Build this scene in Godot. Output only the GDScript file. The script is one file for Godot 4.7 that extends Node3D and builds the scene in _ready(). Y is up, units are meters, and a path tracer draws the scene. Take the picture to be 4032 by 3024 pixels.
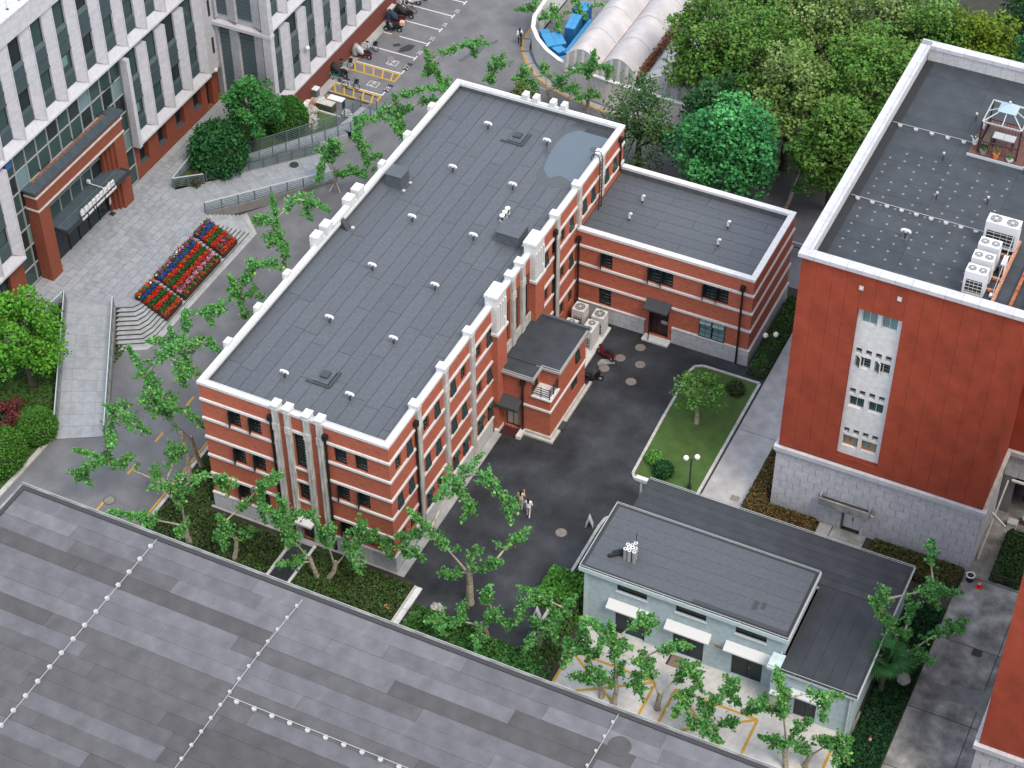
extends Node3D
# A campus block seen from a tower: red brick hall, courtyard, white library, red block, plane trees. x, y up, z in metres.

var M := {}
var used := {}
var org := {}
var unit: ArrayMesh
var rng := RandomNumberGenerator.new()

class Geo:
	var v := PackedVector3Array()
	var n := PackedVector3Array()
	var c := PackedColorArray()
	var ix := PackedInt32Array()
	var tint := Color(1, 1, 1)
	func quad(a: Vector3, b: Vector3, cc: Vector3, d: Vector3) -> void:
		var nn := (b - a).cross(d - a)
		if nn.length_squared() < 1e-14: nn = (cc - b).cross(a - b)
		nn = nn.normalized()
		var k := v.size()
		v.append(a); v.append(b); v.append(cc); v.append(d)
		for i in 4:
			n.append(nn); c.append(tint)
		ix.append_array(PackedInt32Array([k, k + 2, k + 1, k, k + 3, k + 2]))
	func tri(a: Vector3, b: Vector3, cc: Vector3) -> void:
		var nn := (b - a).cross(cc - a).normalized()
		var k := v.size()
		v.append(a); v.append(b); v.append(cc)
		for i in 3:
			n.append(nn); c.append(tint)
		ix.append_array(PackedInt32Array([k, k + 2, k + 1]))
	func box(lo: Vector3, hi: Vector3) -> void:
		obox(Transform3D(Basis(), (lo + hi) * 0.5), (hi - lo) * 0.5)
	func obox(t: Transform3D, h: Vector3) -> void:
		var p := []
		for i in 8:
			p.append(t * Vector3(h.x if i & 1 else -h.x, h.y if i & 2 else -h.y, h.z if i & 4 else -h.z))
		quad(p[4], p[5], p[7], p[6]); quad(p[1], p[0], p[2], p[3])
		quad(p[5], p[1], p[3], p[7]); quad(p[0], p[4], p[6], p[2])
		quad(p[6], p[7], p[3], p[2]); quad(p[0], p[1], p[5], p[4])
	func bar(a: Vector3, b: Vector3, w: float, h: float) -> void:
		var d := b - a
		if d.length() < 1e-5: return
		var z := d.normalized()
		var up := Vector3.UP if abs(z.y) < 0.99 else Vector3.RIGHT
		var x := up.cross(z).normalized()
		obox(Transform3D(Basis(x, z.cross(x), z), (a + b) * 0.5), Vector3(w, h, d.length()) * 0.5)
	func tube(p: Array, r: Array, s: int) -> void:
		var k := v.size()
		var m := p.size()
		var side := Vector3.ZERO
		for i in m:
			var a: Vector3 = p[max(i - 1, 0)]
			var b: Vector3 = p[min(i + 1, m - 1)]
			var d := (b - a).normalized()
			if i == 0: side = d.cross(Vector3.RIGHT if abs(d.x) < 0.8 else Vector3.UP).normalized()
			side = (side - d * side.dot(d)).normalized()
			var up := d.cross(side)
			for j in s:
				var q := side * cos(TAU * j / s) + up * sin(TAU * j / s)
				v.append(p[i] + q * r[i]); n.append(q); c.append(tint)
		for i in m - 1:
			for j in s:
				var e := k + i * s + j
				var f := k + i * s + (j + 1) % s
				ix.append_array(PackedInt32Array([e, e + s, f, f, e + s, f + s]))
		for e in 2:
			var i: int = 0 if e == 0 else m - 1
			var kk := v.size()
			var d: Vector3 = ((p[0] - p[1]) if e == 0 else (p[m - 1] - p[m - 2])).normalized()
			v.append(p[i]); n.append(d); c.append(tint)
			for j in s:
				v.append(v[k + i * s + j]); n.append(d); c.append(tint)
			for j in s:
				if e == 0: ix.append_array(PackedInt32Array([kk, kk + 1 + j, kk + 1 + (j + 1) % s]))
				else: ix.append_array(PackedInt32Array([kk, kk + 1 + (j + 1) % s, kk + 1 + j]))
	func cyl(a: Vector3, b: Vector3, r: float, s: int = 12) -> void:
		tube([a, b], [r, r], s)
	func prism(poly: Array, y0: float, y1: float) -> void:
		var pp := PackedVector2Array(poly)
		if Geometry2D.is_polygon_clockwise(pp): pp.reverse()
		var t := Geometry2D.triangulate_polygon(pp)
		for i in range(0, t.size(), 3):
			var a := pp[t[i]]; var b := pp[t[i + 1]]; var d := pp[t[i + 2]]
			var A := Vector3(a.x, y1, a.y); var B := Vector3(b.x, y1, b.y); var D := Vector3(d.x, y1, d.y)
			if (B - A).cross(D - A).y < 0.0: tri(A, D, B)
			else: tri(A, B, D)
		if y0 < y1:
			for i in pp.size():
				var a := pp[i]; var b := pp[(i + 1) % pp.size()]
				quad(Vector3(b.x, y0, b.y), Vector3(a.x, y0, a.y), Vector3(a.x, y1, a.y), Vector3(b.x, y1, b.y))
	func mesh() -> ArrayMesh:
		var a := []
		a.resize(Mesh.ARRAY_MAX)
		a[Mesh.ARRAY_VERTEX] = v; a[Mesh.ARRAY_NORMAL] = n; a[Mesh.ARRAY_COLOR] = c; a[Mesh.ARRAY_INDEX] = ix
		var m := ArrayMesh.new()
		m.add_surface_from_arrays(Mesh.PRIMITIVE_TRIANGLES, a)
		return m

func numbered(parent: Node, called: String) -> String:
	var k := str(parent.get_instance_id()) + called
	var i: int = used.get(k, 0)
	used[k] = i + 1
	return called if i == 0 else "%s_%03d" % [called, i]
func tag(o: Node, label: String, category: String, group := "") -> Node:
	o.set_meta("label", label); o.set_meta("category", category)
	if group != "": o.set_meta("group", group)
	return o
# a thing: its parts are given in world metres (turn left out) or, where a turn is set, in the thing's own metres
func thing(called: String, label: String, category: String, at := Vector3.ZERO, group := "", own := false, turn := 0.0) -> Node3D:
	var o := Node3D.new()
	o.name = numbered(self, called)
	add_child(o)
	o.position = at; o.rotation.y = turn
	if not own: org[o] = at
	tag(o, label, category, group)
	return o
func part(parent: Node, called: String, mesh: Mesh, mat: Material, t := Transform3D()) -> MeshInstance3D:
	var o := MeshInstance3D.new()
	o.mesh = mesh
	if mat: o.material_override = mat
	o.name = numbered(parent, called)
	var f: Vector3 = org.get(parent, Vector3.ZERO)
	o.transform = Transform3D(t.basis, t.origin - f)
	parent.add_child(o)
	if org.has(parent): org[o] = t.origin
	return o
func geo(parent: Node, called: String, g: Geo, mat: Material) -> MeshInstance3D:
	var f: Vector3 = org.get(parent, Vector3.ZERO)
	if f != Vector3.ZERO:
		for i in g.v.size(): g.v[i] -= f
	var o := part(parent, called, g.mesh(), mat, Transform3D(Basis(), f))
	return o
func bx(parent: Node, called: String, lo: Vector3, hi: Vector3, mat: Material) -> MeshInstance3D:
	return part(parent, called, unit, mat, Transform3D(Basis.from_scale(hi - lo), (lo + hi) * 0.5))
func stick(parent: Node, called: String, a: Vector3, b: Vector3, w: float, h: float, mat: Material) -> MeshInstance3D:
	var z := (b - a).normalized()
	var up := Vector3.UP if abs(z.y) < 0.99 else Vector3.RIGHT
	var x := up.cross(z).normalized()
	return part(parent, called, unit, mat, Transform3D(Basis(x * w, z.cross(x) * h, z * a.distance_to(b)), (a + b) * 0.5))
func structure(called: String, g: Geo, mat: Material) -> MeshInstance3D:
	var o := geo(self, called, g, mat)
	o.set_meta("kind", "structure")
	return o
func slab(called: String, poly: Array, y0: float, y1: float, mat: Material, parent: Node = self) -> MeshInstance3D:
	var g := Geo.new()
	g.prism(poly, y0, y1)
	return structure(called, g, mat) if parent == self else geo(parent, called, g, mat)
func rect(x0: float, z0: float, x1: float, z1: float) -> Array:
	return [Vector2(x0, z0), Vector2(x1, z0), Vector2(x1, z1), Vector2(x0, z1)]
func V(x: float, y: float, z: float) -> Vector3: return Vector3(x, y, z)

# ---- materials: linear base colour times a computed grain picture
func srgb(r: float, g: float, b: float) -> Color: return Color(clampf(r, 0, 1), clampf(g, 0, 1), clampf(b, 0, 1)).linear_to_srgb()
var tex := {}
func grain(key: String, size: int, coarse: float, fine: float, speck: float, seed_: int, freq := 0.012, stretch := false) -> ImageTexture:
	if tex.has(key): return tex[key]
	var f := FastNoiseLite.new()
	f.seed = seed_; f.frequency = freq; f.fractal_octaves = 5; f.fractal_gain = 0.55; f.noise_type = FastNoiseLite.TYPE_SIMPLEX_SMOOTH
	var a := f.get_seamless_image(size, size if not stretch else size / 8, false, false, 0.2, true)
	if stretch: a.resize(size, size, Image.INTERPOLATE_CUBIC)
	f.seed = seed_ + 7; f.frequency = 0.11; f.fractal_octaves = 3
	var b := f.get_seamless_image(size, size, false, false, 0.1, true)
	a.convert(Image.FORMAT_L8); b.convert(Image.FORMAT_L8)
	var da := a.get_data()
	var db := b.get_data()
	var out := PackedByteArray()
	out.resize(size * size)
	var r := RandomNumberGenerator.new()
	r.seed = seed_
	for i in size * size:
		var x := 0.78 + coarse * (da[i] / 127.5 - 1.0) + fine * (db[i] / 127.5 - 1.0) + speck * (r.randf() - 0.5)
		out[i] = int(clampf(x, 0.0, 1.0) * 255.0)
	var im := Image.create_from_data(size, size, false, Image.FORMAT_L8, out)
	im.convert(Image.FORMAT_RGB8)
	tex[key] = ImageTexture.create_from_image(im)
	return tex[key]
# metres: how much of the world one repeat covers
func mat(key: String, r: float, g: float, b: float, rough := 0.85, t: Texture2D = null, metres := 4.0, metal := 0.0) -> StandardMaterial3D:
	var m := StandardMaterial3D.new()
	var k := 1.0 / 0.57 if t else 1.0
	m.albedo_color = srgb(r * k, g * k, b * k)
	m.roughness = rough
	m.metallic = metal
	m.metallic_specular = 0.4
	if t:
		m.albedo_texture = t
		m.uv1_triplanar = true; m.uv1_world_triplanar = true
		m.uv1_scale = Vector3.ONE / metres
	M[key] = m
	return m
func brick_picture(seed_: int) -> ImageTexture:
	var im := Image.create(1024, 1024, false, Image.FORMAT_RGB8)
	var r := RandomNumberGenerator.new()
	r.seed = seed_
	im.fill(srgb(0.40, 0.20, 0.15))
	for row in 64:
		for k in 17:
			var t := r.randf_range(0.78, 1.12)
			if r.randf() < 0.07: t *= 0.72
			var hot := r.randf_range(0.9, 1.12)
			var x := k * 64 - (32 if row % 2 else 0)
			im.fill_rect(Rect2i(x, row * 16, 62, 13), srgb(0.40 * t, 0.090 * t * hot, 0.046 * t * hot))
	return ImageTexture.create_from_image(im)

func _ready() -> void:
	rng.seed = 20240611
	_camera_and_light()
	_materials()
	_ground()
	_brick_hall()
	_hall_roof()
	_library()
	_plaza()
	_red_block()
	_blue_annex()
	_front_block()
	_yard()
	_parking()
	_courtyard_things()
	_plane_trees()
	_other_plants()
	_people()
	_street_things()

func _camera_and_light() -> void:
	var cam := Camera3D.new()
	cam.name = "camera"
	add_child(cam)
	cam.position = Vector3(44.188, 98.05, 73.49)
	cam.rotation_order = EULER_ORDER_YXZ
	cam.rotation = Vector3(-0.761104, 0.452376, -0.006205)
	cam.fov = 21.852
	cam.near = 1.0; cam.far = 900.0
	cam.current = true
	var env := Environment.new()
	env.background_mode = Environment.BG_SKY
	var sky := Sky.new()
	var sm := ProceduralSkyMaterial.new()
	sm.sky_top_color = Color(0.80, 0.85, 0.92)
	sm.sky_horizon_color = Color(0.92, 0.94, 0.97)
	sm.sky_curve = 0.3
	sm.ground_bottom_color = Color(0.3, 0.31, 0.33)
	sm.ground_horizon_color = Color(0.5, 0.53, 0.57)
	sm.sun_angle_max = 1.0
	sky.sky_material = sm
	env.sky = sky
	env.ambient_light_source = Environment.AMBIENT_SOURCE_SKY
	env.tonemap_mode = Environment.TONE_MAPPER_LINEAR
	env.tonemap_exposure = 2.3
	env.sdfgi_enabled = true; env.ssao_enabled = true; env.ssil_enabled = true
	var we := WorldEnvironment.new()
	we.name = "environment"
	we.environment = env
	add_child(we)
	var sun := DirectionalLight3D.new()
	sun.name = "sun"
	add_child(sun)
	sun.light_energy = 0.45
	sun.light_angular_distance = 24.0
	sun.light_color = Color(1.0, 0.96, 0.9)
	sun.shadow_enabled = true
	sun.look_at_from_position(Vector3(26, 44, 14), Vector3.ZERO)
func _materials() -> void:
	var g := Geo.new()
	g.box(Vector3.ONE * -0.5, Vector3.ONE * 0.5)
	unit = g.mesh()
	var n1 := grain("n1", 512, 0.05, 0.05, 0.10, 3)
	var n2 := grain("n2", 512, 0.075, 0.035, 0.09, 11, 0.006)
	var n3 := grain("n3", 512, 0.22, 0.06, 0.08, 23, 0.007)
	var ns := grain("ns", 512, 0.15, 0.04, 0.04, 31, 0.02, true)
	mat("soil", .035, .034, .026, .95, n2, 5.0)
	mat("asphalt", .135, .135, .146, .9, n2, 9.0)
	mat("asphalt_dark", .030, .033, .039, .8, n3, 14.0)
	mat("concrete", .33, .32, .32, .85, n2, 5.0)
	mat("concrete_old", .20, .195, .19, .9, n3, 7.0)
	mat("concrete_dark", .17, .17, .17, .9, n2, 3.0)
	mat("pad", .48, .465, .45, .85, n1, 4.0)
	for i in 4: mat("paver%d" % i, .235 + .012 * i, .25 + .012 * i, .275 + .012 * i, .75, n1 if i % 2 else n2, 3.0)
	mat("paver_joint", .085, .092, .10, .9)
	mat("step", .28, .29, .30, .85, n2, 3.0)
	mat("kerb", .42, .41, .395, .9, n2, 2.0)
	mat("yellow", .46, .26, .03, .7, n1, 2.0)
	mat("white_line", .52, .52, .53, .7, n1, 2.0)
	mat("black_patch", .032, .033, .037, .7, n1, 2.0)
	mat("tar", .035, .035, .038, .6, n1, 1.5)
	mat("lawn", .052, .098, .024, .95, n2, 4.0)
	var br := brick_picture(5)
	var m := mat("brick", 1, 1, 1, .9)
	m.albedo_texture = br; m.uv1_triplanar = true; m.uv1_world_triplanar = true; m.uv1_scale = Vector3.ONE / 3.9
	mat("stone", .60, .59, .575, .8, n1, 2.0)
	mat("pilaster", .43, .42, .40, .85, ns, 2.6)
	mat("weathered", .34, .325, .30, .9, ns, 1.7)
	for i in 3: mat("plinth%d" % i, .42 + .02 * i, .42 + .02 * i, .43 + .02 * i, .85, n1, 2.0)
	mat("plinth_joint", .17, .17, .175, .9)
	for i in 4: mat("felt%d" % i, .074 + .0025 * i, .082 + .0025 * i, .096 + .0025 * i, .72, n1, 2.5)
	mat("felt_seam", .022, .024, .028, .8)
	mat("upstand", .075, .085, .098, .75, n2, 2.0)
	for i in 3: mat("old_felt%d" % i, .032 + .003 * i, .037 + .003 * i, .044 + .003 * i, .6, n2, 5.0)
	mat("wet_sheen", .085, .108, .135, .04)  # puddle water; bluish sky sheen is painted into the base colour
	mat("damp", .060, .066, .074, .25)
	mat("frame", .018, .020, .022, .45)
	mat("glass", .020, .027, .029, .08)
	mat("glass_pale", .14, .22, .23, .08)
	mat("glass_green", .035, .065, .062, .06)
	mat("blind", .34, .33, .30, .9)
	mat("pipe", .016, .014, .014, .45)
	mat("white_metal", .60, .60, .61, .45)
	mat("grey_metal", .36, .37, .38, .5, null, 1.0, .2)
	mat("rail", .10, .135, .145, .45)
	mat("rail_pale", .42, .46, .48, .4)
	mat("dark_metal", .03, .033, .036, .45)
	mat("orange", .20, .055, .030, .75, n1, 3.0)
	mat("red_wall", .26, .046, .022, .75, n2, 6.0)
	for i in 3: mat("panel%d" % i, .42 + .015 * i, .415 + .015 * i, .445 + .015 * i, .75, n1, 4.0)
	mat("panel_joint", .22, .22, .24, .9)
	mat("spandrel", .050, .072, .080, .35)
	mat("louver", .075, .105, .118, .4)
	mat("slate", .055, .075, .092, .5, n2, 2.0)
	mat("blue_wall", .40, .50, .545, .85, n1, 4.0)
	mat("blue_trim", .47, .56, .60, .8, n1, 3.0)
	mat("door_dark", .028, .038, .043, .4, n1, 1.5)
	mat("wood_dark", .030, .021, .019, .6)
	mat("deck", .11, .042, .034, .6, n2, 1.5)
	mat("block", .38, .37, .36, .9, n1, 1.0)
	mat("rust_panel", .32, .13, .045, .8, n3, .8)
	mat("rust", .26, .085, .04, .85, n3, 1.5)
	mat("rust_pale", .36, .17, .11, .85, n3, 1.5)
	mat("bark", .33, .30, .24, .9, n3, 1.2)
	mat("bark_dark", .075, .062, .048, .95, n2, 1.0)
	mat("tent", .42, .39, .39, .7, n2, 7.0)
	mat("tent_side", .42, .42, .435, .7, n2, 3.0)
	mat("white_wall", .58, .575, .58, .85, n1, 4.0)
	mat("container_blue", .035, .21, .42, .5, n1, 2.0)
	mat("container_side", .02, .11, .26, .5, n1, 2.0)
	mat("litter", .20, .085, .05, .95, n3, 1.0)
	mat("rubber", .014, .014, .015, .7)
	mat("chrome", .5, .52, .54, .25, null, 1.0, .6)
	mat("rock", .34, .33, .31, .9, n3, .9)
	mat("manhole", .19, .165, .15, .8, n2, 1.0)
	mat("membrane_patch", .045, .05, .056, .7)
	var roof_tones := [[.104, .102, .114], [.112, .110, .121], [.097, .095, .105], [.076, .073, .078], [.062, .058, .061], [.125, .123, .134]]
	for i in 6: mat("sheet%d" % i, roof_tones[i][0], roof_tones[i][1], roof_tones[i][2], .8, n2, 5.0)
	mat("sheet_seam", .17, .17, .18, .8)
	mat("hedge_brown", 1, 1, 1, .9)
	for k in ["leaf", "hedge_brown"]:
		var l := mat(k, 1, 1, 1, .62)
		l.vertex_color_use_as_albedo = true
		l.cull_mode = BaseMaterial3D.CULL_DISABLED
		l.metallic_specular = 0.3
		l.backlight_enabled = true
		l.backlight = Color(.42, .46, .25)
	var t := mat("tinted", 1, 1, 1, .6)
	t.vertex_color_use_as_albedo = true

func line_mark(parent: Node, called: String, a: Vector2, b: Vector2, w: float, y: float, mt: Material) -> void:
	var d := (b - a).normalized()
	var s := Vector2(-d.y, d.x) * w * 0.5
	var g := Geo.new()
	g.prism([a + s, b + s, b - s, a - s], y, y)
	var o := geo(parent, called, g, mt)
	if parent == self: o.set_meta("kind", "structure")
func disc(parent: Node, called: String, at: Vector3, r: float, h: float, mt: Material, s := 14) -> MeshInstance3D:
	var k := "disc%d" % s
	if not tex.has(k):
		var g := Geo.new()
		g.cyl(V(0, -.5, 0), V(0, .5, 0), 1.0, s)
		tex[k] = g.mesh()
	return part(parent, called, tex[k], mt, Transform3D(Basis.from_scale(V(r, h, r)), at + V(0, h * .5, 0)))

func _ground() -> void:
	slab("ground", rect(-260, -320, 260, 160), -0.4, -0.02, M.soil)
	slab("road", [Vector2(-27.2, 40), Vector2(-17.1, 40), Vector2(-17.1, -37.6), Vector2(16, -37.6), Vector2(16, -53.5), Vector2(-9, -53.5), Vector2(-14, -54.6), Vector2(-17.9, -58), Vector2(-18.4, -64), Vector2(-18.4, -110), Vector2(-31.0, -110), Vector2(-31.0, -41.5), Vector2(-33.0, -41.5), Vector2(-33.0, -9.0), Vector2(-27.2, -.4)], -.2, 0.0, M.asphalt)
	slab("courtyard_asphalt", rect(-.05, -28.4, 15.4, 14.6), -.2, 0.006, M.asphalt_dark)
	slab("footpath", rect(15.42, -45, 19.95, -6.5), -.2, 0.016, M.concrete)
	slab("alley", rect(33.3, -32, 52, 14.6), -.2, 0.0, M.concrete_old)
	slab("loading_yard", rect(12.95, -1.43, 30.95, 14.6), -.2, 0.012, M.pad)
	# joints of the concrete slabs, sunk as dark strips
	for z in [-21.8, -33.0]: line_mark(self, "footpath_joint", Vector2(15.5, z), Vector2(19.9, z), .04, .02, M.tar)
	for z in [-15.5, -9.88, -6.2, -3.85, .9]: line_mark(self, "alley_joint", Vector2(33.3, z), Vector2(38.2, z), .06, .006, M.tar)
	line_mark(self, "alley_joint", Vector2(37.2, -22), Vector2(37.3, 6), .05, .006, M.tar)
	line_mark(self, "yard_joint", Vector2(20, 7.0), Vector2(30.9, 7.0), .03, .017, M.tar)
	# wet gutter stains of the alley
	slab("alley_stain", [Vector2(33.4, -6.3), Vector2(35.2, -6.2), Vector2(37.3, -6.9), Vector2(38.2, -8.4), Vector2(38.2, -4.6), Vector2(36.9, -5.4), Vector2(35.4, -5.2), Vector2(34.2, -5.6)], .004, .008, M.concrete_dark)
	slab("alley_stain", [Vector2(37.5, -13), Vector2(38.3, -13.5), Vector2(38.3, -3), Vector2(37.7, -3.6), Vector2(37.5, -6), Vector2(37.8, -8), Vector2(37.4, -10)], .004, .010, M.concrete_dark)
	# yellow lines of the loading yard: three squares with arrows
	for q in [[13.05, 18.78], [20.1, 25.45]]:
		for l in [[q[0], 1.15, q[1], 1.15], [q[0], 1.15, q[0], 4.9], [q[1], 1.15, q[1], 4.9], [q[0], 4.9, q[1], 4.9], [q[0], 1.15, q[1], 4.9], [q[1], 1.15, q[0], 4.9]]:
			line_mark(self, "yellow_line", Vector2(l[0], l[1]), Vector2(l[2], l[3]), .17, .018 + .004 * (1 if l[0] == l[2] else 2 if l[1] != l[3] else 0) + (.004 if l[0] > l[2] else 0.0), M.yellow)
	line_mark(self, "yellow_line", Vector2(30.2, 0), Vector2(30.2, 6), .17, .018, M.yellow)
	# left road: dashes, edge line, kerbs
	for z in [4.0, 3.2 - 3.0, -3.2, -7.2, -11.2, -15.2]: line_mark(self, "yellow_dash", Vector2(-20.66, z), Vector2(-20.66, z - 1.0), .16, .005, M.yellow)
	line_mark(self, "yellow_edge_line", Vector2(-17.36, 10), Vector2(-17.36, -36), .16, .005, M.yellow)
	var k := thing("road_kerb", "long pale stone kerb beside the yellow edge line of the road", "kerb", V(-17.0, 0, 0))
	for i in 46: bx(k, "kerb_stone", V(-17.13, -.1, 9.0 - i), V(-16.88, .12, 9.98 - i), M.kerb)
	k = thing("garden_kerb", "stone kerb between the road and the topiary garden", "kerb", V(-27.2, 0, 4))
	for i in 16: bx(k, "kerb_stone", V(-27.55, -.1, -.2 + i), V(-27.2, .13, .78 + i), M.kerb)
	# planted beds
	slab("bed_soil", rect(-16.88, .35, -7.35, 14.6), -.1, .06, M.soil)
	slab("bed_soil", rect(-5.75, .35, 1.75, 14.6), -.1, .06, M.soil)
	slab("bed_soil", rect(-16.88, -37, -13.9, .35), -.1, .06, M.soil)
	slab("side_walk", rect(-7.35, .2, -5.75, 14.6), -.1, .02, M.asphalt_dark)
	slab("bed_soil", rect(10.45, -10.3, 12.9, 5.5), -.1, .06, M.soil)
	slab("bed_soil", rect(31.0, -12.5, 33.3, 14.6), -.1, .05, M.soil)
	slab("apron", rect(.15, -14.2, .75, .6), -.1, .05, M.concrete)
	slab("apron", rect(-13.9, .15, .14, .6), -.1, .05, M.concrete)
	k = thing("entrance_kerb", "pale double kerb ending at the courtyard mouth by the plane tree", "kerb", V(1.9, 0, 2))
	for i in 8: bx(k, "kerb_stone", V(1.75, -.1, .7 + i), V(1.88, .14, 1.68 + i), M.kerb); bx(k, "kerb_slab", V(1.9, -.1, .7 + i), V(2.3, .1, 1.68 + i), M.stone)
	k = thing("walk_kerb", "thin white kerb beside the dark walk to the hall door", "kerb", V(-7.3, 0, 2))
	for i in 7: bx(k, "kerb_stone", V(-7.45, -.1, .5 + i), V(-7.25, .14, 1.48 + i), M.stone)
	for i in 7: bx(k, "kerb_stone", V(-5.85, -.1, .5 + i), V(-5.65, .14, 1.48 + i), M.stone)
	# lawn with its rounded kerb
	var lawn := [Vector2(10.5, -14.6), Vector2(10.75, -14.25), Vector2(11.2, -14.15), Vector2(15.2, -14.15), Vector2(15.2, -26.6), Vector2(10.9, -26.6), Vector2(10.35, -26.3), Vector2(10.2, -25.7), Vector2(10.3, -20)]
	slab("lawn", lawn, -.1, .09, M.lawn)
	kerb_loop("lawn_kerb", "pale rounded kerb enclosing the lawn with the lamp post", lawn, .2)
	kerb_loop("bed_kerb", "pale curved kerb around the bed beside the blue annex", [Vector2(10.45, 5.5), Vector2(10.4, 0), Vector2(10.4, -9.2), Vector2(10.5, -10.0), Vector2(11.0, -10.4), Vector2(12.0, -10.5)], .2, false)
	slab("garden_soil", [Vector2(-27.55, 20), Vector2(-27.55, -.3), Vector2(-34.0, -11.0), Vector2(-34.2, -11.0), Vector2(-60, -11), Vector2(-60, 20)], -.1, .10, M.lawn)

func kerb_loop(called: String, label: String, pts: Array, w: float, closed := true) -> void:
	var k := thing(called, label, "kerb", V(pts[0].x, 0, pts[0].y))
	var m: int = pts.size()
	for i in (m if closed else m - 1):
		var a: Vector2 = pts[i]
		var b: Vector2 = pts[(i + 1) % m]
		var c: int = max(1, roundi(a.distance_to(b)))
		for j in c:
			var p := a.lerp(b, j / float(c)); var q := a.lerp(b, (j + 0.985) / float(c))
			stick(k, "kerb_stone", V(p.x, .05, p.y), V(q.x, .05, q.y), w, .22, M.kerb)
# ---- a facade sheet with real openings. o: lower corner, u: along the wall, n: outward; holes [u0, v0, u1, v1]
func facade(parent: Node, called: String, o: Vector3, u: Vector3, n: Vector3, w: float, h: float, holes: Array, depth: float, mt: Material) -> MeshInstance3D:
	var g := Geo.new()
	var xs := [0.0, w]
	var ys := [0.0, h]
	for r in holes:
		for i in [0, 2]: if not xs.has(r[i]) and r[i] > 0 and r[i] < w: xs.append(r[i])
		for i in [1, 3]: if not ys.has(r[i]) and r[i] > 0 and r[i] < h: ys.append(r[i])
	xs.sort(); ys.sort()
	var P := func(a: float, b: float, d: float) -> Vector3: return o + u * a + Vector3.UP * b - n * d
	for j in ys.size() - 1:
		var run := -1.0
		for i in xs.size():
			var full := false
			if i < xs.size() - 1:
				var cx: float = (xs[i] + xs[i + 1]) * .5
				var cy: float = (ys[j] + ys[j + 1]) * .5
				full = true
				for r in holes:
					if cx > r[0] and cx < r[2] and cy > r[1] and cy < r[3]: full = false; break
			if full and run < 0: run = xs[i]
			elif not full and run >= 0:
				g.quad(P.call(run, ys[j], 0.), P.call(xs[i], ys[j], 0.), P.call(xs[i], ys[j + 1], 0.), P.call(run, ys[j + 1], 0.))
				run = -1.0
	for r in holes:
		g.quad(P.call(r[0], r[1], depth), P.call(r[0], r[1], 0.), P.call(r[0], r[3], 0.), P.call(r[0], r[3], depth))
		g.quad(P.call(r[2], r[1], 0.), P.call(r[2], r[1], depth), P.call(r[2], r[3], depth), P.call(r[2], r[3], 0.))
		g.quad(P.call(r[0], r[3], 0.), P.call(r[2], r[3], 0.), P.call(r[2], r[3], depth), P.call(r[0], r[3], depth))
		g.quad(P.call(r[0], r[1], depth), P.call(r[2], r[1], depth), P.call(r[2], r[1], 0.), P.call(r[0], r[1], 0.))
	return geo(parent, called, g, mt)

var shapes := {}
func grid_frame(w: float, h: float, cols: int, rows: int, b := 0.05, t := 0.06, m := 0.028) -> ArrayMesh:
	var k := "fr%.2f,%.2f,%d,%d,%.3f" % [w, h, cols, rows, b]
	if shapes.has(k): return shapes[k]
	var g := Geo.new()
	for s in [0, 1]:
		var x: float = s * (w - b)
		g.box(V(x, 0, -t * .5), V(x + b, h, t * .5))
		var y: float = s * (h - b)
		g.box(V(b, y, -t * .5), V(w - b, y + b, t * .5))
	for i in range(1, cols): g.box(V(w * i / cols - m * .5, b, -t * .3), V(w * i / cols + m * .5, h - b, t * .3))
	for i in range(1, rows): g.box(V(b, h * i / rows - m * .5, -t * .35), V(w - b, h * i / rows + m * .5, t * .35))
	shapes[k] = g.mesh()
	return shapes[k]
func bars_mesh(w: float, h: float) -> ArrayMesh:
	var k := "ib%.2f,%.2f" % [w, h]
	if not shapes.has(k):
		var g := Geo.new()
		var n := roundi(h / .27)
		for i in n: g.box(V(w * .38, h * (i + .5) / n - .012, -.004), V(w - .06, h * (i + .5) / n + .012, .004))
		shapes[k] = g.mesh()
	return shapes[k]
func pane_mesh(w: float, h: float) -> ArrayMesh:
	var k := "pn%.2f,%.2f" % [w, h]
	if not shapes.has(k):
		var g := Geo.new()
		g.box(V(.02, .02, -.012), V(w - .02, h - .02, .0))
		shapes[k] = g.mesh()
	return shapes[k]
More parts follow.
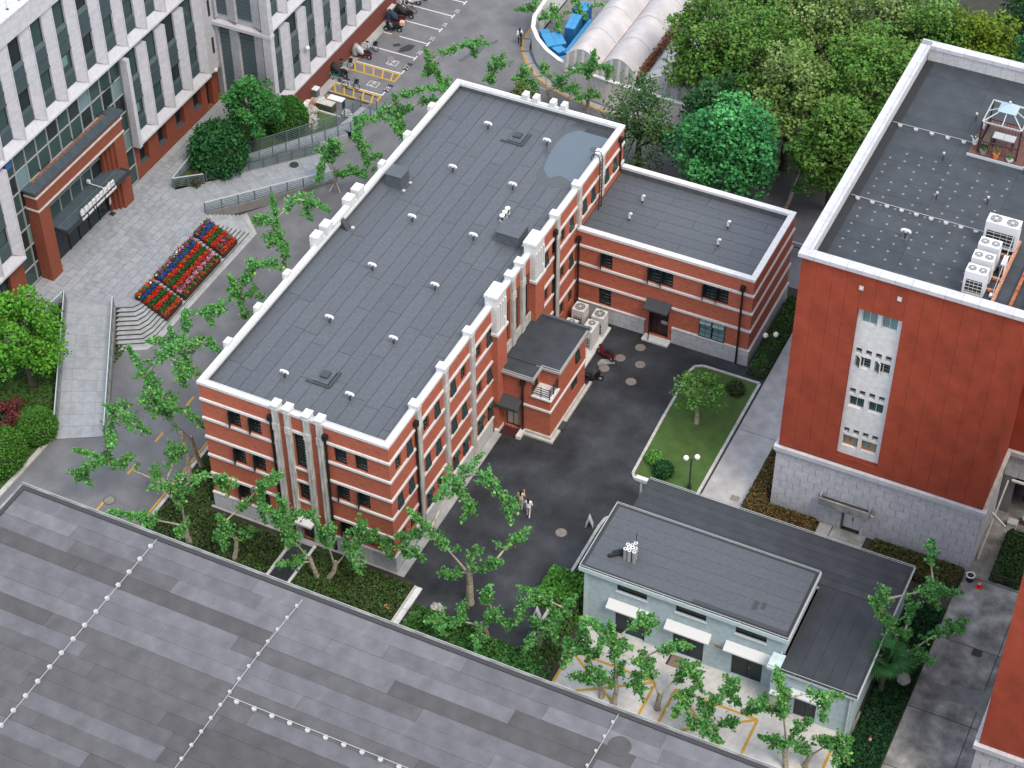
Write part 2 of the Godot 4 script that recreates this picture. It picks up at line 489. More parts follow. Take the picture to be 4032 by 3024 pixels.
# window in an opening; open: 0 shut, 1 side-hung leaf swung out at its near jamb, 2 lower light top-hung and pushed out, 3 both lights pushed out
func window(parent: Node, o: Vector3, u: Vector3, n: Vector3, w: float, h: float, cols: int, rows: int, open := 0, glass := "glass", deg := 62.0, back := .16, fr := "frame") -> MeshInstance3D:
	var b := Basis(u, Vector3.UP, n)
	var at := o - n * back
	var f: MeshInstance3D
	if open == 0:
		f = part(parent, "window", grid_frame(w, h, cols, rows), M[fr], Transform3D(b, at))
		org.erase(f)
		part(f, "pane", pane_mesh(w, h), M[glass], Transform3D(Basis(), V(0, 0, -.03)))
		if fr == "frame" and cols * rows > 6: part(f, "inner_bars", bars_mesh(w, h), M.grey_metal, Transform3D(Basis(), V(0, 0, -.028)))
	elif open == 1:
		f = part(parent, "window", grid_frame(w, h, 1, 1), M[fr], Transform3D(b, at))
		org.erase(f)
		f.get_parent()
		var hw := w * .5
		var q := part(f, "room_shade", pane_mesh(w, h), M.glass, Transform3D(Basis(), V(0, 0, -.05)))
		q.name = numbered(f, "pane")  # glass of the shut leaf; in the opened half, room shade painted as dark sheet
		part(f, "inner_bars", bars_mesh(w, h), M.grey_metal, Transform3D(Basis(), V(0, 0, -.046)))
		part(f, "leaf", grid_frame(hw, h - .04, 1, rows), M[fr], Transform3D(Basis(), V(hw, .02, 0)))
		var t := Transform3D(Basis(Vector3.UP, -deg_to_rad(deg)), V(.02, .02, .02))
		var lf := part(f, "open_leaf", grid_frame(hw, h - .04, 1, rows), M[fr], t)
		part(f, "leaf_glass", pane_mesh(hw, h - .04), M[glass], t)
	else:
		f = part(parent, "window", grid_frame(w, h, 1, 1), M[fr], Transform3D(b, at))
		org.erase(f)
		part(f, "pane", pane_mesh(w, h), M.glass, Transform3D(Basis(), V(0, 0, -.05)))
		var lo := h * .66
		var t := Transform3D(Basis(Vector3.RIGHT, -deg_to_rad(11.0)), V(.02, lo, .03)) * Transform3D(Basis(), V(0, -lo, 0))
		part(f, "open_leaf", grid_frame(w - .04, lo, cols, 3), M[fr], t)
		part(f, "leaf_glass", pane_mesh(w - .04, lo), M[glass], t)
		if open == 3:
			t = Transform3D(Basis(Vector3.RIGHT, -deg_to_rad(40.0)), V(.02, h, .03)) * Transform3D(Basis(), V(0, lo - h, 0))
			part(f, "open_leaf", grid_frame(w - .04, h - lo, cols, 2), M[fr], t)
			part(f, "leaf_glass", pane_mesh(w - .04, h - lo), M[glass], t)
		else:
			part(f, "top_light", grid_frame(w, h - lo, cols, 1), M[fr], Transform3D(Basis(), V(0, lo, .01)))
	return f

# rows of stone blocks on a plinth, each block a part
func blocks(parent: Node, o: Vector3, u: Vector3, n: Vector3, w: float, h: float, bw: float, rows: int, holes := [], tone := "plinth") -> void:
	var rh := h / rows
	for j in rows:
		var x := -bw * .5 if j % 2 else 0.0
		while x < w - .02:
			var a := maxf(x, 0.) + .014
			var b := minf(x + bw, w) - .014
			x += bw
			if b - a < .05: continue
			var y0 := rh * j + .013
			var y1 := rh * (j + 1) - .013
			var cut := [[a, b]]
			for r in holes:
				if r[3] > y0 + .05 and r[1] < y1 - .05:
					var nxt := []
					for s in cut:
						if r[2] <= s[0] or r[0] >= s[1]: nxt.append(s)
						else:
							if r[0] - s[0] > .06: nxt.append([s[0], r[0]])
							if s[1] - r[2] > .06: nxt.append([r[2], s[1]])
					cut = nxt
			for s in cut:
				var p: Vector3 = o + u * s[0] + Vector3.UP * y0
				var q: Vector3 = o + u * s[1] + Vector3.UP * y1 + n * .03
				bx(parent, "stone_block", p.min(q), p.max(q), M[tone + str(rng.randi() % 3)])
func band(parent: Node, called: String, o: Vector3, u: Vector3, n: Vector3, a: float, b: float, y: float, h: float, d: float, mt: Material) -> void:
	var p := o + u * a + Vector3.UP * y
	var q := o + u * b + Vector3.UP * (y + h) + n * d
	bx(parent, called, p.min(q), p.max(q), mt)

func pilaster(parent: Node, at: Vector3, n: Vector3, w: float, d: float, h: float, tall := 0.0) -> void:
	var k := "pil%.2f%.2f%.2f" % [w, h, tall]
	if not shapes.has(k):
		var g := Geo.new()
		g.box(V(-w * .5, 0, 0), V(w * .5, h, d))
		g.box(V(-w * .5 + .07, .9, d), V(-w * .5 + .13, h - 1.2, d + .03))
		g.box(V(w * .5 - .13, .9, d), V(w * .5 - .07, h - 1.2, d + .03))
		for i in 5: g.box(V(-w * .5 - .03, h - 1.75 + i * .13, 0), V(w * .5 + .03, h - 1.70 + i * .13, d + .05))
		shapes[k] = g.mesh()
		g = Geo.new()
		g.box(V(-w * .5 - .03, h, -.42), V(w * .5 + .03, h + .30, d + .03))
		g.box(V(-w * .5 - .07, h + .30, -.45), V(w * .5 + .07, h + .42, d + .06))
		shapes[k + "c"] = g.mesh()
	var t := Transform3D(Basis(Vector3.UP.cross(n), Vector3.UP, n), at)
	var s := part(parent, "pilaster", shapes[k], M.pilaster, t)
	org.erase(s)
	part(s, "capital", shapes[k + "c"], M.stone)

func coping(parent: Node, a: Vector3, b: Vector3, w: float, h: float, mt: Material, step := 1.5, called := "coping_stone") -> void:
	var c: int = max(1, roundi(a.distance_to(b) / step))
	for i in c: stick(parent, called, a.lerp(b, i / float(c)), a.lerp(b, (i + .992) / float(c)), w, h, mt)

var HX := Vector3(1, 0, 0)
var HZ := Vector3(0, 0, 1)
var FLOORS := [[1.55, 3.08], [5.0, 6.5], [8.38, 9.86]]
var hall: Node3D

func _brick_hall() -> void:
	hall = thing("brick_hall", "long three storey red brick hall with grey flat roof and white coping", "building", V(-6.8, 0, -18))
	var b := hall
	var W := 13.66
	var L := 36.5
	# front, facing the tower
	var xs := [2.02, 3.52, 9.72, 11.2]
	var holes := []
	for f in FLOORS:
		for x in xs: holes.append([x, f[0], x + .9, f[1]])
	holes.append([6.85, 6.75, 7.71, 9.86]); holes.append([6.85, 3.75, 7.71, 5.4]); holes.append([6.8, 0.0, 7.8, 2.2])
	facade(b, "front_wall", V(-W, 0, 0), HX, HZ, W, 11.2, holes, .3, M.brick)
	for i in holes.size():
		var r: Array = holes[i]
		if r[1] == 0.0: continue
		var op := 0
		if i < 12 and (i % 4 < 2 or (i >= 4 and i < 8)): op = 1
		if i == 2: op = 1
		window(b, V(-W + r[0], r[1], 0), HX, HZ, r[2] - r[0], r[3] - r[1], 2, 6 if r[3] - r[1] > 2.5 else 4, op, "glass", 70.0)
	geo(b, "door", _door(V(-W + 6.8, 0, -.2), 1.0, 2.2), M.door_dark)
	bx(b, "door_canopy", V(-7.2, 2.45, .02), V(-5.5, 2.62, 1.15), M.stone)
	# right side, facing the courtyard
	var bays := [0.0, 3.8, 7.55, 11.3, 21.75, 24.65, 28.4, 32.35]
	var sh := []
	for k in bays.size():
		for f in 3:
			if k >= 6 and f < 2: continue
			for e in 2:
				var z: float = bays[k] + .78 + e * 1.49 + (0.12 if k == 4 else 0.0)
				if k == 4 and e == 1: z -= .15
				sh.append([z, FLOORS[f][0], z + .76, FLOORS[f][1], k, f])
	var tall := [[15.95, 6.3, 17.2, 9.9], [17.75, 6.3, 18.75, 9.9], [19.25, 6.3, 20.3, 9.9]]
	facade(b, "courtyard_wall", V(0, 0, 0), -HZ, HX, L, 11.2, sh + tall, .3, M.brick)
	for r in sh:
		var op := 2
		if r[5] == 0: op = 3 if int(r[4]) in [1, 2, 3] else 0
		if rng.randf() < .2: op = 0
		window(b, V(0, r[1], -r[0]), -HZ, HX, .76, r[3] - r[1], 2, 4, op, "glass" if op == 0 else "glass_green")
	for r in tall:
		window(b, V(0, r[1], -r[0]), -HZ, HX, r[2] - r[0], r[3] - r[1], 2, 6, 0, "glass", 62, .22)
		bx(b, "spandrel_block", V(-.2, 5.5, -r[2]), V(.12, 6.3, -r[0]), M.pilaster)
	# plain walls on the far sides
	bx(b, "road_wall", V(-W, 0, -L), V(-W + .3, 11.2, -.02), M.brick)
	bx(b, "rear_wall", V(-W + .3, 0, -L), V(-.02, 11.2, -L + .3), M.brick)
	# string courses
	for y in [9.88, 8.2, 6.5, 4.82, 3.08]:
		var hgt: float = .17
		for s in [[0.0, 5.5], [9.1, W + .12]]: band(b, "string_course", V(-W, 0, 0), HX, HZ, s[0], s[1], y, hgt, .12, M.stone)
		var ss := [[.0, 3.55], [4.05, 7.3], [7.8, 11.05], [11.55, 14.3], [21.9, 24.4], [24.9, 28.05]]
		if y > 8.0: ss += [[28.05, 28.15], [28.65, 32.1], [32.6, 36.5]]
		for s in ss: band(b, "string_course", V(0, 0, 0), -HZ, HX, s[0], s[1], y, hgt, .12, M.stone)
	for y in [5.42, 6.58, 3.55]: band(b, "window_sill", V(-W, 0, 0), HX, HZ, 6.75, 7.85, y, .14, .12, M.stone)
	band(b, "window_head", V(-W, 0, 0), HX, HZ, 6.75, 7.85, 9.88, .18, .12, M.stone)
	# plinth
	bx(b, "plinth_core", V(-W - .05, 0, .001), V(-8.4, 1.33, .09), M.plinth_joint)
	bx(b, "plinth_core", V(-4.3, 0, .001), V(.09, 1.33, .09), M.plinth_joint)
	bx(b, "plinth_core", V(.001, 0, -14.3), V(.09, 1.33, -.001), M.plinth_joint)
	blocks(b, V(-W - .05, 0, .09), HX, HZ, W - 8.35, 1.33, .95, 3)
	blocks(b, V(-4.3, 0, .09), HX, HZ, 4.387, 1.33, .95, 3)
	blocks(b, V(.09, 0, .12), -HZ, HX, 14.3, 1.33, .95, 3)
	for s in [[-W - .05, -8.35], [-4.35, .17]]: bx(b, "plinth_cap", V(s[0], 1.33, .001), V(s[1], 1.42, .17), M.stone)
	bx(b, "plinth_cap", V(.001, 1.33, -14.3), V(.17, 1.42, -.001), M.stone)
	# pilasters
	for x in [-7.95, -7.08, -5.7, -4.78]: pilaster(b, V(x, 0, 0), HZ, .40, .22, 11.45)
	for z in [-3.8, -7.55, -11.3, -17.5, -19.0, -24.65, -28.35, -32.35]: pilaster(b, V(0, 8.0 if z < -28.4 else (5.5 if z < -16 and z > -20 else 0.0), z), HX, .48, .2, 11.45 - (8.0 if z < -28.4 else (5.5 if z < -16 and z > -20 else 0.0)))
	for z in [-15.05, -21.05]:
		bx(b, "brick_pier", V(0.001, 0, z - .72), V(.45, 8.95, z + .72), M.brick)
		bx(b, "pier_band", V(0.001, 8.95, z - .82), V(.55, 9.15, z + .82), M.stone)
		var g := Geo.new()
		g.box(V(-.45, 9.15, z - .72), V(.42, 12.15, z + .72))
		for i in 4: g.box(V(.42, 9.35, z - .62 + i * .36), V(.50, 11.5, z - .46 + i * .36))
		for i in 5: g.box(V(.42, 9.3 + i * .13, z - .5), V(.55, 9.36 + i * .13, z - .3))
		g.box(V(-.5, 12.15, z - .78), V(.5, 12.35, z + .78))
		geo(b, "pier_cap", g, M.stone)
	# parapet and coping
	var c := .46
	coping(b, V(-W - .06, 11.34, .06 - c * .5), V(.06, 11.34, .06 - c * .5), c, .22, M.stone)
	coping(b, V(.06 - c * .5, 11.34, .06 - c), V(.06 - c * .5, 11.34, -L - .06 + c), c, .22, M.stone)
	coping(b, V(-W - .06 + c * .5, 11.34, .06 - c), V(-W - .06 + c * .5, 11.34, -L - .06 + c), c, .22, M.stone)
	coping(b, V(-W - .06, 11.34, -L - .06 + c * .5), V(.06, 11.34, -L - .06 + c * .5), c, .22, M.stone)
	bx(b, "parapet_inner", V(-W + .3, 10.7, -L + .3), V(-W + .36, 11.22, -.36), M.upstand)
	bx(b, "parapet_inner", V(-W + .3, 10.7, -L + .3), V(-.3, 11.22, -L + .36), M.upstand)
	bx(b, "parapet_inner", V(-.42, 10.7, -L + .36), V(-.3, 11.22, -.3), M.upstand)
	bx(b, "parapet_inner", V(-W + .36, 10.7, -.42), V(-.42, 11.22, -.3), M.upstand)
	for s in [[V(-W + .33, 11.5, -L + .3), V(-W + .33, 11.5, -.3)], [V(-.33, 11.5, -L + .3), V(-.33, 11.5, -.3)], [V(-W + .3, 11.5, -.3), V(-.3, 11.5, -.3)], [V(-W + .3, 11.5, -L + .3), V(-.3, 11.5, -L + .3)]]:
		stick(b, "lightning_rail", s[0], s[1], .025, .025, M.grey_metal)
	# road side pier heads standing above the coping
	for z in [-3.8, -7.55, -11.3, -24.65, -28.5, -32.35]:
		bx(b, "pier_head", V(-W - .25, 11.0, z - .3), V(-W + .14, 11.8, z + .3), M.stone)
	for z in [-15.2, -16.5, -19.7, -20.95]:
		bx(b, "pier_head", V(-W - .3, 10.6, z - .42), V(-W + .34, 12.2, z + .42), M.stone)
	bx(b, "raised_parapet", V(-W - .1, 11.45, -19.25), V(-W + .36, 11.8, -16.95), M.stone)
	for x in [-7.95, -7.08, -5.7, -4.8]: bx(b, "pier_head", V(x - .2, 11.0, -L - .25), V(x + .2, 11.95, -L + .35), M.stone)
	# rain pipes with hopper heads
	for p in [[V(.14, 0, -3.35), HX], [V(.14, 0, -24.2), HX], [V(-4.4, 0, .14), HZ], [V(-8.35, 0, .14), HZ], [V(.14, 8.0, -35.6), HX]]:
		var q: Vector3 = p[0]
		var top := 10.3 if q.z > -30 else 10.6
		if q.x < -8: top = 10.35
		stick(b, "rain_pipe", q, V(q.x, top, q.z), .12, .12, M.pipe)
		bx(b, "hopper_head", V(q.x - .16, top, q.z - .16), V(q.x + .16, top + .4, q.z + .16), M.pipe)
	_porch()
	_wing()

func _door(at: Vector3, w: float, h: float) -> Geo:
	var g := Geo.new()
	g.box(at, at + V(w, h, .05))
	g.box(at + V(w * .5 - .02, .05, .05), at + V(w * .5 + .02, h - .05, .09))
	return g

func _porch() -> void:
	# two storey entrance block with a corner balcony, built against the hall
	var b := hall
	var z1 := -15.13
	var z0 := -21.0
	var x1 := 4.0
	facade(b, "porch_wall", V(.45, 0, z1), HX, HZ, x1 - .45, 3.75, [[.15, .12, 1.25, 2.6]], .35, M.brick)
	facade(b, "porch_wall", V(.45, 3.75, z1), HX, HZ, 2.15, 1.55, [], .3, M.brick)
	facade(b, "porch_wall", V(2.6, 3.75, -16.5), HX, HZ, x1 - 2.6, 1.55, [], .3, M.brick)
	facade(b, "porch_wall", V(2.6, 3.75, z1), -HZ, HX, 1.37, 1.55, [[.25, .05, 1.1, 1.35]], .2, M.brick)
	window(b, V(2.6, 3.8, z1 - .25), -HZ, HX, .85, 1.3, 1, 2, 0, "glass", 60, .1)
	facade(b, "porch_wall", V(x1, 0, z1), -HZ, HX, z1 - z0, 3.75, [[3.5, 1.45, 4.6, 2.45]], .3, M.brick)
	facade(b, "porch_wall", V(x1, 3.75, -16.5), -HZ, HX, 4.5, 1.55, [[2.75, -.0, 3.45, 1.2]], .3, M.brick)
	bx(b, "porch_wall", V(.3, 0, z0), V(x1 - .02, 5.3, z0 + .25), M.brick)
	window(b, V(x1, 1.45, z1 - 3.5), -HZ, HX, 1.1, 1.0, 2, 2, 0, "glass_green", 60, .08)
	window(b, V(x1, 3.78, -16.5 - 2.75), -HZ, HX, .7, 1.15, 2, 3, 2, "glass_green", 60, .06)
	for s in [[V(2.0, 2.62, z1), V(x1 + .1, 2.78, z1 + .1)], [V(x1, 2.62, z0), V(x1 + .1, 2.78, z1)]]: bx(b, "string_course", s[0], s[1], M.stone)
	bx(b, "balcony_floor", V(2.6, 3.7, -16.5), V(x1 + .12, 3.8, z1 + .12), M.stone)
	for i in 4:
		stick(b, "balcony_rail", V(2.65, 4.05 + i * .2, z1 - .02), V(x1 - .05, 4.05 + i * .2, z1 - .02), .04, .04, M.frame)
		stick(b, "balcony_rail", V(x1 - .05, 4.05 + i * .2, z1 - .02), V(x1 - .05, 4.05 + i * .2, -16.45), .04, .04, M.frame)
	for p in [V(2.65, 0, z1 - .02), V(3.3, 0, z1 - .02), V(x1 - .05, 0, z1 - .02), V(x1 - .05, 0, -15.8), V(x1 - .05, 0, -16.45)]:
		stick(b, "balcony_post", V(p.x, 3.8, p.z), V(p.x, 4.75, p.z), .05, .05, M.frame)
	# roof: two sheets, fascia all round
	var poly := [Vector2(.0, -14.85), Vector2(2.85, -14.85), Vector2(2.85, -16.3), Vector2(4.2, -16.3), Vector2(4.2, -21.2), Vector2(.0, -21.2)]
	slab("porch_eave", poly, 5.22, 5.42, M.concrete, b)
	slab("porch_roof", [Vector2(.05, -16.3), Vector2(4.1, -16.4), Vector2(4.1, -21.1), Vector2(.05, -21.1)], 5.42, 5.47, M.old_felt1, b)
	slab("porch_roof", rect(.05, -16.28, 2.78, -14.95), 5.42, 5.45, M.old_felt2, b)
	bx(b, "roof_lip", V(.6, 5.42, -21.25), V(4.2, 5.66, -21.05), M.upstand)
	bx(b, "roof_lip", V(.5, 5.44, -16.36), V(2.4, 5.53, -16.28), M.membrane_patch)
	for s in [[V(4.12, 5.52, -21.0), V(4.12, 5.52, -16.4)], [V(4.12, 5.52, -16.4), V(2.8, 5.52, -16.4)], [V(2.8, 5.52, -16.4), V(2.8, 5.52, -14.95)], [V(2.8, 5.52, -14.95), V(.5, 5.52, -14.95)]]:
		stick(b, "roof_rail", s[0], s[1], .05, .06, M.grey_metal)
	stick(b, "rain_pipe", V(1.98, .2, z1 + .12), V(1.98, 4.7, z1 + .12), .12, .12, M.pipe)
	bx(b, "hopper_head", V(1.82, 4.6, z1 + .01), V(2.14, 5.0, z1 + .3), M.pipe)
	# doorway: glass doors, smoky canopy, mat, steps
	var d := part(b, "door", grid_frame(1.1, 2.48, 2, 1, .07), M.frame, Transform3D(Basis(), V(.6, .12, z1 - .2)))
	org.erase(d)
	part(d, "pane", pane_mesh(1.1, 2.48), M.blind, Transform3D(Basis(), V(0, 0, -.04)))
	var cg := Geo.new()
	cg.quad(V(.25, 2.75, z1 + .9), V(1.95, 2.75, z1 + .9), V(1.95, 3.1, z1 + .02), V(.25, 3.1, z1 + .02))
	cg.quad(V(.25, 2.5, z1 + .9), V(1.95, 2.5, z1 + .9), V(1.95, 2.75, z1 + .9), V(.25, 2.75, z1 + .9))
	geo(b, "door_canopy", cg, M.membrane_patch)
	bx(b, "door_mat", V(.55, .02, z1 + .1), V(1.75, .05, z1 + .8), mat("maroon", .055, .012, .016, .9))
	bx(b, "step_cheek", V(.2, 0, z1 + .02), V(.5, .3, z1 + 1.0), M.stone)
	bx(b, "step_cheek", V(1.8, 0, z1 + .02), V(2.15, .3, z1 + .9), M.stone)
	bx(b, "plinth_step", V(2.15, 0, z1), V(x1 + .14, .36, z1 + .14), M.kerb)
	bx(b, "plinth_step", V(2.15, 0, z1 + .14), V(x1 + .34, .16, z1 + .34), M.kerb)
	bx(b, "plinth_step", V(x1, 0, z0), V(x1 + .14, .36, z1), M.kerb)
	bx(b, "plinth_step", V(x1 + .14, 0, z0 - .6), V(x1 + .34, .16, z1 + .14), M.kerb)
	bx(b, "basement_vent", V(x1 + .12, .16, -17.0), V(x1 + .5, .3, -16.2), M.membrane_patch)

func _wing() -> void:
	var b := hall
	var zf := -28.1
	var zb := -36.4
	var x1 := 13.6
	var H := 7.85
	var holes := [[1.93, 5.05, 2.9, 6.5], [5.6, 5.05, 7.6, 6.5], [9.8, 5.05, 11.8, 6.5], [1.9, 1.5, 2.9, 3.2], [5.95, .15, 7.45, 3.1], [9.8, 1.5, 11.8, 3.2]]
	facade(b, "wing_wall", V(0.001, 0, zf), HX, HZ, x1, H, holes, .3, M.brick)
	facade(b, "wing_wall", V(x1, 0, zf), -HZ, HX, zf - zb, H, [], .3, M.brick)
	bx(b, "wing_wall", V(0.01, 0, zb), V(x1 - .01, H, zb + .3), M.brick)
	window(b, V(1.93, 5.05, zf), HX, HZ, .97, 1.45, 2, 4, 1, "glass", 72)
	for x in [5.6, 9.8]:
		window(b, V(x, 5.05, zf), HX, HZ, 1.0, 1.45, 2, 4, 1, "glass", 72)
		window(b, V(x + 1.0, 5.05, zf), HX, HZ, 1.0, 1.45, 2, 4, 1, "glass", 72)
	window(b, V(1.9, 1.5, zf), HX, HZ, 1.0, 1.7, 2, 4, 0, "glass")
	for x in [9.8, 10.8]: window(b, V(x, 1.5, zf), HX, HZ, 1.0, 1.7, 2, 4, 3, "glass_pale")
	# door with its smoky canopy
	var d := part(b, "door", grid_frame(1.5, 2.95, 3, 2, .08), M.wood_dark, Transform3D(Basis(), V(5.95, .15, zf - .2)))
	org.erase(d)
	part(d, "pane", pane_mesh(1.5, 2.95), mat("door_brown", .035, .014, .012, .4), Transform3D(Basis(), V(0, 0, -.04)))
	part(d, "open_leaf", grid_frame(.75, 2.2, 1, 2, .08), M.frame, Transform3D(Basis(Vector3.UP, -1.25), V(.02, 0, .2)))
	part(d, "kick_plate", unit, M.chrome, Transform3D(Basis.from_scale(V(.5, .3, .03)), V(1.15, 1.35, .05)))
	var cg := Geo.new()
	cg.quad(V(5.75, 3.3, zf + .95), V(7.65, 3.3, zf + .95), V(7.65, 3.62, zf + .02), V(5.75, 3.62, zf + .02))
	cg.quad(V(5.75, 3.18, zf + .95), V(7.65, 3.18, zf + .95), V(7.65, 3.3, zf + .95), V(5.75, 3.3, zf + .95))
	geo(b, "door_canopy", cg, M.membrane_patch)
	bx(b, "door_step", V(5.7, 0, zf + .05), V(7.75, .16, zf + .75), M.stone)
	for y in [6.5, 4.85, 3.2]:
		for s in ([[.12, x1 + .12]] if y > 4 else [[.12, 5.75], [7.65, x1 + .12]]): band(b, "string_course", V(0, 0, zf), HX, HZ, s[0], s[1], y, .17, .12, M.stone)
		band(b, "string_course", V(x1, 0, zf), -HZ, HX, 0, zf - zb, y, .17, .12, M.stone)
	for s in [[.15, 5.65], [7.75, x1 + .09]]:
		bx(b, "plinth_core", V(s[0], 0, zf + .001), V(s[1], 1.42, zf + .09), M.plinth_joint)
		blocks(b, V(s[0], 0, zf + .09), HX, HZ, s[1] - s[0] - .004, 1.42, 1.0, 3)
		bx(b, "plinth_cap", V(s[0], 1.42, zf + .001), V(s[1] + .06, 1.5, zf + .16), M.stone)
	bx(b, "plinth_core", V(x1 + .001, 0, zb), V(x1 + .09, 1.42, zf - .001), M.plinth_joint)
	blocks(b, V(x1 + .09, 0, zf + .12), -HZ, HX, 8.3, 1.42, 1.0, 3)
	bx(b, "plinth_cap", V(x1 + .001, 1.42, zb), V(x1 + .16, 1.5, zf - .001), M.stone)
	var c := .44
	coping(b, V(.1, 7.95, zf + .06 - c * .5), V(x1 + .06, 7.95, zf + .06 - c * .5), c, .22, M.stone)
	coping(b, V(x1 + .06 - c * .5, 7.95, zf + .06 - c), V(x1 + .06 - c * .5, 7.95, zb - .06 + c), c, .22, M.stone)
	coping(b, V(.1, 7.95, zb - .06 + c * .5), V(x1 + .06, 7.95, zb - .06 + c * .5), c, .22, M.stone)
	bx(b, "parapet_inner", V(.1, 7.3, zb + .3), V(x1 - .3, 7.84, zb + .36), M.upstand)
	bx(b, "parapet_inner", V(.1, 7.3, zf - .42), V(x1 - .3, 7.84, zf - .3), M.upstand)
	bx(b, "parapet_inner", V(x1 - .42, 7.3, zb + .36), V(x1 - .3, 7.84, zf - .42), M.upstand)
	slab("wing_roof_base", rect(.02, zb + .3, x1 - .35, zf - .35), 7.2, 7.42, M.felt_seam, b)
	var z := zb + .38
	var row := 0
	while z < zf - .5:
		var ze := minf(z + .98, zf - .44)
		var x := .06 - (row % 3) * 2.4
		while x < x1 - .5:
			var a := maxf(x, .06)
			var e := minf(x + 7.2, x1 - .44)
			if e - a > .2: bx(b, "roof_sheet", V(a, 7.4, z), V(e - .03, 7.43, ze - .03), M["felt%d" % (rng.randi() % 3)])
			x += 7.2
		z += .98
		row += 1
	for p in [[.3, 7.0], [12.85, 6.95]]:
		stick(b, "rain_pipe", V(p[0], .05, zf + .18), V(p[0], p[1], zf + .18), .12, .12, M.pipe)
		bx(b, "hopper_head", V(p[0] - .16, p[1], zf + .02), V(p[0] + .16, p[1] + .4, zf + .34), M.pipe)
	for p in [[2.9, -33.4, "far one of the pair by the roof ladder"], [2.86, -31.1, "near one of the pair by the roof ladder"], [9.6, -33.3, "far one of the pair at the outer end"], [9.7, -31.1, "near one of the pair at the outer end"]]: roof_vent(V(p[0], 7.43, p[1]), .55, true, "white bent wing roof vent, " + p[2], "bent vents on the wing roof")
	# roof ladder up to the hall roof
	for s in [0, 1]:
		var zz: float = -31.3 - s * .45
		var g := Geo.new()
		g.tube([V(.35, 7.45, zz), V(.35, 11.7, zz), V(.25, 12.2, zz), V(.0, 12.35, zz), V(-.28, 12.2, zz), V(-.36, 11.75, zz)], [.035, .035, .035, .035, .035, .035], 6)
		geo(b, "ladder_rail", g, M.pipe)
	for i in 12: stick(b, "ladder_rung", V(.35, 7.7 + i * .33, -31.3), V(.35, 7.7 + i * .33, -31.75), .03, .03, M.pipe)

var vents := 0
func roof_vent(at: Vector3, h: float, bent: bool, label: String, group: String) -> void:
	var o := thing("vent_pipe", label, "vent", at, group)
	var g := Geo.new()
	g.cyl(at, at + V(0, h, 0), .07, 8)
	geo(o, "stack", g, M.membrane_patch)
	bx(o, "flashing", at + V(-.2, 0, -.2), at + V(.2, .02, .2), M.upstand)
	g = Geo.new()
	if bent:
		g.tube([at + V(0, h * .5, 0), at + V(0, h * 1.1, 0), at + V(.06, h * 1.3, 0), at + V(.2, h * 1.25, 0)], [.1, .1, .1, .1], 8)
	else:
		g.tube([at + V(-.26, h * 1.0, 0), at + V(-.24, h * 1.18, 0), at + V(-.14, h * 1.26, 0), at + V(.14, h * 1.26, 0), at + V(.24, h * 1.18, 0), at + V(.26, h * 1.0, 0)], [.085, .09, .095, .095, .09, .085], 8)
		g.cyl(at + V(0, h, 0), at + V(0, h * 1.2, 0), .1, 8)
	geo(o, "cowl", g, M.white_metal)

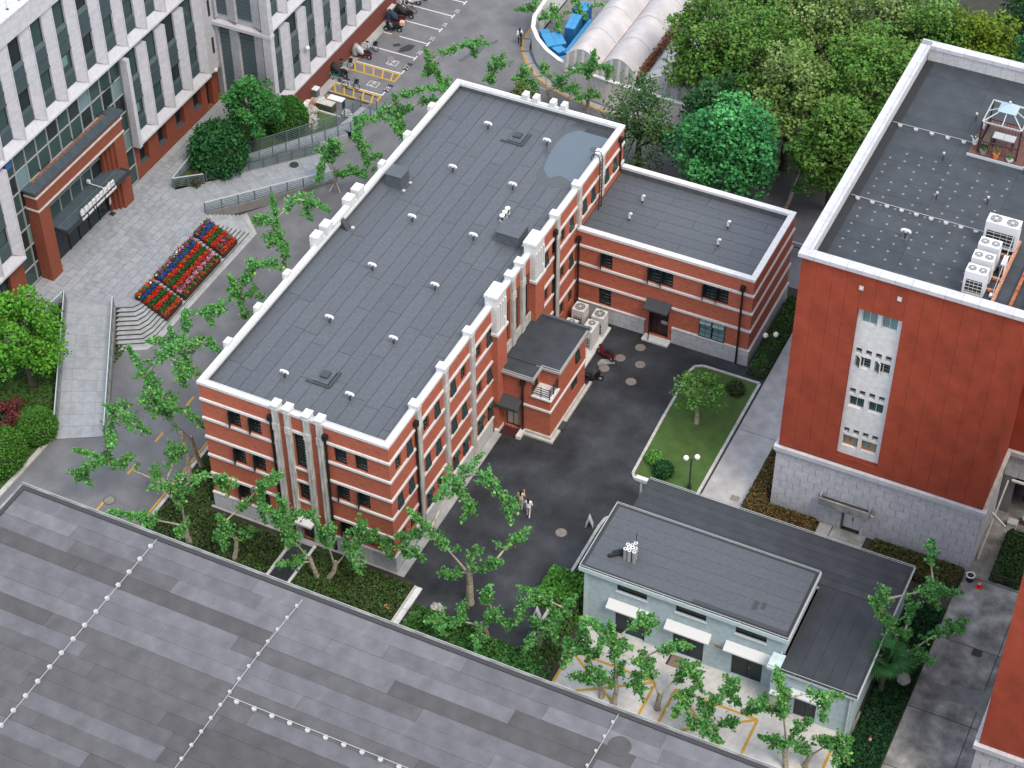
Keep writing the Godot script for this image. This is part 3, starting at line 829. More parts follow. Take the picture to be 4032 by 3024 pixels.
func _hall_roof() -> void:
	var b := hall
	slab("roof_base", rect(-13.36, -36.2, -.36, -.36), 10.5, 10.87, M.felt_seam, b)
	var x := -13.28
	var col := 0
	while x < -.5:
		var xe := minf(x + 1.0, -.44)
		var z := -36.12 - rng.randf_range(0, 6.0)
		while z < -.5:
			var e := minf(z + 7.4, -.44)
			var a := maxf(z, -36.12)
			if e - a > .3: bx(b, "roof_sheet", V(x, 10.85, a), V(xe - .034, 10.89, e - .034), M["felt%d" % (rng.randi() % 4)])
			z += 7.4
		x += 1.0
		col += 1
	# standing water in the far corner
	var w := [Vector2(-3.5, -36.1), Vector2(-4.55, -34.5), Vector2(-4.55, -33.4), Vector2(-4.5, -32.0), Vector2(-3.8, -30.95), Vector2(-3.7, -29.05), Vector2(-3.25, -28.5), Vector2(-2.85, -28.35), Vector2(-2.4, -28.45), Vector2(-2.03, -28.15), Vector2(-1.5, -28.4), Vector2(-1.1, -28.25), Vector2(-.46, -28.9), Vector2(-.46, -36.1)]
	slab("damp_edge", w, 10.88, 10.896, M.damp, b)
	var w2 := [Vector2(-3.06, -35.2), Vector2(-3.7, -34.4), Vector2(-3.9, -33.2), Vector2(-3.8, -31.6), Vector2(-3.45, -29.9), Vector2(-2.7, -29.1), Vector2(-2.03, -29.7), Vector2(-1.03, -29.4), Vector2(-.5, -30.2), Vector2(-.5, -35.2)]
	slab("puddle", w2, 10.88, 10.902, M.wet_sheen, b)  # sky reflection on the water is put into its colour
	slab("dry_island", [Vector2(-1.5, -33.6), Vector2(-1.1, -33.9), Vector2(-.85, -33.3), Vector2(-1.2, -33.1)], 10.88, 10.906, M.felt0, b)
	slab("dry_ridge", rect(-2.6, -35.7, -.5, -35.2), 10.88, 10.908, M.old_felt1, b)

	for z in [-3.08, -8.9, -14.75, -20.52, -26.75, -32.45]:
		var n: String = {-3.08: "first", -8.9: "second", -14.75: "third", -20.52: "fourth", -26.75: "fifth", -32.45: "sixth"}[z]
		roof_vent(V(-9.12, 10.89, z), .5, false, "white capped hall roof vent, " + n + " from the front, road side row", "capped vents on the hall roof")
		roof_vent(V(-4.37, 10.89, z), .5, false, "white capped hall roof vent, " + n + " from the front, courtyard side row", "capped vents on the hall roof")
	for i in 3:
		var at := V(-3.56, 10.89, -23.36 - i * .44)
		var o := thing("mushroom_vent", ["white mushroom vent nearest the black roof box, of three in a row", "middle white mushroom vent of three in a row on the hall roof", "white mushroom vent farthest from the black roof box, of three in a row"][i], "vent", at, "mushroom vents on the hall roof")
		disc(o, "stack", at, .1, .4, M.membrane_patch, 10)
		disc(o, "cap", at + V(0, .4, 0), .19, .1, M.white_metal, 12)
		disc(o, "collar", at, .2, .04, M.grey_metal, 10)
	for q in [[V(-12.65, 10.85, -24.5), V(-11.45, 12.05, -23.3), "tall dark felt-clad box standing on the hall roof by the road side"], [V(-2.9, 10.85, -22.6), V(-1.2, 11.9, -21.0), "dark felt-clad box with pale worn edge on the hall roof by the courtyard side"]]:
		var o := thing("roof_box", q[2], "roof box", V(q[0].x, 10.89, q[0].z))
		bx(o, "body", q[0], q[1] - V(0, .05, 0), M.upstand)
		bx(o, "lid", V(q[0].x - .04, q[1].y - .05, q[0].z - .04), q[1] + V(.04, 0, .04), M.felt1)
		bx(o, "flashing", q[0] - V(.12, 0, .12), V(q[1].x + .12, 10.92, q[1].z + .12), M.upstand)
		for k in 2: disc(o, "patch", V(q[1].x + .14, 10.9, q[0].z + .1 + k * 1.0), .13, .03, M.kerb, 8)
	for q in [[V(-7.3, 10.89, -4.9), "low folded felt pad over a drain near the front of the hall roof"], [V(-7.2, 10.89, -33.1), "low folded felt pad over a drain near the far end of the hall roof"]]:
		var o := thing("drain_pad", q[1], "drain", q[0])
		var at: Vector3 = q[0]
		bx(o, "pad", at, at + V(1.0, .16, 1.3), M.upstand)
		bx(o, "flap", at + V(.2, .16, .3), at + V(.75, .3, .9), M.membrane_patch)
		bx(o, "strip", at + V(1.1, 0, -.1), at + V(1.25, .12, 1.4), M.membrane_patch)
		bx(o, "strip", at + V(-.5, 0, 1.35), at + V(1.2, .1, 1.5), M.membrane_patch)
	var sc := thing("felt_chute", "dark sloped felt chute against the road side parapet of the hall roof", "chute", V(-13.2, 10.89, -18))
	var g := Geo.new()
	g.quad(V(-13.25, 11.6, -18.2), V(-13.25, 11.6, -17.85), V(-12.7, 10.9, -17.7), V(-12.7, 10.9, -18.3))
	g.quad(V(-13.25, 11.6, -17.85), V(-13.25, 10.9, -17.8), V(-12.7, 10.9, -17.7), V(-12.7, 10.9, -17.7))
	g.quad(V(-13.25, 10.9, -18.2), V(-13.25, 11.6, -18.2), V(-12.7, 10.9, -18.3), V(-12.7, 10.9, -18.3))
	geo(sc, "chute", g, M.membrane_patch)
	disc(sc, "pebble", V(-12.55, 10.89, -18.2), .14, .08, M.kerb, 8)
# ---- white stone library: slanted piers, dark window strips, brick base, glass hall with an orange portal
func pier_bay(b: Node, o: Vector3, u: Vector3, n: Vector3, y0: float, y1: float, bay: float, kind: int) -> void:
	# o: start of bay on the wall line at y = 0; the window sits first, the slanted pier after it
	var up := Vector3.UP
	var wd := bay * .6
	var P := func(a: float, y: float, d: float) -> Vector3: return o + u * a + up * y + n * d
	# slanted pier face, cut into stone panels
	var h := y1 - y0
	var c: int = max(1, roundi(h / 1.05))
	for i in c:
		var a := y0 + h * i / c + .008
		var e := y0 + h * (i + 1) / c - .008
		var g := Geo.new()
		var lo := .36 if i == 0 else 0.0
		g.quad(P.call(wd, a + lo, -.10), P.call(bay - .1, a - lo, .10), P.call(bay - .1, e, .10), P.call(wd, e, -.10))
		g.quad(P.call(wd, a + lo, -.30), P.call(wd, a + lo, -.10), P.call(wd, e, -.10), P.call(wd, e, -.30))
		g.quad(P.call(wd, e, -.10), P.call(bay - .1, e, .10), P.call(bay - .1, e, -.30), P.call(wd, e, -.30))
		g.quad(P.call(bay - .1, a, .10), P.call(bay - .1, a, -.30), P.call(bay - .1, e, -.30), P.call(bay - .1, e, .10))
		geo(b, "stone_panel", g, M["panel%d" % (rng.randi() % 3)])
	var g2 := Geo.new()
	g2.quad(P.call(wd + .01, y0 + .36, -.13), P.call(bay - .11, y0 - .3, .07), P.call(bay - .11, y1, .07), P.call(wd + .01, y1, -.13))
	geo(b, "panel_joint", g2, M.panel_joint)
	# thin nose strip at the pier edge
	var q: Vector3 = P.call(bay - .1, y0 - .45, -.25)
	var r: Vector3 = P.call(bay - .01, y1, .15)
	bx(b, "pier_nose", q.min(r), q.max(r), M.panel2)
	# sloped sill
	var s := Geo.new()
	s.quad(P.call(-.02, y0 - .45, .16), P.call(bay - .02, y0 - .45, .16), P.call(bay - .02, y0 + .42, -.29), P.call(-.02, y0 + .42, -.29))
	s.quad(P.call(-.02, y0 - .62, .19), P.call(bay - .02, y0 - .62, .19), P.call(bay - .02, y0 - .45, .19), P.call(-.02, y0 - .45, .19))
	s.quad(P.call(-.02, y0 - .45, .19), P.call(bay - .02, y0 - .45, .19), P.call(bay - .02, y0 - .45, .14), P.call(-.02, y0 - .45, .14))
	s.quad(P.call(-.02, y0 - .62, -.3), P.call(bay - .02, y0 - .62, -.3), P.call(bay - .02, y0 - .62, .19), P.call(-.02, y0 - .62, .19))
	geo(b, "sloped_sill", s, M.panel2)
	# window strip: two storeys with dark spandrels
	var t := Transform3D(Basis(u, up, n), P.call(0.0, y0, -.30))
	var f := part(b, "window", grid_frame(wd, h, 1, 1, .06), M.frame, t)
	org.erase(f)
	part(f, "pane", pane_mesh(wd, h), M.glass_green if kind % 3 else M.glass, Transform3D(Basis(), V(0, 0, -.02)))
	var k := "span%.2f" % wd
	if not shapes.has(k):
		var e := Geo.new()
		e.box(V(.04, 0, 0), V(wd - .02, .95, .12))
		e.quad(V(.04, .95, .12), V(wd - .02, .95, .12), V(wd - .02, 1.25, .02), V(.04, 1.25, .02))
		shapes[k] = e.mesh()
		e = Geo.new()
		e.box(V(.04, 0, 0), V(wd - .02, .85, .15))
		e.box(V(.03, .85, .0), V(wd, .97, .22))
		e.box(V(.04, .97, .0), V(wd - .02, 1.75, .15))
		e.box(V(.03, -.12, .0), V(wd, .0, .22))
		e.quad(V(.02, 1.75, .22), V(wd, 1.75, .22), V(wd, 2.05, .02), V(.02, 2.05, .02))
		shapes[k + "m"] = e.mesh()
	part(f, "lower_spandrel", shapes[k], M.spandrel, Transform3D(Basis(), V(0, .35, 0)))
	part(f, "spandrel", shapes[k + "m"], M.spandrel, Transform3D(Basis(), V(0, h * .5 - .55, 0)))
	if kind % 4 == 1: part(f, "blind", unit, M.glass_pale, Transform3D(Basis.from_scale(V(wd * .5, .8, .02)), V(wd * .45, h * .5 - 1.4, .015)))

func _library() -> void:
	var b := thing("library", "white stone library with slanted piers, dark window strips and orange brick base", "building", V(-42, 0, -25))
	var X := -36.55
	var o := V(X, 0, 0)
	# upper block over the whole front, lower block beside the glass hall
	var bay := 2.58
	for i in 12:
		var z := -8.95 - i * bay + bay
		if z > -6 or z < -37.5: continue
		pier_bay(b, V(X, 0, z), -HZ, HX, 13.95, 21.75, bay, i)
	for i in 5:
		var z := -26.5 - i * bay
		if i < 4: pier_bay(b, V(X, 0, z), -HZ, HX, 5.35, 12.8, bay, i + 1)
	pier_bay(b, V(X, 0, -8.85), -HZ, HX, 5.35, 12.8, bay, 2)
	pier_bay(b, V(X, 0, -6.25), -HZ, HX, 5.35, 12.8, bay, 3)
	# corner panels
	bx(b, "corner_panel", V(X - .3, 4.75, -26.5), V(X + .33, 12.9, -26.1), M.panel1)
	bx(b, "corner_panel", V(X - .3, 4.75, -38.9), V(X + .02, 21.8, -36.85), M.panel1)
	for y in [6.4, 9.9, 16.5, 19.9]:
		bx(b, "slit_window", V(X + .02, y, -37.9), V(X + .035, y + 1.5, -37.6), M.glass)
	bx(b, "core", V(X - 12, 13.32, -40), V(X - .5, 23.3, 4), M.panel0)
	bx(b, "core", V(X - 12, 4.75, -40), V(X - .5, 13.32, -26.35), M.panel0)
	bx(b, "core", V(X - 12, 4.75, -11.45), V(X - .5, 13.32, 4), M.panel0)
	bx(b, "frieze", V(X - .5, 21.72, -40), V(X + .22, 23.4, 4), M.panel1)
	bx(b, "roof_deck", V(X - 12, 23.3, -40), V(X - .5, 23.36, 4), M.panel2)
	for i in 18: bx(b, "coping_stone", V(X - .7, 23.4, -8.0 - (i + .985) * 1.3), V(X + .28, 23.52, -8.0 - i * 1.3), M.panel2)
	for i in 6:
		disc(b, "rail_foot", V(X - .35, 23.52, -11.5 - i * 1.3), .1, .06, M.dark_metal, 8)
		stick(b, "rail_post", V(X - .35, 23.5, -11.5 - i * 1.3), V(X - .35, 24.2, -11.5 - i * 1.3), .03, .03, M.grey_metal)
	stick(b, "roof_rail", V(X - .35, 24.2, -9), V(X - .35, 24.2, -20), .03, .03, M.grey_metal)
	# orange base beside the glass hall, with deep windows
	var holes := [[.55, 1.0, 1.75, 3.2], [3.15, 1.0, 4.35, 3.2], [5.75, 1.0, 6.95, 3.2], [8.35, 1.0, 9.55, 3.2], [10.3, .0, 11.2, 3.0]]
	facade(b, "base_wall", V(-37.0, 1.3, -26.35), -HZ, HX, 12.9, 3.5, holes, .55, M.orange)
	for r in holes:
		window(b, V(-37.0, 1.3 + r[1], -26.35 - r[0]), -HZ, HX, r[2] - r[0], r[3] - r[1], 2, 2, 0, "glass", 60, .5)
		if r[1] > .5: bx(b, "window_ledge", V(-37.5, 1.3 + r[1], -26.35 - r[2]), V(-37.02, 1.3 + r[1] + .03, -26.35 - r[0]), M.slate)
	facade(b, "base_wall", V(-37.0, 1.3, -3.0), -HZ, HX, 8.55, 3.5, [[5.6, .9, 6.9, 3.1]], .4, M.orange)
	window(b, V(-37.0, 2.2, -8.6), -HZ, HX, 1.3, 2.2, 2, 2, 0, "glass_green", 60, .35)
	# glass hall front
	var gz0 := -11.5
	var gz1 := -26.3
	var cols := 11
	var ys := [1.3, 2.9, 4.6, 6.3, 8.0, 9.6, 11.2, 13.3]
	for i in cols + 1: bx(b, "mullion", V(-37.2, 1.3, lerpf(gz0, gz1, i / float(cols)) - .035), V(-37.02, 13.3, lerpf(gz0, gz1, i / float(cols)) + .035), M.grey_metal)
	for y in ys: bx(b, "transom", V(-37.19, y - .035, gz1), V(-37.04, y + .035, gz0), M.grey_metal)
	for i in cols:
		for j in ys.size() - 1:
			var za := lerpf(gz0, gz1, i / float(cols)) - .04
			var zb := lerpf(gz0, gz1, (i + 1) / float(cols)) + .04
			var k := (i * 7 + j * 3) % 9
			bx(b, "glass_pane", V(-37.16, ys[j] + .04, zb), V(-37.12, ys[j + 1] - .04, za), M.glass_pale if k == 4 else (M.glass if k in [1, 6] else M.glass_green))
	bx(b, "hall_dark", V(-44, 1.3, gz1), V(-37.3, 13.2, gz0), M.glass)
	for q in [[-15.4, 9.7], [-22.8, 9.7], [-24.1, 11.3], [-19.5, 9.7]]:
		part(b, "open_vent", grid_frame(1.2, 1.4, 1, 1, .06), M.frame, Transform3D(Basis(-HZ, Vector3.UP, HX) * Basis(Vector3.RIGHT, -.5), V(-37.0, q[1], q[0])))
	bx(b, "street_sign", V(-37.0, 12.1, -12.6), V(-36.97, 12.6, -11.9), mat("sign_blue", .03, .12, .30, .4))
	# portal
	for s in [[-14.45, -13.2], [-24.05, -22.85]]:
		bx(b, "portal_pier", V(-37.0, 1.3, s[0]), V(-35.95, 9.55, s[1]), M.orange)
	for i in 3:
		bx(b, "portal_jamb", V(-37.0, 1.3, -22.85 + .25 * i), V(-36.2 - .25 * i, 7.7, -22.6 + .25 * i), M.orange)
		bx(b, "portal_jamb", V(-37.0, 1.3, -14.7 - .25 * i), V(-36.2 - .25 * i, 7.7, -14.45 - .25 * i), M.orange)
	bx(b, "portal_beam", V(-36.99, 7.7, -22.86), V(-35.96, 9.55, -14.44), M.orange)
	for y in [7.85, 9.05]:
		bx(b, "portal_band", V(-37.0, y, -24.12), V(-35.86, y + .13, -13.12), M.kerb)
	for i in 11: bx(b, "cap_slab", V(-37.0 + (.35 if i > 0 and i < 10 else 0.0), 9.55, -13.0 - (i + .985) * 1.03), V(-35.8, 9.72, -13.0 - i * 1.03), M.slate)
	bx(b, "gutter", V(-37.0, 9.5, -23.3), V(-36.66, 9.6, -14.1), M.litter)
	# entrance canopy with the lettering seen from behind and above
	var cy := 5.05
	bx(b, "canopy_slab", V(-37.0, cy - .12, -23.0), V(-35.15, cy, -14.9), M.slate)
	for q in [[V(-35.2, cy - .2, -23.1), V(-35.05, cy + .08, -14.8)], [V(-37, cy - .2, -14.95), V(-35.2, cy + .08, -14.8)], [V(-37, cy - .2, -23.1), V(-35.2, cy + .08, -22.95)]]: bx(b, "canopy_edge", q[0], q[1], M.dark_metal)
	stick(b, "canopy_rib", V(-36.1, cy + .02, -23), V(-36.1, cy + .02, -15), .04, .04, M.rail)
	bx(b, "entrance_doors", V(-37.3, 1.3, -22.0), V(-36.95, 4.6, -15.3), M.glass)
	for z in [-15.3, -16.9, -18.2, -19.5, -20.8, -22.0]: bx(b, "door_post", V(-36.95, 1.3, z - .04), V(-36.88, 4.6, z + .04), M.frame)
	var lg := thing("canopy_lettering", "nine white raised characters above a row of small letters on the canopy edge", "sign", V(-35.1, cy, -18.5))
	stick(lg, "letter_rail", V(-35.12, cy + .16, -21.1), V(-35.12, cy + .16, -16.7), .05, .05, M.grey_metal)
	for i in 9:
		var z := -16.85 - i * .49
		var g := Geo.new()
		var r := RandomNumberGenerator.new()
		r.seed = 90 + i
		g.box(V(-35.16, cy + .22, z - .2), V(-35.06, cy + .66, z + .18))
		for k in 5: 
			var a := r.randf_range(-.22, .14)
			var yy := cy + .2 + r.randf_range(0, .42)
			g.box(V(-35.175, yy, z + a), V(-35.045, yy + r.randf_range(.06, .16), z + a + r.randf_range(.08, .14)))
		geo(lg, "character", g, M.white_metal)
	for i in 34:
		if i in [5, 11, 13, 22]: continue
		var z := -16.7 - i * .13
		bx(lg, "letter", V(-35.03, cy - .16, z - .055), V(-34.99, cy + .02 + (.05 if i % 3 == 0 else 0.0), z + .05), M.white_metal)
	var cam := thing("canopy_camera", "small white camera on a thin arm over the entrance canopy", "camera", V(-36.9, cy + .3, -20.2))
	stick(cam, "arm", V(-36.9, cy + .25, -20.2), V(-35.2, cy + .25, -20.2), .05, .05, M.white_metal)
	bx(cam, "housing", V(-37.0, cy + .3, -20.3), V(-36.75, cy + .55, -20.1), M.white_metal)
	var st := thing("notice_stand", "white notice board on a thin black stand by the entrance doors", "sign", V(-36.5, 1.3, -21.8))
	bx(st, "foot", V(-36.7, 1.3, -22.0), V(-36.3, 1.34, -21.6), M.dark_metal)
	stick(st, "pole", V(-36.5, 1.3, -21.8), V(-36.5, 2.5, -21.8), .04, .04, M.dark_metal)
	part(st, "board", unit, M.white_metal, Transform3D(Basis(Vector3.UP, .4) * Basis.from_scale(V(.04, .5, .38)), V(-36.48, 2.6, -21.8)))
	_library_wing()

func _library_wing() -> void:
	var b := thing("library_wing", "white stone library wing with slanted piers beside the parking bays", "building", V(-38, 0, -55))
	var X := -31.4
	var bay := 2.62
	for i in 11:
		var z := -38.5 - i * bay
		pier_bay(b, V(X, 0, z), -HZ, HX, 2.55, 8.75, bay, i + 2)
		if i < 7: pier_bay(b, V(X, 0, z), -HZ, HX, 10.0, 16.0, bay, i)
	bx(b, "core", V(X - 8, .9, -70), V(X - .5, 22, -38.9), M.panel0)
	facade(b, "base_wall", V(X + .25, 0, -38.3), -HZ, HX, 30, 2.0, [], .3, mat("base_brick", .15, .042, .03, .85))
	slab("base_apron", rect(X + .25, -70, X + 1.0, -41.5), -.1, .08, M.concrete, b)
	# corner face with dark louvers
	var Z := -38.3
	bx(b, "corner_post", V(X - .45, 1.5, Z - .2), V(X + .3, 22, Z + .35), M.panel1)
	bx(b, "corner_sill", V(-36.9, 9.05, Z - .2), V(X + .36, 9.35, Z + .4), M.panel2)
	for k in [[-36.2, -35.3], [-34.3, -33.0]]:
		for y in [[1.4, 8.9], [9.9, 16.5]]:
			bx(b, "louver_back", V(k[0], y[0], Z - .25), V(k[1], y[1], Z - .2), M.frame)
			for j in int((y[1] - y[0]) / .42): part(b, "louver", unit, M.louver, Transform3D(Basis(HX, .08) * Basis.from_scale(V(k[1] - k[0], .40, .03)), V((k[0] + k[1]) * .5, y[0] + .22 + j * .42, Z - .12)))
	for k in [[-36.95, -36.2], [-35.3, -34.3], [-33.0, -32.0]]:
		for j in 8:
			for y0 in [1.3, 9.6]:
				var g := Geo.new()
				g.quad(V(k[0], y0 + j * .95 + .01, Z - .15), V(k[1], y0 + j * .95 + .01, Z + .2), V(k[1], y0 + j * .95 + .94, Z + .2), V(k[0], y0 + j * .95 + .94, Z - .15))
				g.quad(V(k[1], y0 + j * .95 + .01, Z + .2), V(k[1], y0 + j * .95 + .01, Z - .2), V(k[1], y0 + j * .95 + .94, Z - .2), V(k[1], y0 + j * .95 + .94, Z + .2))
				geo(b, "stone_panel", g, M["panel%d" % (j % 3)])
	bx(b, "corner_core", V(-36.95, 1.3, Z - .6), V(X - .45, 22, Z - .26), M.panel0)
	var cam := thing("wall_camera", "white wall camera on the white corner of the library by the louvers", "camera", V(-36.6, 5.0, -38.0))
	stick(cam, "arm", V(-36.7, 4.95, -38.3), V(-36.5, 4.9, -37.7), .06, .06, M.white_metal)
	bx(cam, "housing", V(-36.6, 4.75, -37.75), V(-36.35, 4.95, -37.45), M.white_metal)
	var lamp := thing("wall_lamp", "white globe wall lamp between two dark window strips of the library wing", "lamp", V(-31.2, 5.2, -43))
	var sp := SphereMesh.new()
	sp.radius = .2; sp.height = .4; sp.radial_segments = 12; sp.rings = 6
	part(lamp, "globe", sp, M.white_metal, Transform3D(Basis(), V(-31.0, 5.2, -43.1)))
	stick(lamp, "bracket", V(-31.3, 5.2, -43.1), V(-31.0, 5.2, -43.1), .05, .05, M.grey_metal)
	for i in 2:
		var z := -57.2 - i * 1.7
		var a := thing("wall_condenser", ["beige air conditioner unit at the foot of the white library wing", "second beige air conditioner unit, at the picture's top edge"][i], "air conditioner", V(-31.0, .1, z))
		bx(a, "casing", V(-31.2, .1, z - .5), V(-30.75, .95, z + .45), M.kerb)
		part(a, "fan_grille", tex["disc14"] if tex.has("disc14") else unit, M.dark_metal, Transform3D(Basis(Vector3.FORWARD, PI / 2) * Basis.from_scale(V(.32, .03, .32)), V(-30.74, .52, z - .05)))
func railing(label: String, pts: Array, h: float, rails: int, gap: float, pale := false, called := "metal_railing") -> void:
	var o := thing(called, label, "railing", pts[0])
	var m: Material = M.rail_pale if pale else M.rail
	for i in pts.size() - 1:
		var a: Vector3 = pts[i]
		var b: Vector3 = pts[i + 1]
		var c: int = max(1, roundi(a.distance_to(b) / gap))
		for j in c + (1 if i == pts.size() - 2 else 0):
			var p := a.lerp(b, j / float(c))
			stick(o, "post", p, p + V(0, h, 0), .07, .07, M.rail)
		for k in rails:
			var y := h * (.16 + .84 * k / (rails - 1))
			stick(o, "rail", a + V(0, y, 0), b + V(0, y, 0), .07 if k == rails - 1 else .035, .06 if k == rails - 1 else .035, m if k == rails - 1 else M.rail)
func leafq(g: Geo, p: Vector3, s: float, col: Color, r: RandomNumberGenerator, up := .35) -> void:
	var n := Vector3(r.randfn(), r.randfn() + up * 2.0, r.randfn()).normalized()
	var a := n.cross(Vector3(r.randfn(), r.randfn(), r.randfn())).normalized()
	var b := n.cross(a)
	var k := g.v.size()
	var bend := n * s * .18
	g.v.append(p - a * s * .5); g.v.append(p + b * s * .42 - bend); g.v.append(p + a * s * .6); g.v.append(p - b * s * .42 - bend)
	for i in 4:
		g.n.append(n); g.c.append(col)
	g.ix.append_array(PackedInt32Array([k, k + 1, k + 2, k, k + 2, k + 3]))
func vary(c: Color, r: RandomNumberGenerator, d := .3) -> Color:
	var t := 1.0 + r.randf_range(-d, d)
	return Color(c.r * t * r.randf_range(.9, 1.15), c.g * t, c.b * t * r.randf_range(.85, 1.1))

func _plaza() -> void:
	var top := [Vector2(-30.1, -12.75), Vector2(-29.0, -13.35), Vector2(-28.75, -13.9), Vector2(-28.72, -24.3), Vector2(-29.95, -24.95)]
	var bot := [Vector2(-28.5, -10.05), Vector2(-26.65, -11.15), Vector2(-26.35, -12.2), Vector2(-26.3, -25.75), Vector2(-28.3, -27.4)]
	var edge := [Vector2(-37.0, -3.0), Vector2(-34.2, -3.0), Vector2(-34.2, -11.3), Vector2(-33.8, -11.75), Vector2(-30.2, -12.7)] + top + [Vector2(-30.0, -24.98), Vector2(-33.75, -26.45), Vector2(-34.35, -27.2), Vector2(-34.4, -39.5), Vector2(-37.0, -39.5)]
	var base := slab("plaza", edge, -.1, 1.275, M.paver_joint)
	var pe := PackedVector2Array(edge)
	var many := Geo.new()
	var cnt := 0
	var x := -36.99
	var row := 0
	while x < -28.8:
		var z := -3.05 - (row % 2) * .5
		while z > -39.4:
			var c := Vector2(x + .34, z - .5)
			if Geometry2D.is_point_in_polygon(c, pe) and Geometry2D.is_point_in_polygon(c + Vector2(.33, .49), pe) and Geometry2D.is_point_in_polygon(c + Vector2(.33, -.49), pe) and Geometry2D.is_point_in_polygon(c + Vector2(-.3, .49), pe):
				cnt += 1
				if z < -11 and cnt < 420 and not (z < -31.5): bx(base, "paving_slab", V(x + .014, 1.25, z - .988), V(x + .676, 1.3, z - .012), M["paver%d" % (rng.randi() % 4)])
				else: many.box(V(x + .014, 1.25, z - .988), V(x + .676, 1.3, z - .012))
			else:
				var cl := Geometry2D.intersect_polygons(pe, PackedVector2Array(rect(x + .006, z - .994, x + .684, z - .006)))
				for q in cl: many.prism(Array(q), 1.25, 1.298)
			z -= 1.0
		x += .69
		row += 1
	var mm := geo(base, "paving_edge", many, M.paver1)
	mm.set_meta("kind", "stuff")
	# stairs: nested treads
	var st := thing("entrance_stairs", "broad grey stone stairs with cut corners leading down from the library plaza", "stairs", V(-27.5, 0, -18))
	for i in 9:
		var t := (i + 1) / 9.0
		var y := 1.3 - (i + 1) * .144
		var poly := []
		for k in 5: poly.append(top[k].lerp(bot[k], t))
		poly += [Vector2(-29.96, -24.0), Vector2(-29.6, -13.6)]
		if y < .02: y = .02
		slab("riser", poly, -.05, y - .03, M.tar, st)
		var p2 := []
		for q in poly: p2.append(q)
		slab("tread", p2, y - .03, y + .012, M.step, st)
	slab("stair_kerb", [bot[0] + Vector2(.1, .3), bot[1] + Vector2(.25, .2), bot[2] + Vector2(.25, 0), bot[3] + Vector2(.25, -.1), bot[4] + Vector2(.2, -.35), Vector2(-29, -25), Vector2(-29, -13)], -.05, .025, M.concrete, st)
	# near ramp
	var A := Vector2(-33.8, -11.75)
	var B := Vector2(-30.2, -12.7)
	var C := Vector2(-24.04, -2.17)
	var D := Vector2(-27.05, -.42)
	var rp := Geo.new()
	rp.quad(V(A.x, 1.29, A.y), V(D.x, .02, D.y), V(C.x, .02, C.y), V(B.x, 1.29, B.y))
	rp.quad(V(B.x, 1.29, B.y), V(C.x, .02, C.y), V(C.x, -.1, C.y), V(B.x, -.1, B.y))
	rp.quad(V(D.x, .02, D.y), V(A.x, 1.29, A.y), V(A.x, -.1, A.y), V(D.x, -.1, D.y))
	var rb := structure("vehicle_ramp", rp, M.paver_joint)
	for i in 12:
		for j in 4:
			var u0 := i / 12.0; var u1 := (i + .985) / 12.0
			var w0 := j / 4.0; var w1 := (j + .99) / 4.0
			var P := func(u: float, w: float) -> Vector3:
				var q := A.lerp(D, u).lerp(B.lerp(C, u), w)
				return V(q.x, lerpf(1.3, .035, u), q.y)
			var g := Geo.new()
			g.quad(P.call(u0, w0), P.call(u1, w0), P.call(u1, w1), P.call(u0, w1))
			geo(rb, "paving_slab", g, M["paver%d" % (2 + rng.randi() % 2)])
	for s in [[B, C], [A, D]]:
		var p: Vector2 = s[0]; var q: Vector2 = s[1]
		for i in 8:
			var a := p.lerp(q, i / 8.0); var e := p.lerp(q, (i + .99) / 8.0)
			stick(rb, "side_wall", V(a.x, lerpf(1.3, .05, i / 8.0) - .25, a.y), V(e.x, lerpf(1.3, .05, (i + .99) / 8.0) - .25, e.y), .22, .7, M.concrete_dark)
	railing("pale metal railing on the stair side of the near vehicle ramp", [V(B.x, 1.35, B.y), V(C.x, .1, C.y)], 1.0, 6, 1.2, true)
	railing("pale metal railing on the garden side of the near vehicle ramp", [V(A.x, 1.35, A.y), V(D.x, .1, D.y)], 1.0, 6, 1.2, true)
	railing("short pale railing beside the plaza walkway in front of the ginkgo", [V(-33.85, 1.3, -11.6), V(-34.25, 1.3, -4.0)], 1.0, 6, 1.2, true)
	# far ramp and the narrow switchback ramp beside it
	var E := Vector2(-33.75, -26.45)
	var F := Vector2(-30.0, -24.98)
	var G := Vector2(-23.8, -34.3)
	var H := Vector2(-26.6, -37.0)
	rp = Geo.new()
	rp.quad(V(F.x, 1.0, F.y), V(G.x, -.05, G.y), V(H.x, -.05, H.y), V(E.x, 1.0, E.y))
	rp.quad(V(F.x, -.1, F.y), V(G.x, -.1, G.y), V(G.x, .02, G.y), V(F.x, 1.285, F.y))
	rp.quad(V(H.x, -.1, H.y), V(E.x, -.1, E.y), V(E.x, 1.285, E.y), V(H.x, .02, H.y))
	rb = structure("vehicle_ramp", rp, M.paver_joint)
	for i in 12:
		for j in 4:
			var P := func(u: float, w: float) -> Vector3:
				var q := F.lerp(G, u).lerp(E.lerp(H, u), w)
				return V(q.x, lerpf(1.3, .035, u), q.y)
			var g := Geo.new()
			g.quad(P.call(i / 12.0, j / 4.0), P.call((i + .985) / 12.0, j / 4.0), P.call((i + .985) / 12.0, (j + .99) / 4.0), P.call(i / 12.0, (j + .99) / 4.0))
			geo(rb, "paving_slab", g, M["paver%d" % (rng.randi() % 3)])
	for i in 8:
		var a := F.lerp(G, i / 8.0); var e := F.lerp(G, (i + .99) / 8.0)
		stick(rb, "side_wall", V(a.x, lerpf(1.3, .05, i / 8.0) - .3, a.y), V(e.x, lerpf(1.3, .05, (i + .99) / 8.0) - .3, e.y), .2, .8, M.concrete_dark)
	railing("metal railing on the road side of the far vehicle ramp", [V(F.x, 1.35, F.y), V(G.x, .1, G.y)], 1.0, 6, 1.5, true)
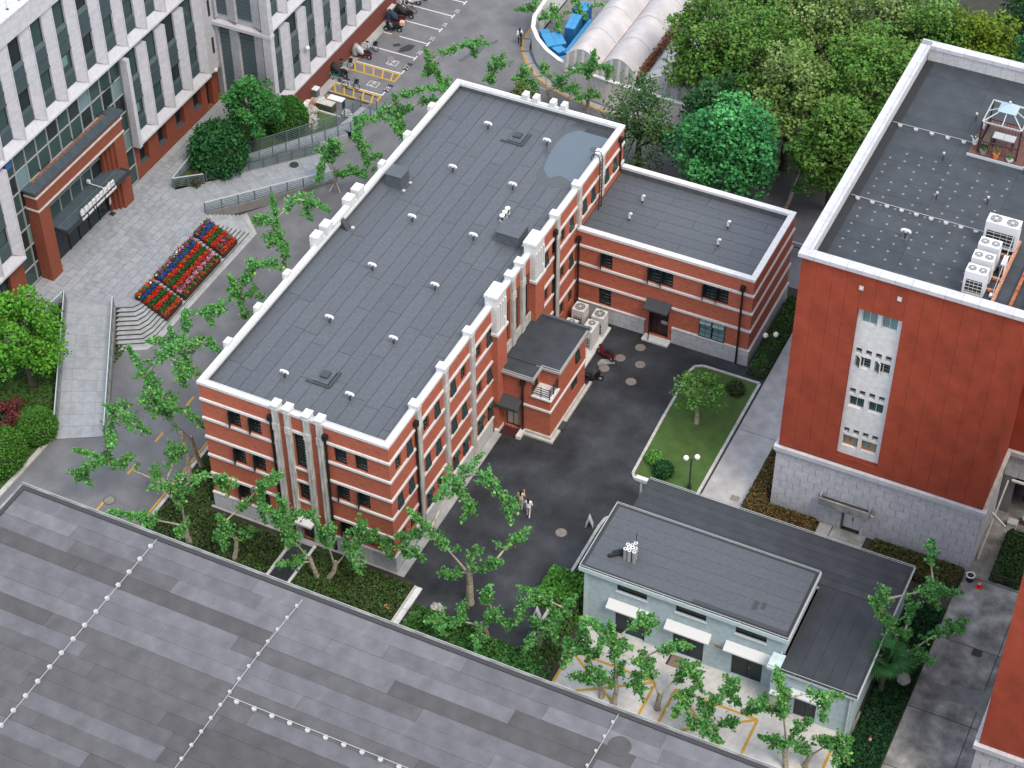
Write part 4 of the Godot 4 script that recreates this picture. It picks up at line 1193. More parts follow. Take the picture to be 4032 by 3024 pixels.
	railing("metal railing around the plaza corner of the bush bed", [V(-34.4, 1.3, -31.5), V(-33.95, 1.3, -26.55), V(-32.2, 1.1, -28.3)], 1.0, 6, 1.2, true)
	disc(rb, "manhole_cover", V(-27.6, .36, -34.3), .38, .03, M.tar)
	# narrow ramp
	var cen := [V(-31.6, 1.28, -31.0), V(-26.0, .75, -39.7), V(-26.05, .03, -44.0)]
	rp = Geo.new()
	for i in 2:
		var d: Vector3 = (cen[i + 1] - cen[i]).normalized()
		var s := d.cross(Vector3.UP).normalized() * .72
		rp.quad(cen[i] - s, cen[i] + s, cen[i + 1] + s, cen[i + 1] - s)
		rp.quad(cen[i] - s + V(0, -1.3, 0), cen[i] - s, cen[i + 1] - s, cen[i + 1] - s + V(0, -1.3, 0))
		rp.quad(cen[i] + s, cen[i] + s + V(0, -1.3, 0), cen[i + 1] + s + V(0, -1.3, 0), cen[i + 1] + s)
	structure("access_ramp", rp, M.paver2)
	railing("long dark railing between the access ramp and the mound garden", [V(-32.3, 1.25, -31.3), V(-26.75, .75, -39.9), V(-26.8, .05, -44.0)], 1.05, 6, 1.2)
	railing("dark railing on the outer side of the access ramp", [V(-31.0, 1.25, -30.7), V(-25.25, .75, -39.6), V(-25.3, .05, -44.0)], 1.05, 6, 1.2)
	railing("dark railing between the access ramp and the far vehicle ramp", [V(-32.2, 1.15, -28.6), V(-26.7, .2, -36.9)], .95, 6, 1.2)
	# garden bed beside the wing
	var bed := Geo.new()
	var bp := [V(-33.7, 1.2, -27.0), V(-32.4, 1.1, -31.2), V(-26.9, .55, -40.0), V(-27.7, .25, -41.5), V(-31.4, .3, -41.5), V(-34.35, 1.1, -38.5), V(-34.35, 1.2, -28)]
	for i in range(1, 6): bed.tri(bp[0], bp[i], bp[i + 1])
	structure("mound_lawn", bed, M.lawn)
	var ks := thing("lawn_edge", "pale kerb between the mound lawn and the heap of junk", "kerb", V(-29, .2, -41.6))
	for i in 4: bx(ks, "kerb_stone", V(-31.4 + i, .0, -41.72), V(-30.42 + i, .38, -41.55), M.kerb)
	_planters()

func _planters() -> void:
	var pk := Color(.34, .06, .16)
	var rd := Color(.52, .012, .008)
	var og := Color(.42, .05, .015)
	var gr := Color(.025, .085, .02)
	var bl := Color(.015, .045, .42)
	var rose := Color(.45, .2, .3)
	var rows := [
		[[og, gr], [bl], [rd], [gr], [rd], [gr], [og]],
		[[pk, gr], [bl], [rd, og], [gr], [rd, og], [rose, pk], [gr, og]],
		[[pk, gr], [bl], [og, rd], [gr], [rd], [pk, gr], [og, rd]]]
	var zs := [[-16.15, -14.05], [-21.55, -16.6], [-24.0, -22.05]]
	var names := ["stepped flower planter nearest the ramp, red rows and no pink", "longest stepped flower planter, with blue, red and pink rows", "stepped flower planter farthest from the ramp, with a dark pink row"]
	for p in 3:
		var o := thing("flower_planter", names[p], "planter", V(-27.8, 0, (zs[p][0] + zs[p][1]) * .5), "flower planters on the stairs")
		for k in 7:
			var x := -29.25 + k * .375
			var y := 1.62 - k * .175
			bx(o, "trough", V(x, y - .55 if y > .6 else .03, zs[p][0]), V(x + .36, y, zs[p][1]), mat("trough_brown", .045, .022, .017, .7) if not M.has("trough_brown") else M.trough_brown)
			var g := Geo.new()
			var r := RandomNumberGenerator.new()
			r.seed = p * 10 + k
			var L: float = zs[p][1] - zs[p][0]
			for i in int(L * 95):
				var z: float = zs[p][0] + r.randf() * L
				var cs: Array = rows[p][k]
				var c: Color = cs[0] if cs.size() == 1 or fmod(abs(z) * 1.7 + k, 1.0) < .6 else cs[1]
				if k == 1 and fmod(abs(z), .55) > .33: c = gr
				if r.randf() < .22: c = gr
				if k == 0 and r.randf() < .05: c = Color(.7, .7, .65)
				leafq(g, V(x + r.randf_range(.0, .36), y + .04 + r.randf() * .2, z), r.randf_range(.1, .19), vary(c, r, .3), r, 1.0)
			geo(o, "flowers", g, M.leaf).set_meta("kind", "stuff")
func lightning_line(label: String, a: Vector3, b: Vector3, gap: float, rad: float, bow := 0.0) -> void:
	var o := thing("roof_conductor", label, "cable", a)
	var c: int = roundi(a.distance_to(b) / gap)
	var pts := []
	var rr := []
	for i in 13:
		var t := i / 12.0
		pts.append(a.lerp(b, t) + V(0, .14, 0) + (b - a).normalized().cross(Vector3.UP) * (sin(t * PI * 2.0) * bow))
		rr.append(.022)
	var g := Geo.new()
	g.tube(pts, rr, 5)
	geo(o, "cable", g, M.grey_metal)
	for i in c:
		var t := (i + .5) / c
		disc(o, "cable_block", a.lerp(b, t) + (b - a).normalized().cross(Vector3.UP) * (sin(t * PI * 2.0) * bow + .07), rad, .11, M.block, 12)

func _front_block() -> void:
	var b := thing("near_block", "large flat roofed block with patched grey felt roof closest to the camera", "building", V(10, 0, 30))
	var x0 := -15.8
	var x1 := 46.0
	var z0 := 14.65
	var z1 := 52.0
	var y := 14.75
	bx(b, "wall_body", V(x0, 0, z0), V(x1, y - .3, z1), M.concrete_dark)
	bx(b, "roof_base", V(x0 + .2, y - .3, z0 + .2), V(x1 - .2, y - .02, z1 - .2), M.sheet_seam)
	# dark gutter lip and outer coping with a thin rail
	bx(b, "gutter", V(x0 - .05, y - .35, z0 - .05), V(x1, y + .06, z0 + .2), M.tar)
	bx(b, "gutter", V(x0 - .05, y - .35, z0 + .2), V(x0 + .2, y + .06, z1), M.tar)
	bx(b, "outer_lip", V(x0 - .2, y - .05, z0 - .2), V(x1, y + .08, z0 - .05), M.concrete_old)
	bx(b, "outer_lip", V(x0 - .2, y - .05, z0 - .05), V(x0 - .05, y + .08, z1), M.concrete_old)
	stick(b, "edge_rail", V(x0 - .12, y + .2, z0 - .12), V(x1, y + .2, z0 - .12), .03, .03, M.grey_metal)
	for i in 40: stick(b, "rail_pin", V(x0 + .5 + i * 1.1, y + .05, z0 - .12), V(x0 + .5 + i * 1.1, y + .2, z0 - .12), .02, .02, M.grey_metal)
	# sheets lie along x in the far part, along z in the near corner
	var r := RandomNumberGenerator.new()
	r.seed = 77
	var z := z0 + .22
	var row := 0
	while z < 40.0:
		var x := x0 + .22 - r.randf_range(0, 8.0)
		var w := .98
		while x < x1 - .3:
			var L := r.randf_range(6.0, 13.0)
			var a := maxf(x, x0 + .22)
			var e := minf(x + L, x1 - .3)
			var tone := r.randi() % 3
			if r.randf() < .30 and row > 1: tone = 3 + (r.randi() % 2)
			if row < 2 and r.randf() < .6: tone = 5
			if row > 7 and x < -1.0 and x + L < 6.0 and row < 18: tone = 3 if r.randf() < .6 else 2
			if e - a > .3: bx(b, "roof_sheet", V(a, y - .05, z), V(e - .012, y + .006 * (r.randi() % 3), z + w - .012), M["sheet%d" % tone])
			x += L
		z += w
		row += 1
	slab("round_stain", circle(Vector2(22.5, 16.6), .62, 20), y + .01, y + .02, M.sheet4, b)
	lightning_line("pale roof cable with white blocks crossing the near roof at its far corner", V(-6.5, y, 14.9), V(-6.75, y, 36), 1.06, .14)
	lightning_line("pale sagging roof cable with small blocks crossing the middle of the near roof", V(3.1, y, 15.2), V(2.6, y, 33), .96, .1, .1)
	lightning_line("pale roof cable with white blocks branching off along the near roof", V(2.9, y, 22.55), V(22, y, 22.5), 1.08, .14)
	lightning_line("pale roof cable with small blocks on the near roof beside the round stain", V(21.7, y, 14.9), V(21.4, y, 25), 1.0, .09)
	lightning_line("short pale roof cable at the bottom corner of the near roof", V(-8, y, 33.3), V(3, y, 33.2), 1.05, .1)
func circle(c: Vector2, r: float, n: int) -> Array:
	var a := []
	for i in n: a.append(c + Vector2(cos(TAU * i / n), sin(TAU * i / n)) * r)
	return a

func _red_block() -> void:
	var b := thing("red_block", "tall red block with white stone base, window strip and gazebo on its roof", "building", V(27, 0, -28))
	var x0 := 20.0
	var x1 := 33.6
	var zf := -15.9
	var zb := -40.5
	# red front with joints as narrow real gaps between tall panels
	var st := [3.8, 6.6, 6.6, 19.0]
	facade(b, "front_core", V(x0, 5.6, zf - .06), HX, HZ, x1 - x0, 16.3, [[3.8, 1.0, 6.58, 13.4]], .5, mat("red_joint", .16, .022, .012, .9))
	var cuts := [0.0, 1.0, 2.0, 2.9, 3.8]
	for i in 4: bx(b, "red_panel", V(x0 + cuts[i] + .006, 5.9, zf - .06), V(x0 + cuts[i + 1] - .006, 21.85, zf), M.red_wall)
	cuts = [6.58, 7.6, 8.75, 9.95, 11.15, 12.35, 13.6]
	for i in 6: bx(b, "red_panel", V(x0 + cuts[i] + .006, 5.9, zf - .06), V(x0 + cuts[i + 1] - .006, 21.85, zf), M.red_wall)
	for i in 3: bx(b, "red_panel", V(x0 + 3.8 + i * .927 + .006, 19.05, zf - .06), V(x0 + 3.8 + (i + 1) * .927 - .006, 21.85, zf), M.red_wall)
	bx(b, "red_panel", V(x0 + 3.8, 5.9, zf - .06), V(x0 + 6.58, 6.55, zf), M.red_wall)
	# pale window strip
	var holes := []
	for y in [17.75, 14.15, 10.75, 7.3]:
		for e in 2: holes.append([.24 + e * 1.25, y - 6.55, 1.24 + e * 1.25, y - 6.55 + (1.1 if y > 17 else .95)])
		if y < 17:
			for e in 4: holes.append([.22 + (e / 2) * 1.25 + (e % 2) * .62, y - 6.55 + 1.15, .60 + (e / 2) * 1.25 + (e % 2) * .62, y - 6.55 + 1.6])
	facade(b, "window_strip", V(x0 + 3.8, 6.55, zf - .3), HX, HZ, 2.78, 12.5, holes, .3, M.white_wall)
	for y in [17.75, 14.15, 10.75, 7.3]:
		for e in 2:
			var xx := x0 + 3.8 + .24 + e * 1.25
			if y < 8:
				bx(b, "rusty_panel", V(xx, y, zf - .56), V(xx + 1.0, y + .95, zf - .5), M.rust_panel)
				for k in 2: bx(b, "window_pane", V(xx + .13 + k * .48, y + .15, zf - .5), V(xx + .38 + k * .48, y + .85, zf - .49), M.glass_pale)
			else:
				window(b, V(xx, y, zf - .3), HX, HZ, 1.0, 1.1 if y > 17 else .95, 2, 1, 1 if y > 13 and y < 15 else 0, "glass_pale" if y > 17 else "glass_green", 40, .2, "white_metal")
		if y < 17:
			for e in 4: bx(b, "vent_slot", V(x0 + 3.8 + .22 + (e / 2) * 1.25 + (e % 2) * .62, y + 1.15, zf - .62), V(x0 + 3.8 + .6 + (e / 2) * 1.25 + (e % 2) * .62, y + 1.6, zf - .6), M.dark_metal)
	for x in [23.7, 26.05]:
		bx(b, "wall_vent", V(x, 20.55, zf), V(x + .28, 20.85, zf + .06), M.kerb)
		bx(b, "vent_grille", V(x + .05, 20.6, zf + .06), V(x + .23, 20.8, zf + .075), M.white_metal)
	# other walls
	bx(b, "path_wall", V(x0, 0, zb), V(x0 + .3, 21.85, zf - .1), M.red_wall)
	bx(b, "rear_wall", V(x0 + .3, 0, zb), V(x1, 21.85, zb + .3), M.red_wall)
	bx(b, "alley_wall", V(x1 - .3, 5.5, zb + .3), V(x1, 21.85, zf - .1), M.red_wall)
	# white stone base: every block built
	var dh := [[4.9, -.1, 6.25, 1.9]]
	bx(b, "base_core", V(x0 - .05, 0, zf - .6), V(x0 + 4.9, 5.5, zf - .005), M.plinth_joint)
	bx(b, "base_core", V(x0 + 6.25, 0, zf - .6), V(x1 + .05, 5.5, zf - .005), M.plinth_joint)
	bx(b, "base_core", V(x0 + 4.9, 1.9, zf - .6), V(x0 + 6.25, 5.5, zf - .005), M.plinth_joint)
	bx(b, "base_core", V(x0 - .05, 0, zb), V(x0 - .002, 5.5, zf - .6), M.plinth_joint)
	bx(b, "base_core", V(x1 + .002, 0, zb), V(x1 + .05, 5.5, zf - .6), M.plinth_joint)
	blocks(b, V(x0 - .08, 0, zf), HX, HZ, x1 - x0 + .125, 5.4, .93, 8, dh, "panel")
	blocks(b, V(x1 + .05, 0, zf + .03), -HZ, HX, 6.0, 5.4, .93, 8, [], "panel")
	for i in 16: bx(b, "ledge_stone", V(x0 - .25 + i * .886, 5.45, zf - .4), V(x0 - .25 + i * .886 + .876, 5.78, zf + .22), M["panel%d" % (i % 3)])
	for i in 16: bx(b, "ledge_foot", V(x0 - .15 + i * .87, 5.2, zf - .4), V(x0 - .15 + i * .87 + .86, 5.44, zf + .1), M["panel%d" % ((i + 1) % 3)])
	for i in 7: bx(b, "ledge_stone", V(x1 - .1, 5.45, zf - .42 - (i + .985) * .9), V(x1 + .25, 5.78, zf - .42 - i * .9), M.kerb)
	for i in 4: bx(b, "ledge_stone", V(x0 - .22, 5.45, zf - .42 - (i + .985) * 1.2), V(x0 + .1, 5.78, zf - .42 - i * 1.2), M.panel1)
	# door and concrete trough above it
	bx(b, "door_leaf", V(24.95, .1, zf - .3), V(25.6, 1.85, zf - .22), M.white_metal)
	bx(b, "door_leaf", V(25.62, .1, zf - .3), V(26.25, 1.85, zf - .22), M.white_metal)
	stick(b, "door_handle", V(25.55, .85, zf - .19), V(25.55, 1.15, zf - .19), .04, .04, M.dark_metal)
	var tr := thing("wall_trough", "weathered concrete planter trough on the white stone base above the door", "planter", V(25, 2.4, zf))
	bx(tr, "front_panel", V(23.3, 2.35, zf + .5), V(26.75, 2.85, zf + .62), M.concrete_old)
	bx(tr, "end_panel", V(23.3, 2.35, zf + .03), V(23.42, 3.0, zf + .5), M.concrete_old)
	bx(tr, "end_panel", V(26.63, 2.35, zf + .03), V(26.75, 3.0, zf + .5), M.concrete_old)
	bx(tr, "bottom", V(23.3, 2.25, zf + .03), V(26.75, 2.35, zf + .62), M.concrete_old)
	bx(tr, "soil", V(23.42, 2.4, zf + .03), V(26.63, 2.55, zf + .5), M.soil)
	stick(tr, "drain_spout", V(26.75, 2.45, zf + .3), V(27.0, 2.42, zf + .34), .06, .06, M.white_metal)
	# roof: felt, parapet, coping stones
	var y := 20.9
	bx(b, "roof_base", V(x0 + .3, y - .5, zb + .3), V(x1 - .3, y - .02, zf - .06), M.felt_seam)
	var z := zb + .35
	while z < zf - .6:
		var x := x0 + .95
		var k := 0
		while x < x1 - .35:
			var e := minf(x + 4.2, x1 - .32)
			bx(b, "roof_sheet", V(x, y - .04, z), V(e - .015, y, minf(z + 1.7, zf - .5) - .015), M["old_felt%d" % (rng.randi() % 3)])
			x += 4.2
		z += 1.7
	bx(b, "roof_gutter", V(x0 + .34, y - .1, zb + .4), V(x0 + .94, y - .03, zf - .5), M.concrete_dark)
	for i in 25:
		bx(b, "parapet_panel", V(x0 + .3, y - .1, zb + .35 + i * .96), V(x0 + .36, 21.8, zb + .35 + i * .96 + .945), M["plinth%d" % (rng.randi() % 3)])
	for i in 13:
		bx(b, "parapet_panel", V(x0 + .4 + i * 1.0, y - .1, zb + .3), V(x0 + .4 + i * 1.0 + .985, 21.8, zb + .36), M["plinth%d" % (rng.randi() % 3)])
	bx(b, "parapet_inner", V(x0 + .4, y - .1, zf - .5), V(x1 - .3, 21.8, zf - .42), M.kerb)
	for i in 14: bx(b, "coping_stone", V(x0 - .2 + i * 1.0, 21.82, zf - .48), V(x0 - .2 + i * 1.0 + .985, 22.1, zf + .2), M["panel%d" % (i % 3)])
	for i in 26: bx(b, "coping_stone", V(x0 - .2, 21.82, zf - .5 - (i + .985) * .93), V(x0 + .5, 22.1, zf - .5 - i * .93), M["panel%d" % (i % 3)])
	for i in 14: bx(b, "coping_stone", V(x0 - .2 + i * 1.0, 21.82, zb - .2), V(x0 - .2 + i * 1.0 + .985, 22.1, zb + .45), M["panel%d" % (i % 3)])
	stick(b, "lightning_rail", V(x0 + .35, 22.2, zf - .3), V(x0 + .35, 22.2, zb), .025, .025, M.grey_metal)
	for i in 9: for j in 24:
		if (i * 5 + j * 3) % 7 == 0: continue
		if j < 14: disc(b, "felt_patch", V(x0 + 1.4 + i * .95 + (j % 2) * .1, y - .01, -29.4 + j * .82), .085, .02, M.concrete_dark, 8)
	lightning_line("roof cable with white blocks running from the parapet to the gazebo deck", V(20.5, y, -32.18), V(25.8, y, -32.2), 1.0, .15)
	lightning_line("roof cable with white blocks on the red block's roof ending at the tall fan units", V(20.5, y, -23.75), V(29.0, y, -23.7), 1.0, .15)
	roof_vent(V(24.8, y, -21.2), .5, false, "white capped vent pipe among the round felt patches of the red block", "")
	for q in [[25.3, -34.8, "thin pale pipe stub near the gazebo's far side"], [24.6, -29.8, "thin pale pipe stub before the gazebo deck"], [25.4, -25.7, "thin pale pipe stub near the middle of the red block's roof"], [28.4, -26.6, "thin pale pipe stub behind the fan units"], [29.6, -30.5, "thin dark pipe stub below the gazebo deck corner"]]:
		var o := thing("pipe_stub", q[2], "pipe", V(q[0], y, q[1]))
		disc(o, "stub", V(q[0], y, q[1]), .05, .45, M.membrane_patch, 8)
		disc(o, "cap", V(q[0], y + .45, q[1]), .08, .12, M.kerb, 8)
	_gazebo(y)
	_fan_units(y)
	# rear wing closing the narrow court beside the alley
	var w := thing("red_rear_wing", "dark red wing with stone base closing the narrow court beside the red block", "building", V(40, 0, -28))
	bx(w, "wall_body", V(33.62, 5.8, -40), V(50, 21.85, -22.0), M.red_wall)
	bx(w, "ledge", V(33.62, 5.45, -22.3), V(50, 5.8, -21.75), M.kerb)
	bx(w, "base_back", V(33.7, 0, -26), V(50, 5.4, -25.8), M.concrete_dark)
	for q in [[V(33.7, 3.4, -22.4), V(50, 5.44, -22.05)], [V(33.7, 0, -22.4), V(34.5, 3.4, -22.05)]]: bx(w, "base_core", q[0], q[1], M.plinth_joint)
	blocks(w, V(33.7, 3.4, -22.05), HX, HZ, 16, 2.0, .93, 3)
	stick(w, "white_pipe", V(34.3, 3.2, -21.9), V(45, 3.3, -21.9), .14, .14, M.white_metal)
	stick(w, "white_pipe", V(33.9, .2, -17.0), V(34.1, 3.2, -21.8), .1, .1, M.kerb)
	stick(w, "white_pipe", V(33.8, 2.1, -19.6), V(34.9, 1.6, -19.2), .1, .1, M.white_metal)
	var d := thing("red_corner_block", "red wall and white stone base of the block at the lower right corner", "building", V(44, 0, -5))
	bx(d, "wall_body", V(38.4, 5.8, -13), V(56, 24, 1.55), M.red_wall)
	bx(d, "base_core", V(38.35, 0, -13), V(56, 5.45, 1.55), M.plinth_joint)
	for i in 14: bx(d, "ledge_stone", V(38.15 + i * .95, 5.45, 1.3), V(38.15 + i * .95 + .94, 5.8, 1.82), M["panel%d" % (i % 3)])
	for i in 12: bx(d, "ledge_stone", V(38.12, 5.45, 1.28 - (i + .985) * 1.1), V(38.5, 5.8, 1.28 - i * 1.1), M.panel0)
	blocks(d, V(38.33, 0, 1.55), HX, HZ, 14, 5.4, .93, 8, [], "panel")

func _gazebo(y: float) -> void:
	var d := thing("timber_deck", "low reddish timber deck under the gazebo on the red block's roof", "deck", V(28, y, -32.5))
	for i in 22: bx(d, "plank", V(25.86 + i * .25, y + .12, -35.2), V(25.86 + i * .25 + .24, y + .2, -30.95), M.deck)
	bx(d, "edge_trim", V(25.8, y, -30.94), V(31.4, y + .19, -30.88), M.rail_pale)
	bx(d, "joist_box", V(25.9, y, -35.1), V(31.3, y + .115, -30.95), M.wood_dark)
	var g := thing("gazebo", "open gazebo frame with small pale canopy top on the timber deck", "gazebo", V(27.6, y + .2, -32.6))
	var P := [V(26.35, 0, -33.9), V(28.85, 0, -33.9), V(28.85, 0, -31.35), V(26.35, 0, -31.35)]
	var yy := y + .2
	for p in P: stick(g, "post", V(p.x, yy, p.z), V(p.x, yy + 2.3, p.z), .1, .1, M.wood_dark)
	for i in 4:
		var a: Vector3 = P[i]
		var b: Vector3 = P[(i + 1) % 4]
		stick(g, "eave_beam", V(a.x, yy + 2.3, a.z), V(b.x, yy + 2.3, b.z), .07, .09, M.grey_metal)
		stick(g, "guard_rail", V(a.x, yy + .85, a.z), V(b.x, yy + .85, b.z), .07, .06, M.wood_dark)
		if i != 1:
			for k in 12:
				var q := a.lerp(b, (k + .5) / 12.0)
				stick(g, "guard_slat", V(q.x, yy + .1, q.z), V(q.x, yy + .82, q.z), .06, .02, M.wood_dark)
	var c := V(27.6, yy + 3.05, -32.62)
	for p in P + [V(27.6, 0, -33.9), V(28.85, 0, -32.6), V(27.6, 0, -31.35), V(26.35, 0, -32.6)]:
		stick(g, "rafter", V(p.x, yy + 2.32, p.z), V(lerpf(p.x, c.x, .75), yy + 2.88, lerpf(p.z, c.z, .75)), .05, .05, M.rail_pale)
	var top := Geo.new()
	var q := [V(27.0, yy + 2.85, -33.2), V(28.2, yy + 2.85, -33.2), V(28.2, yy + 2.85, -32.05), V(27.0, yy + 2.85, -32.05)]
	for i in 4: top.tri(q[(i + 1) % 4], q[i], c + V(0, .25, 0))
	geo(g, "canopy_top", top, mat("canopy_cloth", .30, .38, .44, .7))
	disc(g, "finial", c + V(0, .22, 0), .08, .12, M.kerb, 8)
	var t := thing("garden_table", "grey topped table inside the gazebo on the roof", "table", V(27.7, yy, -32.5))
	bx(t, "table_top", V(27.0, yy + .7, -32.85), V(27.68, yy + .75, -32.15), M.grey_metal)
	bx(t, "table_top", V(27.7, yy + .7, -32.85), V(28.4, yy + .75, -32.15), M.grey_metal)
	for p in [V(27.1, yy, -32.75), V(28.3, yy, -32.75), V(27.1, yy, -32.25), V(28.3, yy, -32.25)]: stick(t, "leg", p, p + V(0, .7, 0), .06, .06, M.wood_dark)
	var bench := thing("slat_bench", "brown slatted bench along the inside of the gazebo", "bench", V(26.6, yy, -32.6))
	for i in 4: bx(bench, "slat", V(26.45 + i * .12, yy + .42, -33.7), V(26.55 + i * .12, yy + .46, -31.6), mat("bench_brown", .09, .06, .05, .7))
	for z in [-33.5, -31.8]: bx(bench, "support", V(26.47, yy, z - .05), V(26.9, yy + .42, z + .05), M.wood_dark)
	for k in [[26.0, -32.0, "white square pot of white flowers at the deck corner by the gazebo", "white_metal", .2, .36], [27.6, -31.15, "orange clay pot on the front edge of the timber deck", "clay", .2, .32], [26.75, -31.2, "square grey pot with trailing leaves on the timber deck front", "concrete_dark", .22, .24], [28.5, -31.15, "shallow pale tray of seedlings on the timber deck front", "kerb", .24, .14], [26.1, -33.9, "white pot behind the gazebo's far post", "white_metal", .2, .36]]:
		if not M.has("clay"): mat("clay", .50, .13, .05, .8)
		var o := thing("flower_pot", k[2], "plant pot", V(k[0], yy, k[1]), "pots on the timber deck")
		var gg := Geo.new()
		gg.tube([V(k[0], yy, k[1]), V(k[0], yy + k[5], k[1]), V(k[0], yy + k[5] + .04, k[1])], [k[4] * .75, k[4], k[4] * 1.12], 4 if k[3] != "clay" else 12)
		geo(o, "pot", gg, M[k[3]])
		var r := RandomNumberGenerator.new()
		r.seed = int(k[0] * 100)
		gg = Geo.new()
		for i in 60: leafq(gg, V(k[0] + r.randfn() * .1, yy + k[5] + r.randf() * .35, k[1] + r.randfn() * .1), .1, Color(.6, .62, .55) if k[3] == "white_metal" and i > 40 else vary(Color(.05, .13, .03), r), r)
		geo(o, "leaves", gg, M.leaf)

func fan_unit(label: String, at: Vector3, w: float, d: float, h: float, fans: int, group: String) -> void:
	var o := thing("fan_unit", label, "air conditioner", at, group)
	bx(o, "casing", at + V(0, h * .66, 0), at + V(w, h, d), M.white_metal)
	bx(o, "lower_casing", at + V(.0, .08, .0), at + V(w, h * .66, d - .04), M.dark_metal)
	for x in [0.0, w - .14]: bx(o, "corner_panel", at + V(x, .02, d - .08), at + V(x + .14, h * .66, d + .01), M.white_metal)
	bx(o, "corner_panel", at + V(w - .03, .02, 0), at + V(w + .01, h * .66, d - .08), M.white_metal)
	bx(o, "foot_rail", at + V(0, 0, d - .1), at + V(w, .12, d + .012), M.white_metal)
	for i in 4: stick(o, "grille_bar", at + V(.14, .25 + i * h * .15, d + .0), at + V(w - .14, .25 + i * h * .15, d + .0), .02, .025, M.white_metal)
	for i in 3: stick(o, "grille_bar", at + V(w * (.3 + i * .2), .15, d + .0), at + V(w * (.3 + i * .2), h * .66, d + .0), .02, .02, M.white_metal)
	for f in fans:
		var c := at + (V(w * (f + .5) / fans, h, d * .5) if w > d else V(w * .5, h, d * (f + .5) / fans))
		var r := minf(w / fans if w > d else w, d if w > d else d / fans) * .42
		disc(o, "fan_well", c, r, .012, M.grey_metal, 18)
		disc(o, "fan_ring", c + V(0, .012, 0), r * .92, .006, M.concrete_dark, 18)
		for k in 6: stick(o, "fan_spoke", c + V(0, .03, 0), c + V(cos(TAU * k / 6) * r * .92, .03, sin(TAU * k / 6) * r * .92), .03, .015, M.kerb)
		disc(o, "fan_hub", c + V(0, .02, 0), r * .2, .03, M.white_metal, 10)

func _fan_units(y: float) -> void:
	for i in 3: fan_unit(["white twin fan unit nearest the coping of the red block", "white twin fan unit second from the coping of the red block", "white twin fan unit third from the coping, next to the widest unit"][i], V(29.35, y + .25, -18.35 - i * 1.35), 1.27, .8, 1.65, 2, "fan units on the red block")
	fan_unit("widest white twin fan unit at the back of the row on the red block", V(29.2, y + .25, -23.3), 2.0, .9, 1.75, 2, "fan units on the red block")
	var f := thing("steel_girders", "rusty steel beams carrying the fan units on the red block's roof", "frame", V(30.5, y, -20))
	for x in [31.15, 32.2]: bx(f, "beam", V(x, y + .1, -23.6), V(x + .2, y + .3, -16.9), M.rust if x > 32 else M.rust_pale)
	for i in 6: bx(f, "cross_beam", V(29.3, y + .06, -23.2 + i * 1.15), V(31.15, y + .24, -23.05 + i * 1.15), M.rust_pale)
	var s := thing("small_condenser", "small white condenser unit beside the rusty beams", "air conditioner", V(31, y, -20.5))
	bx(s, "casing", V(30.9, y + .25, -21.0), V(31.15, y + 1.0, -20.1), M.white_metal)
	bx(s, "grille", V(30.92, y + .3, -20.1), V(31.13, y + .9, -20.085), M.dark_metal)
	var m := thing("lightning_mast", "thin grey mast standing between the fan units and the rusty beam", "mast", V(31.05, y, -18.2))
	stick(m, "mast", V(31.05, y, -18.2), V(31.3, y + 3.2, -20.3), .05, .05, M.grey_metal)
	bx(m, "foot", V(30.9, y, -18.35), V(31.2, y + .15, -18.05), M.white_metal)

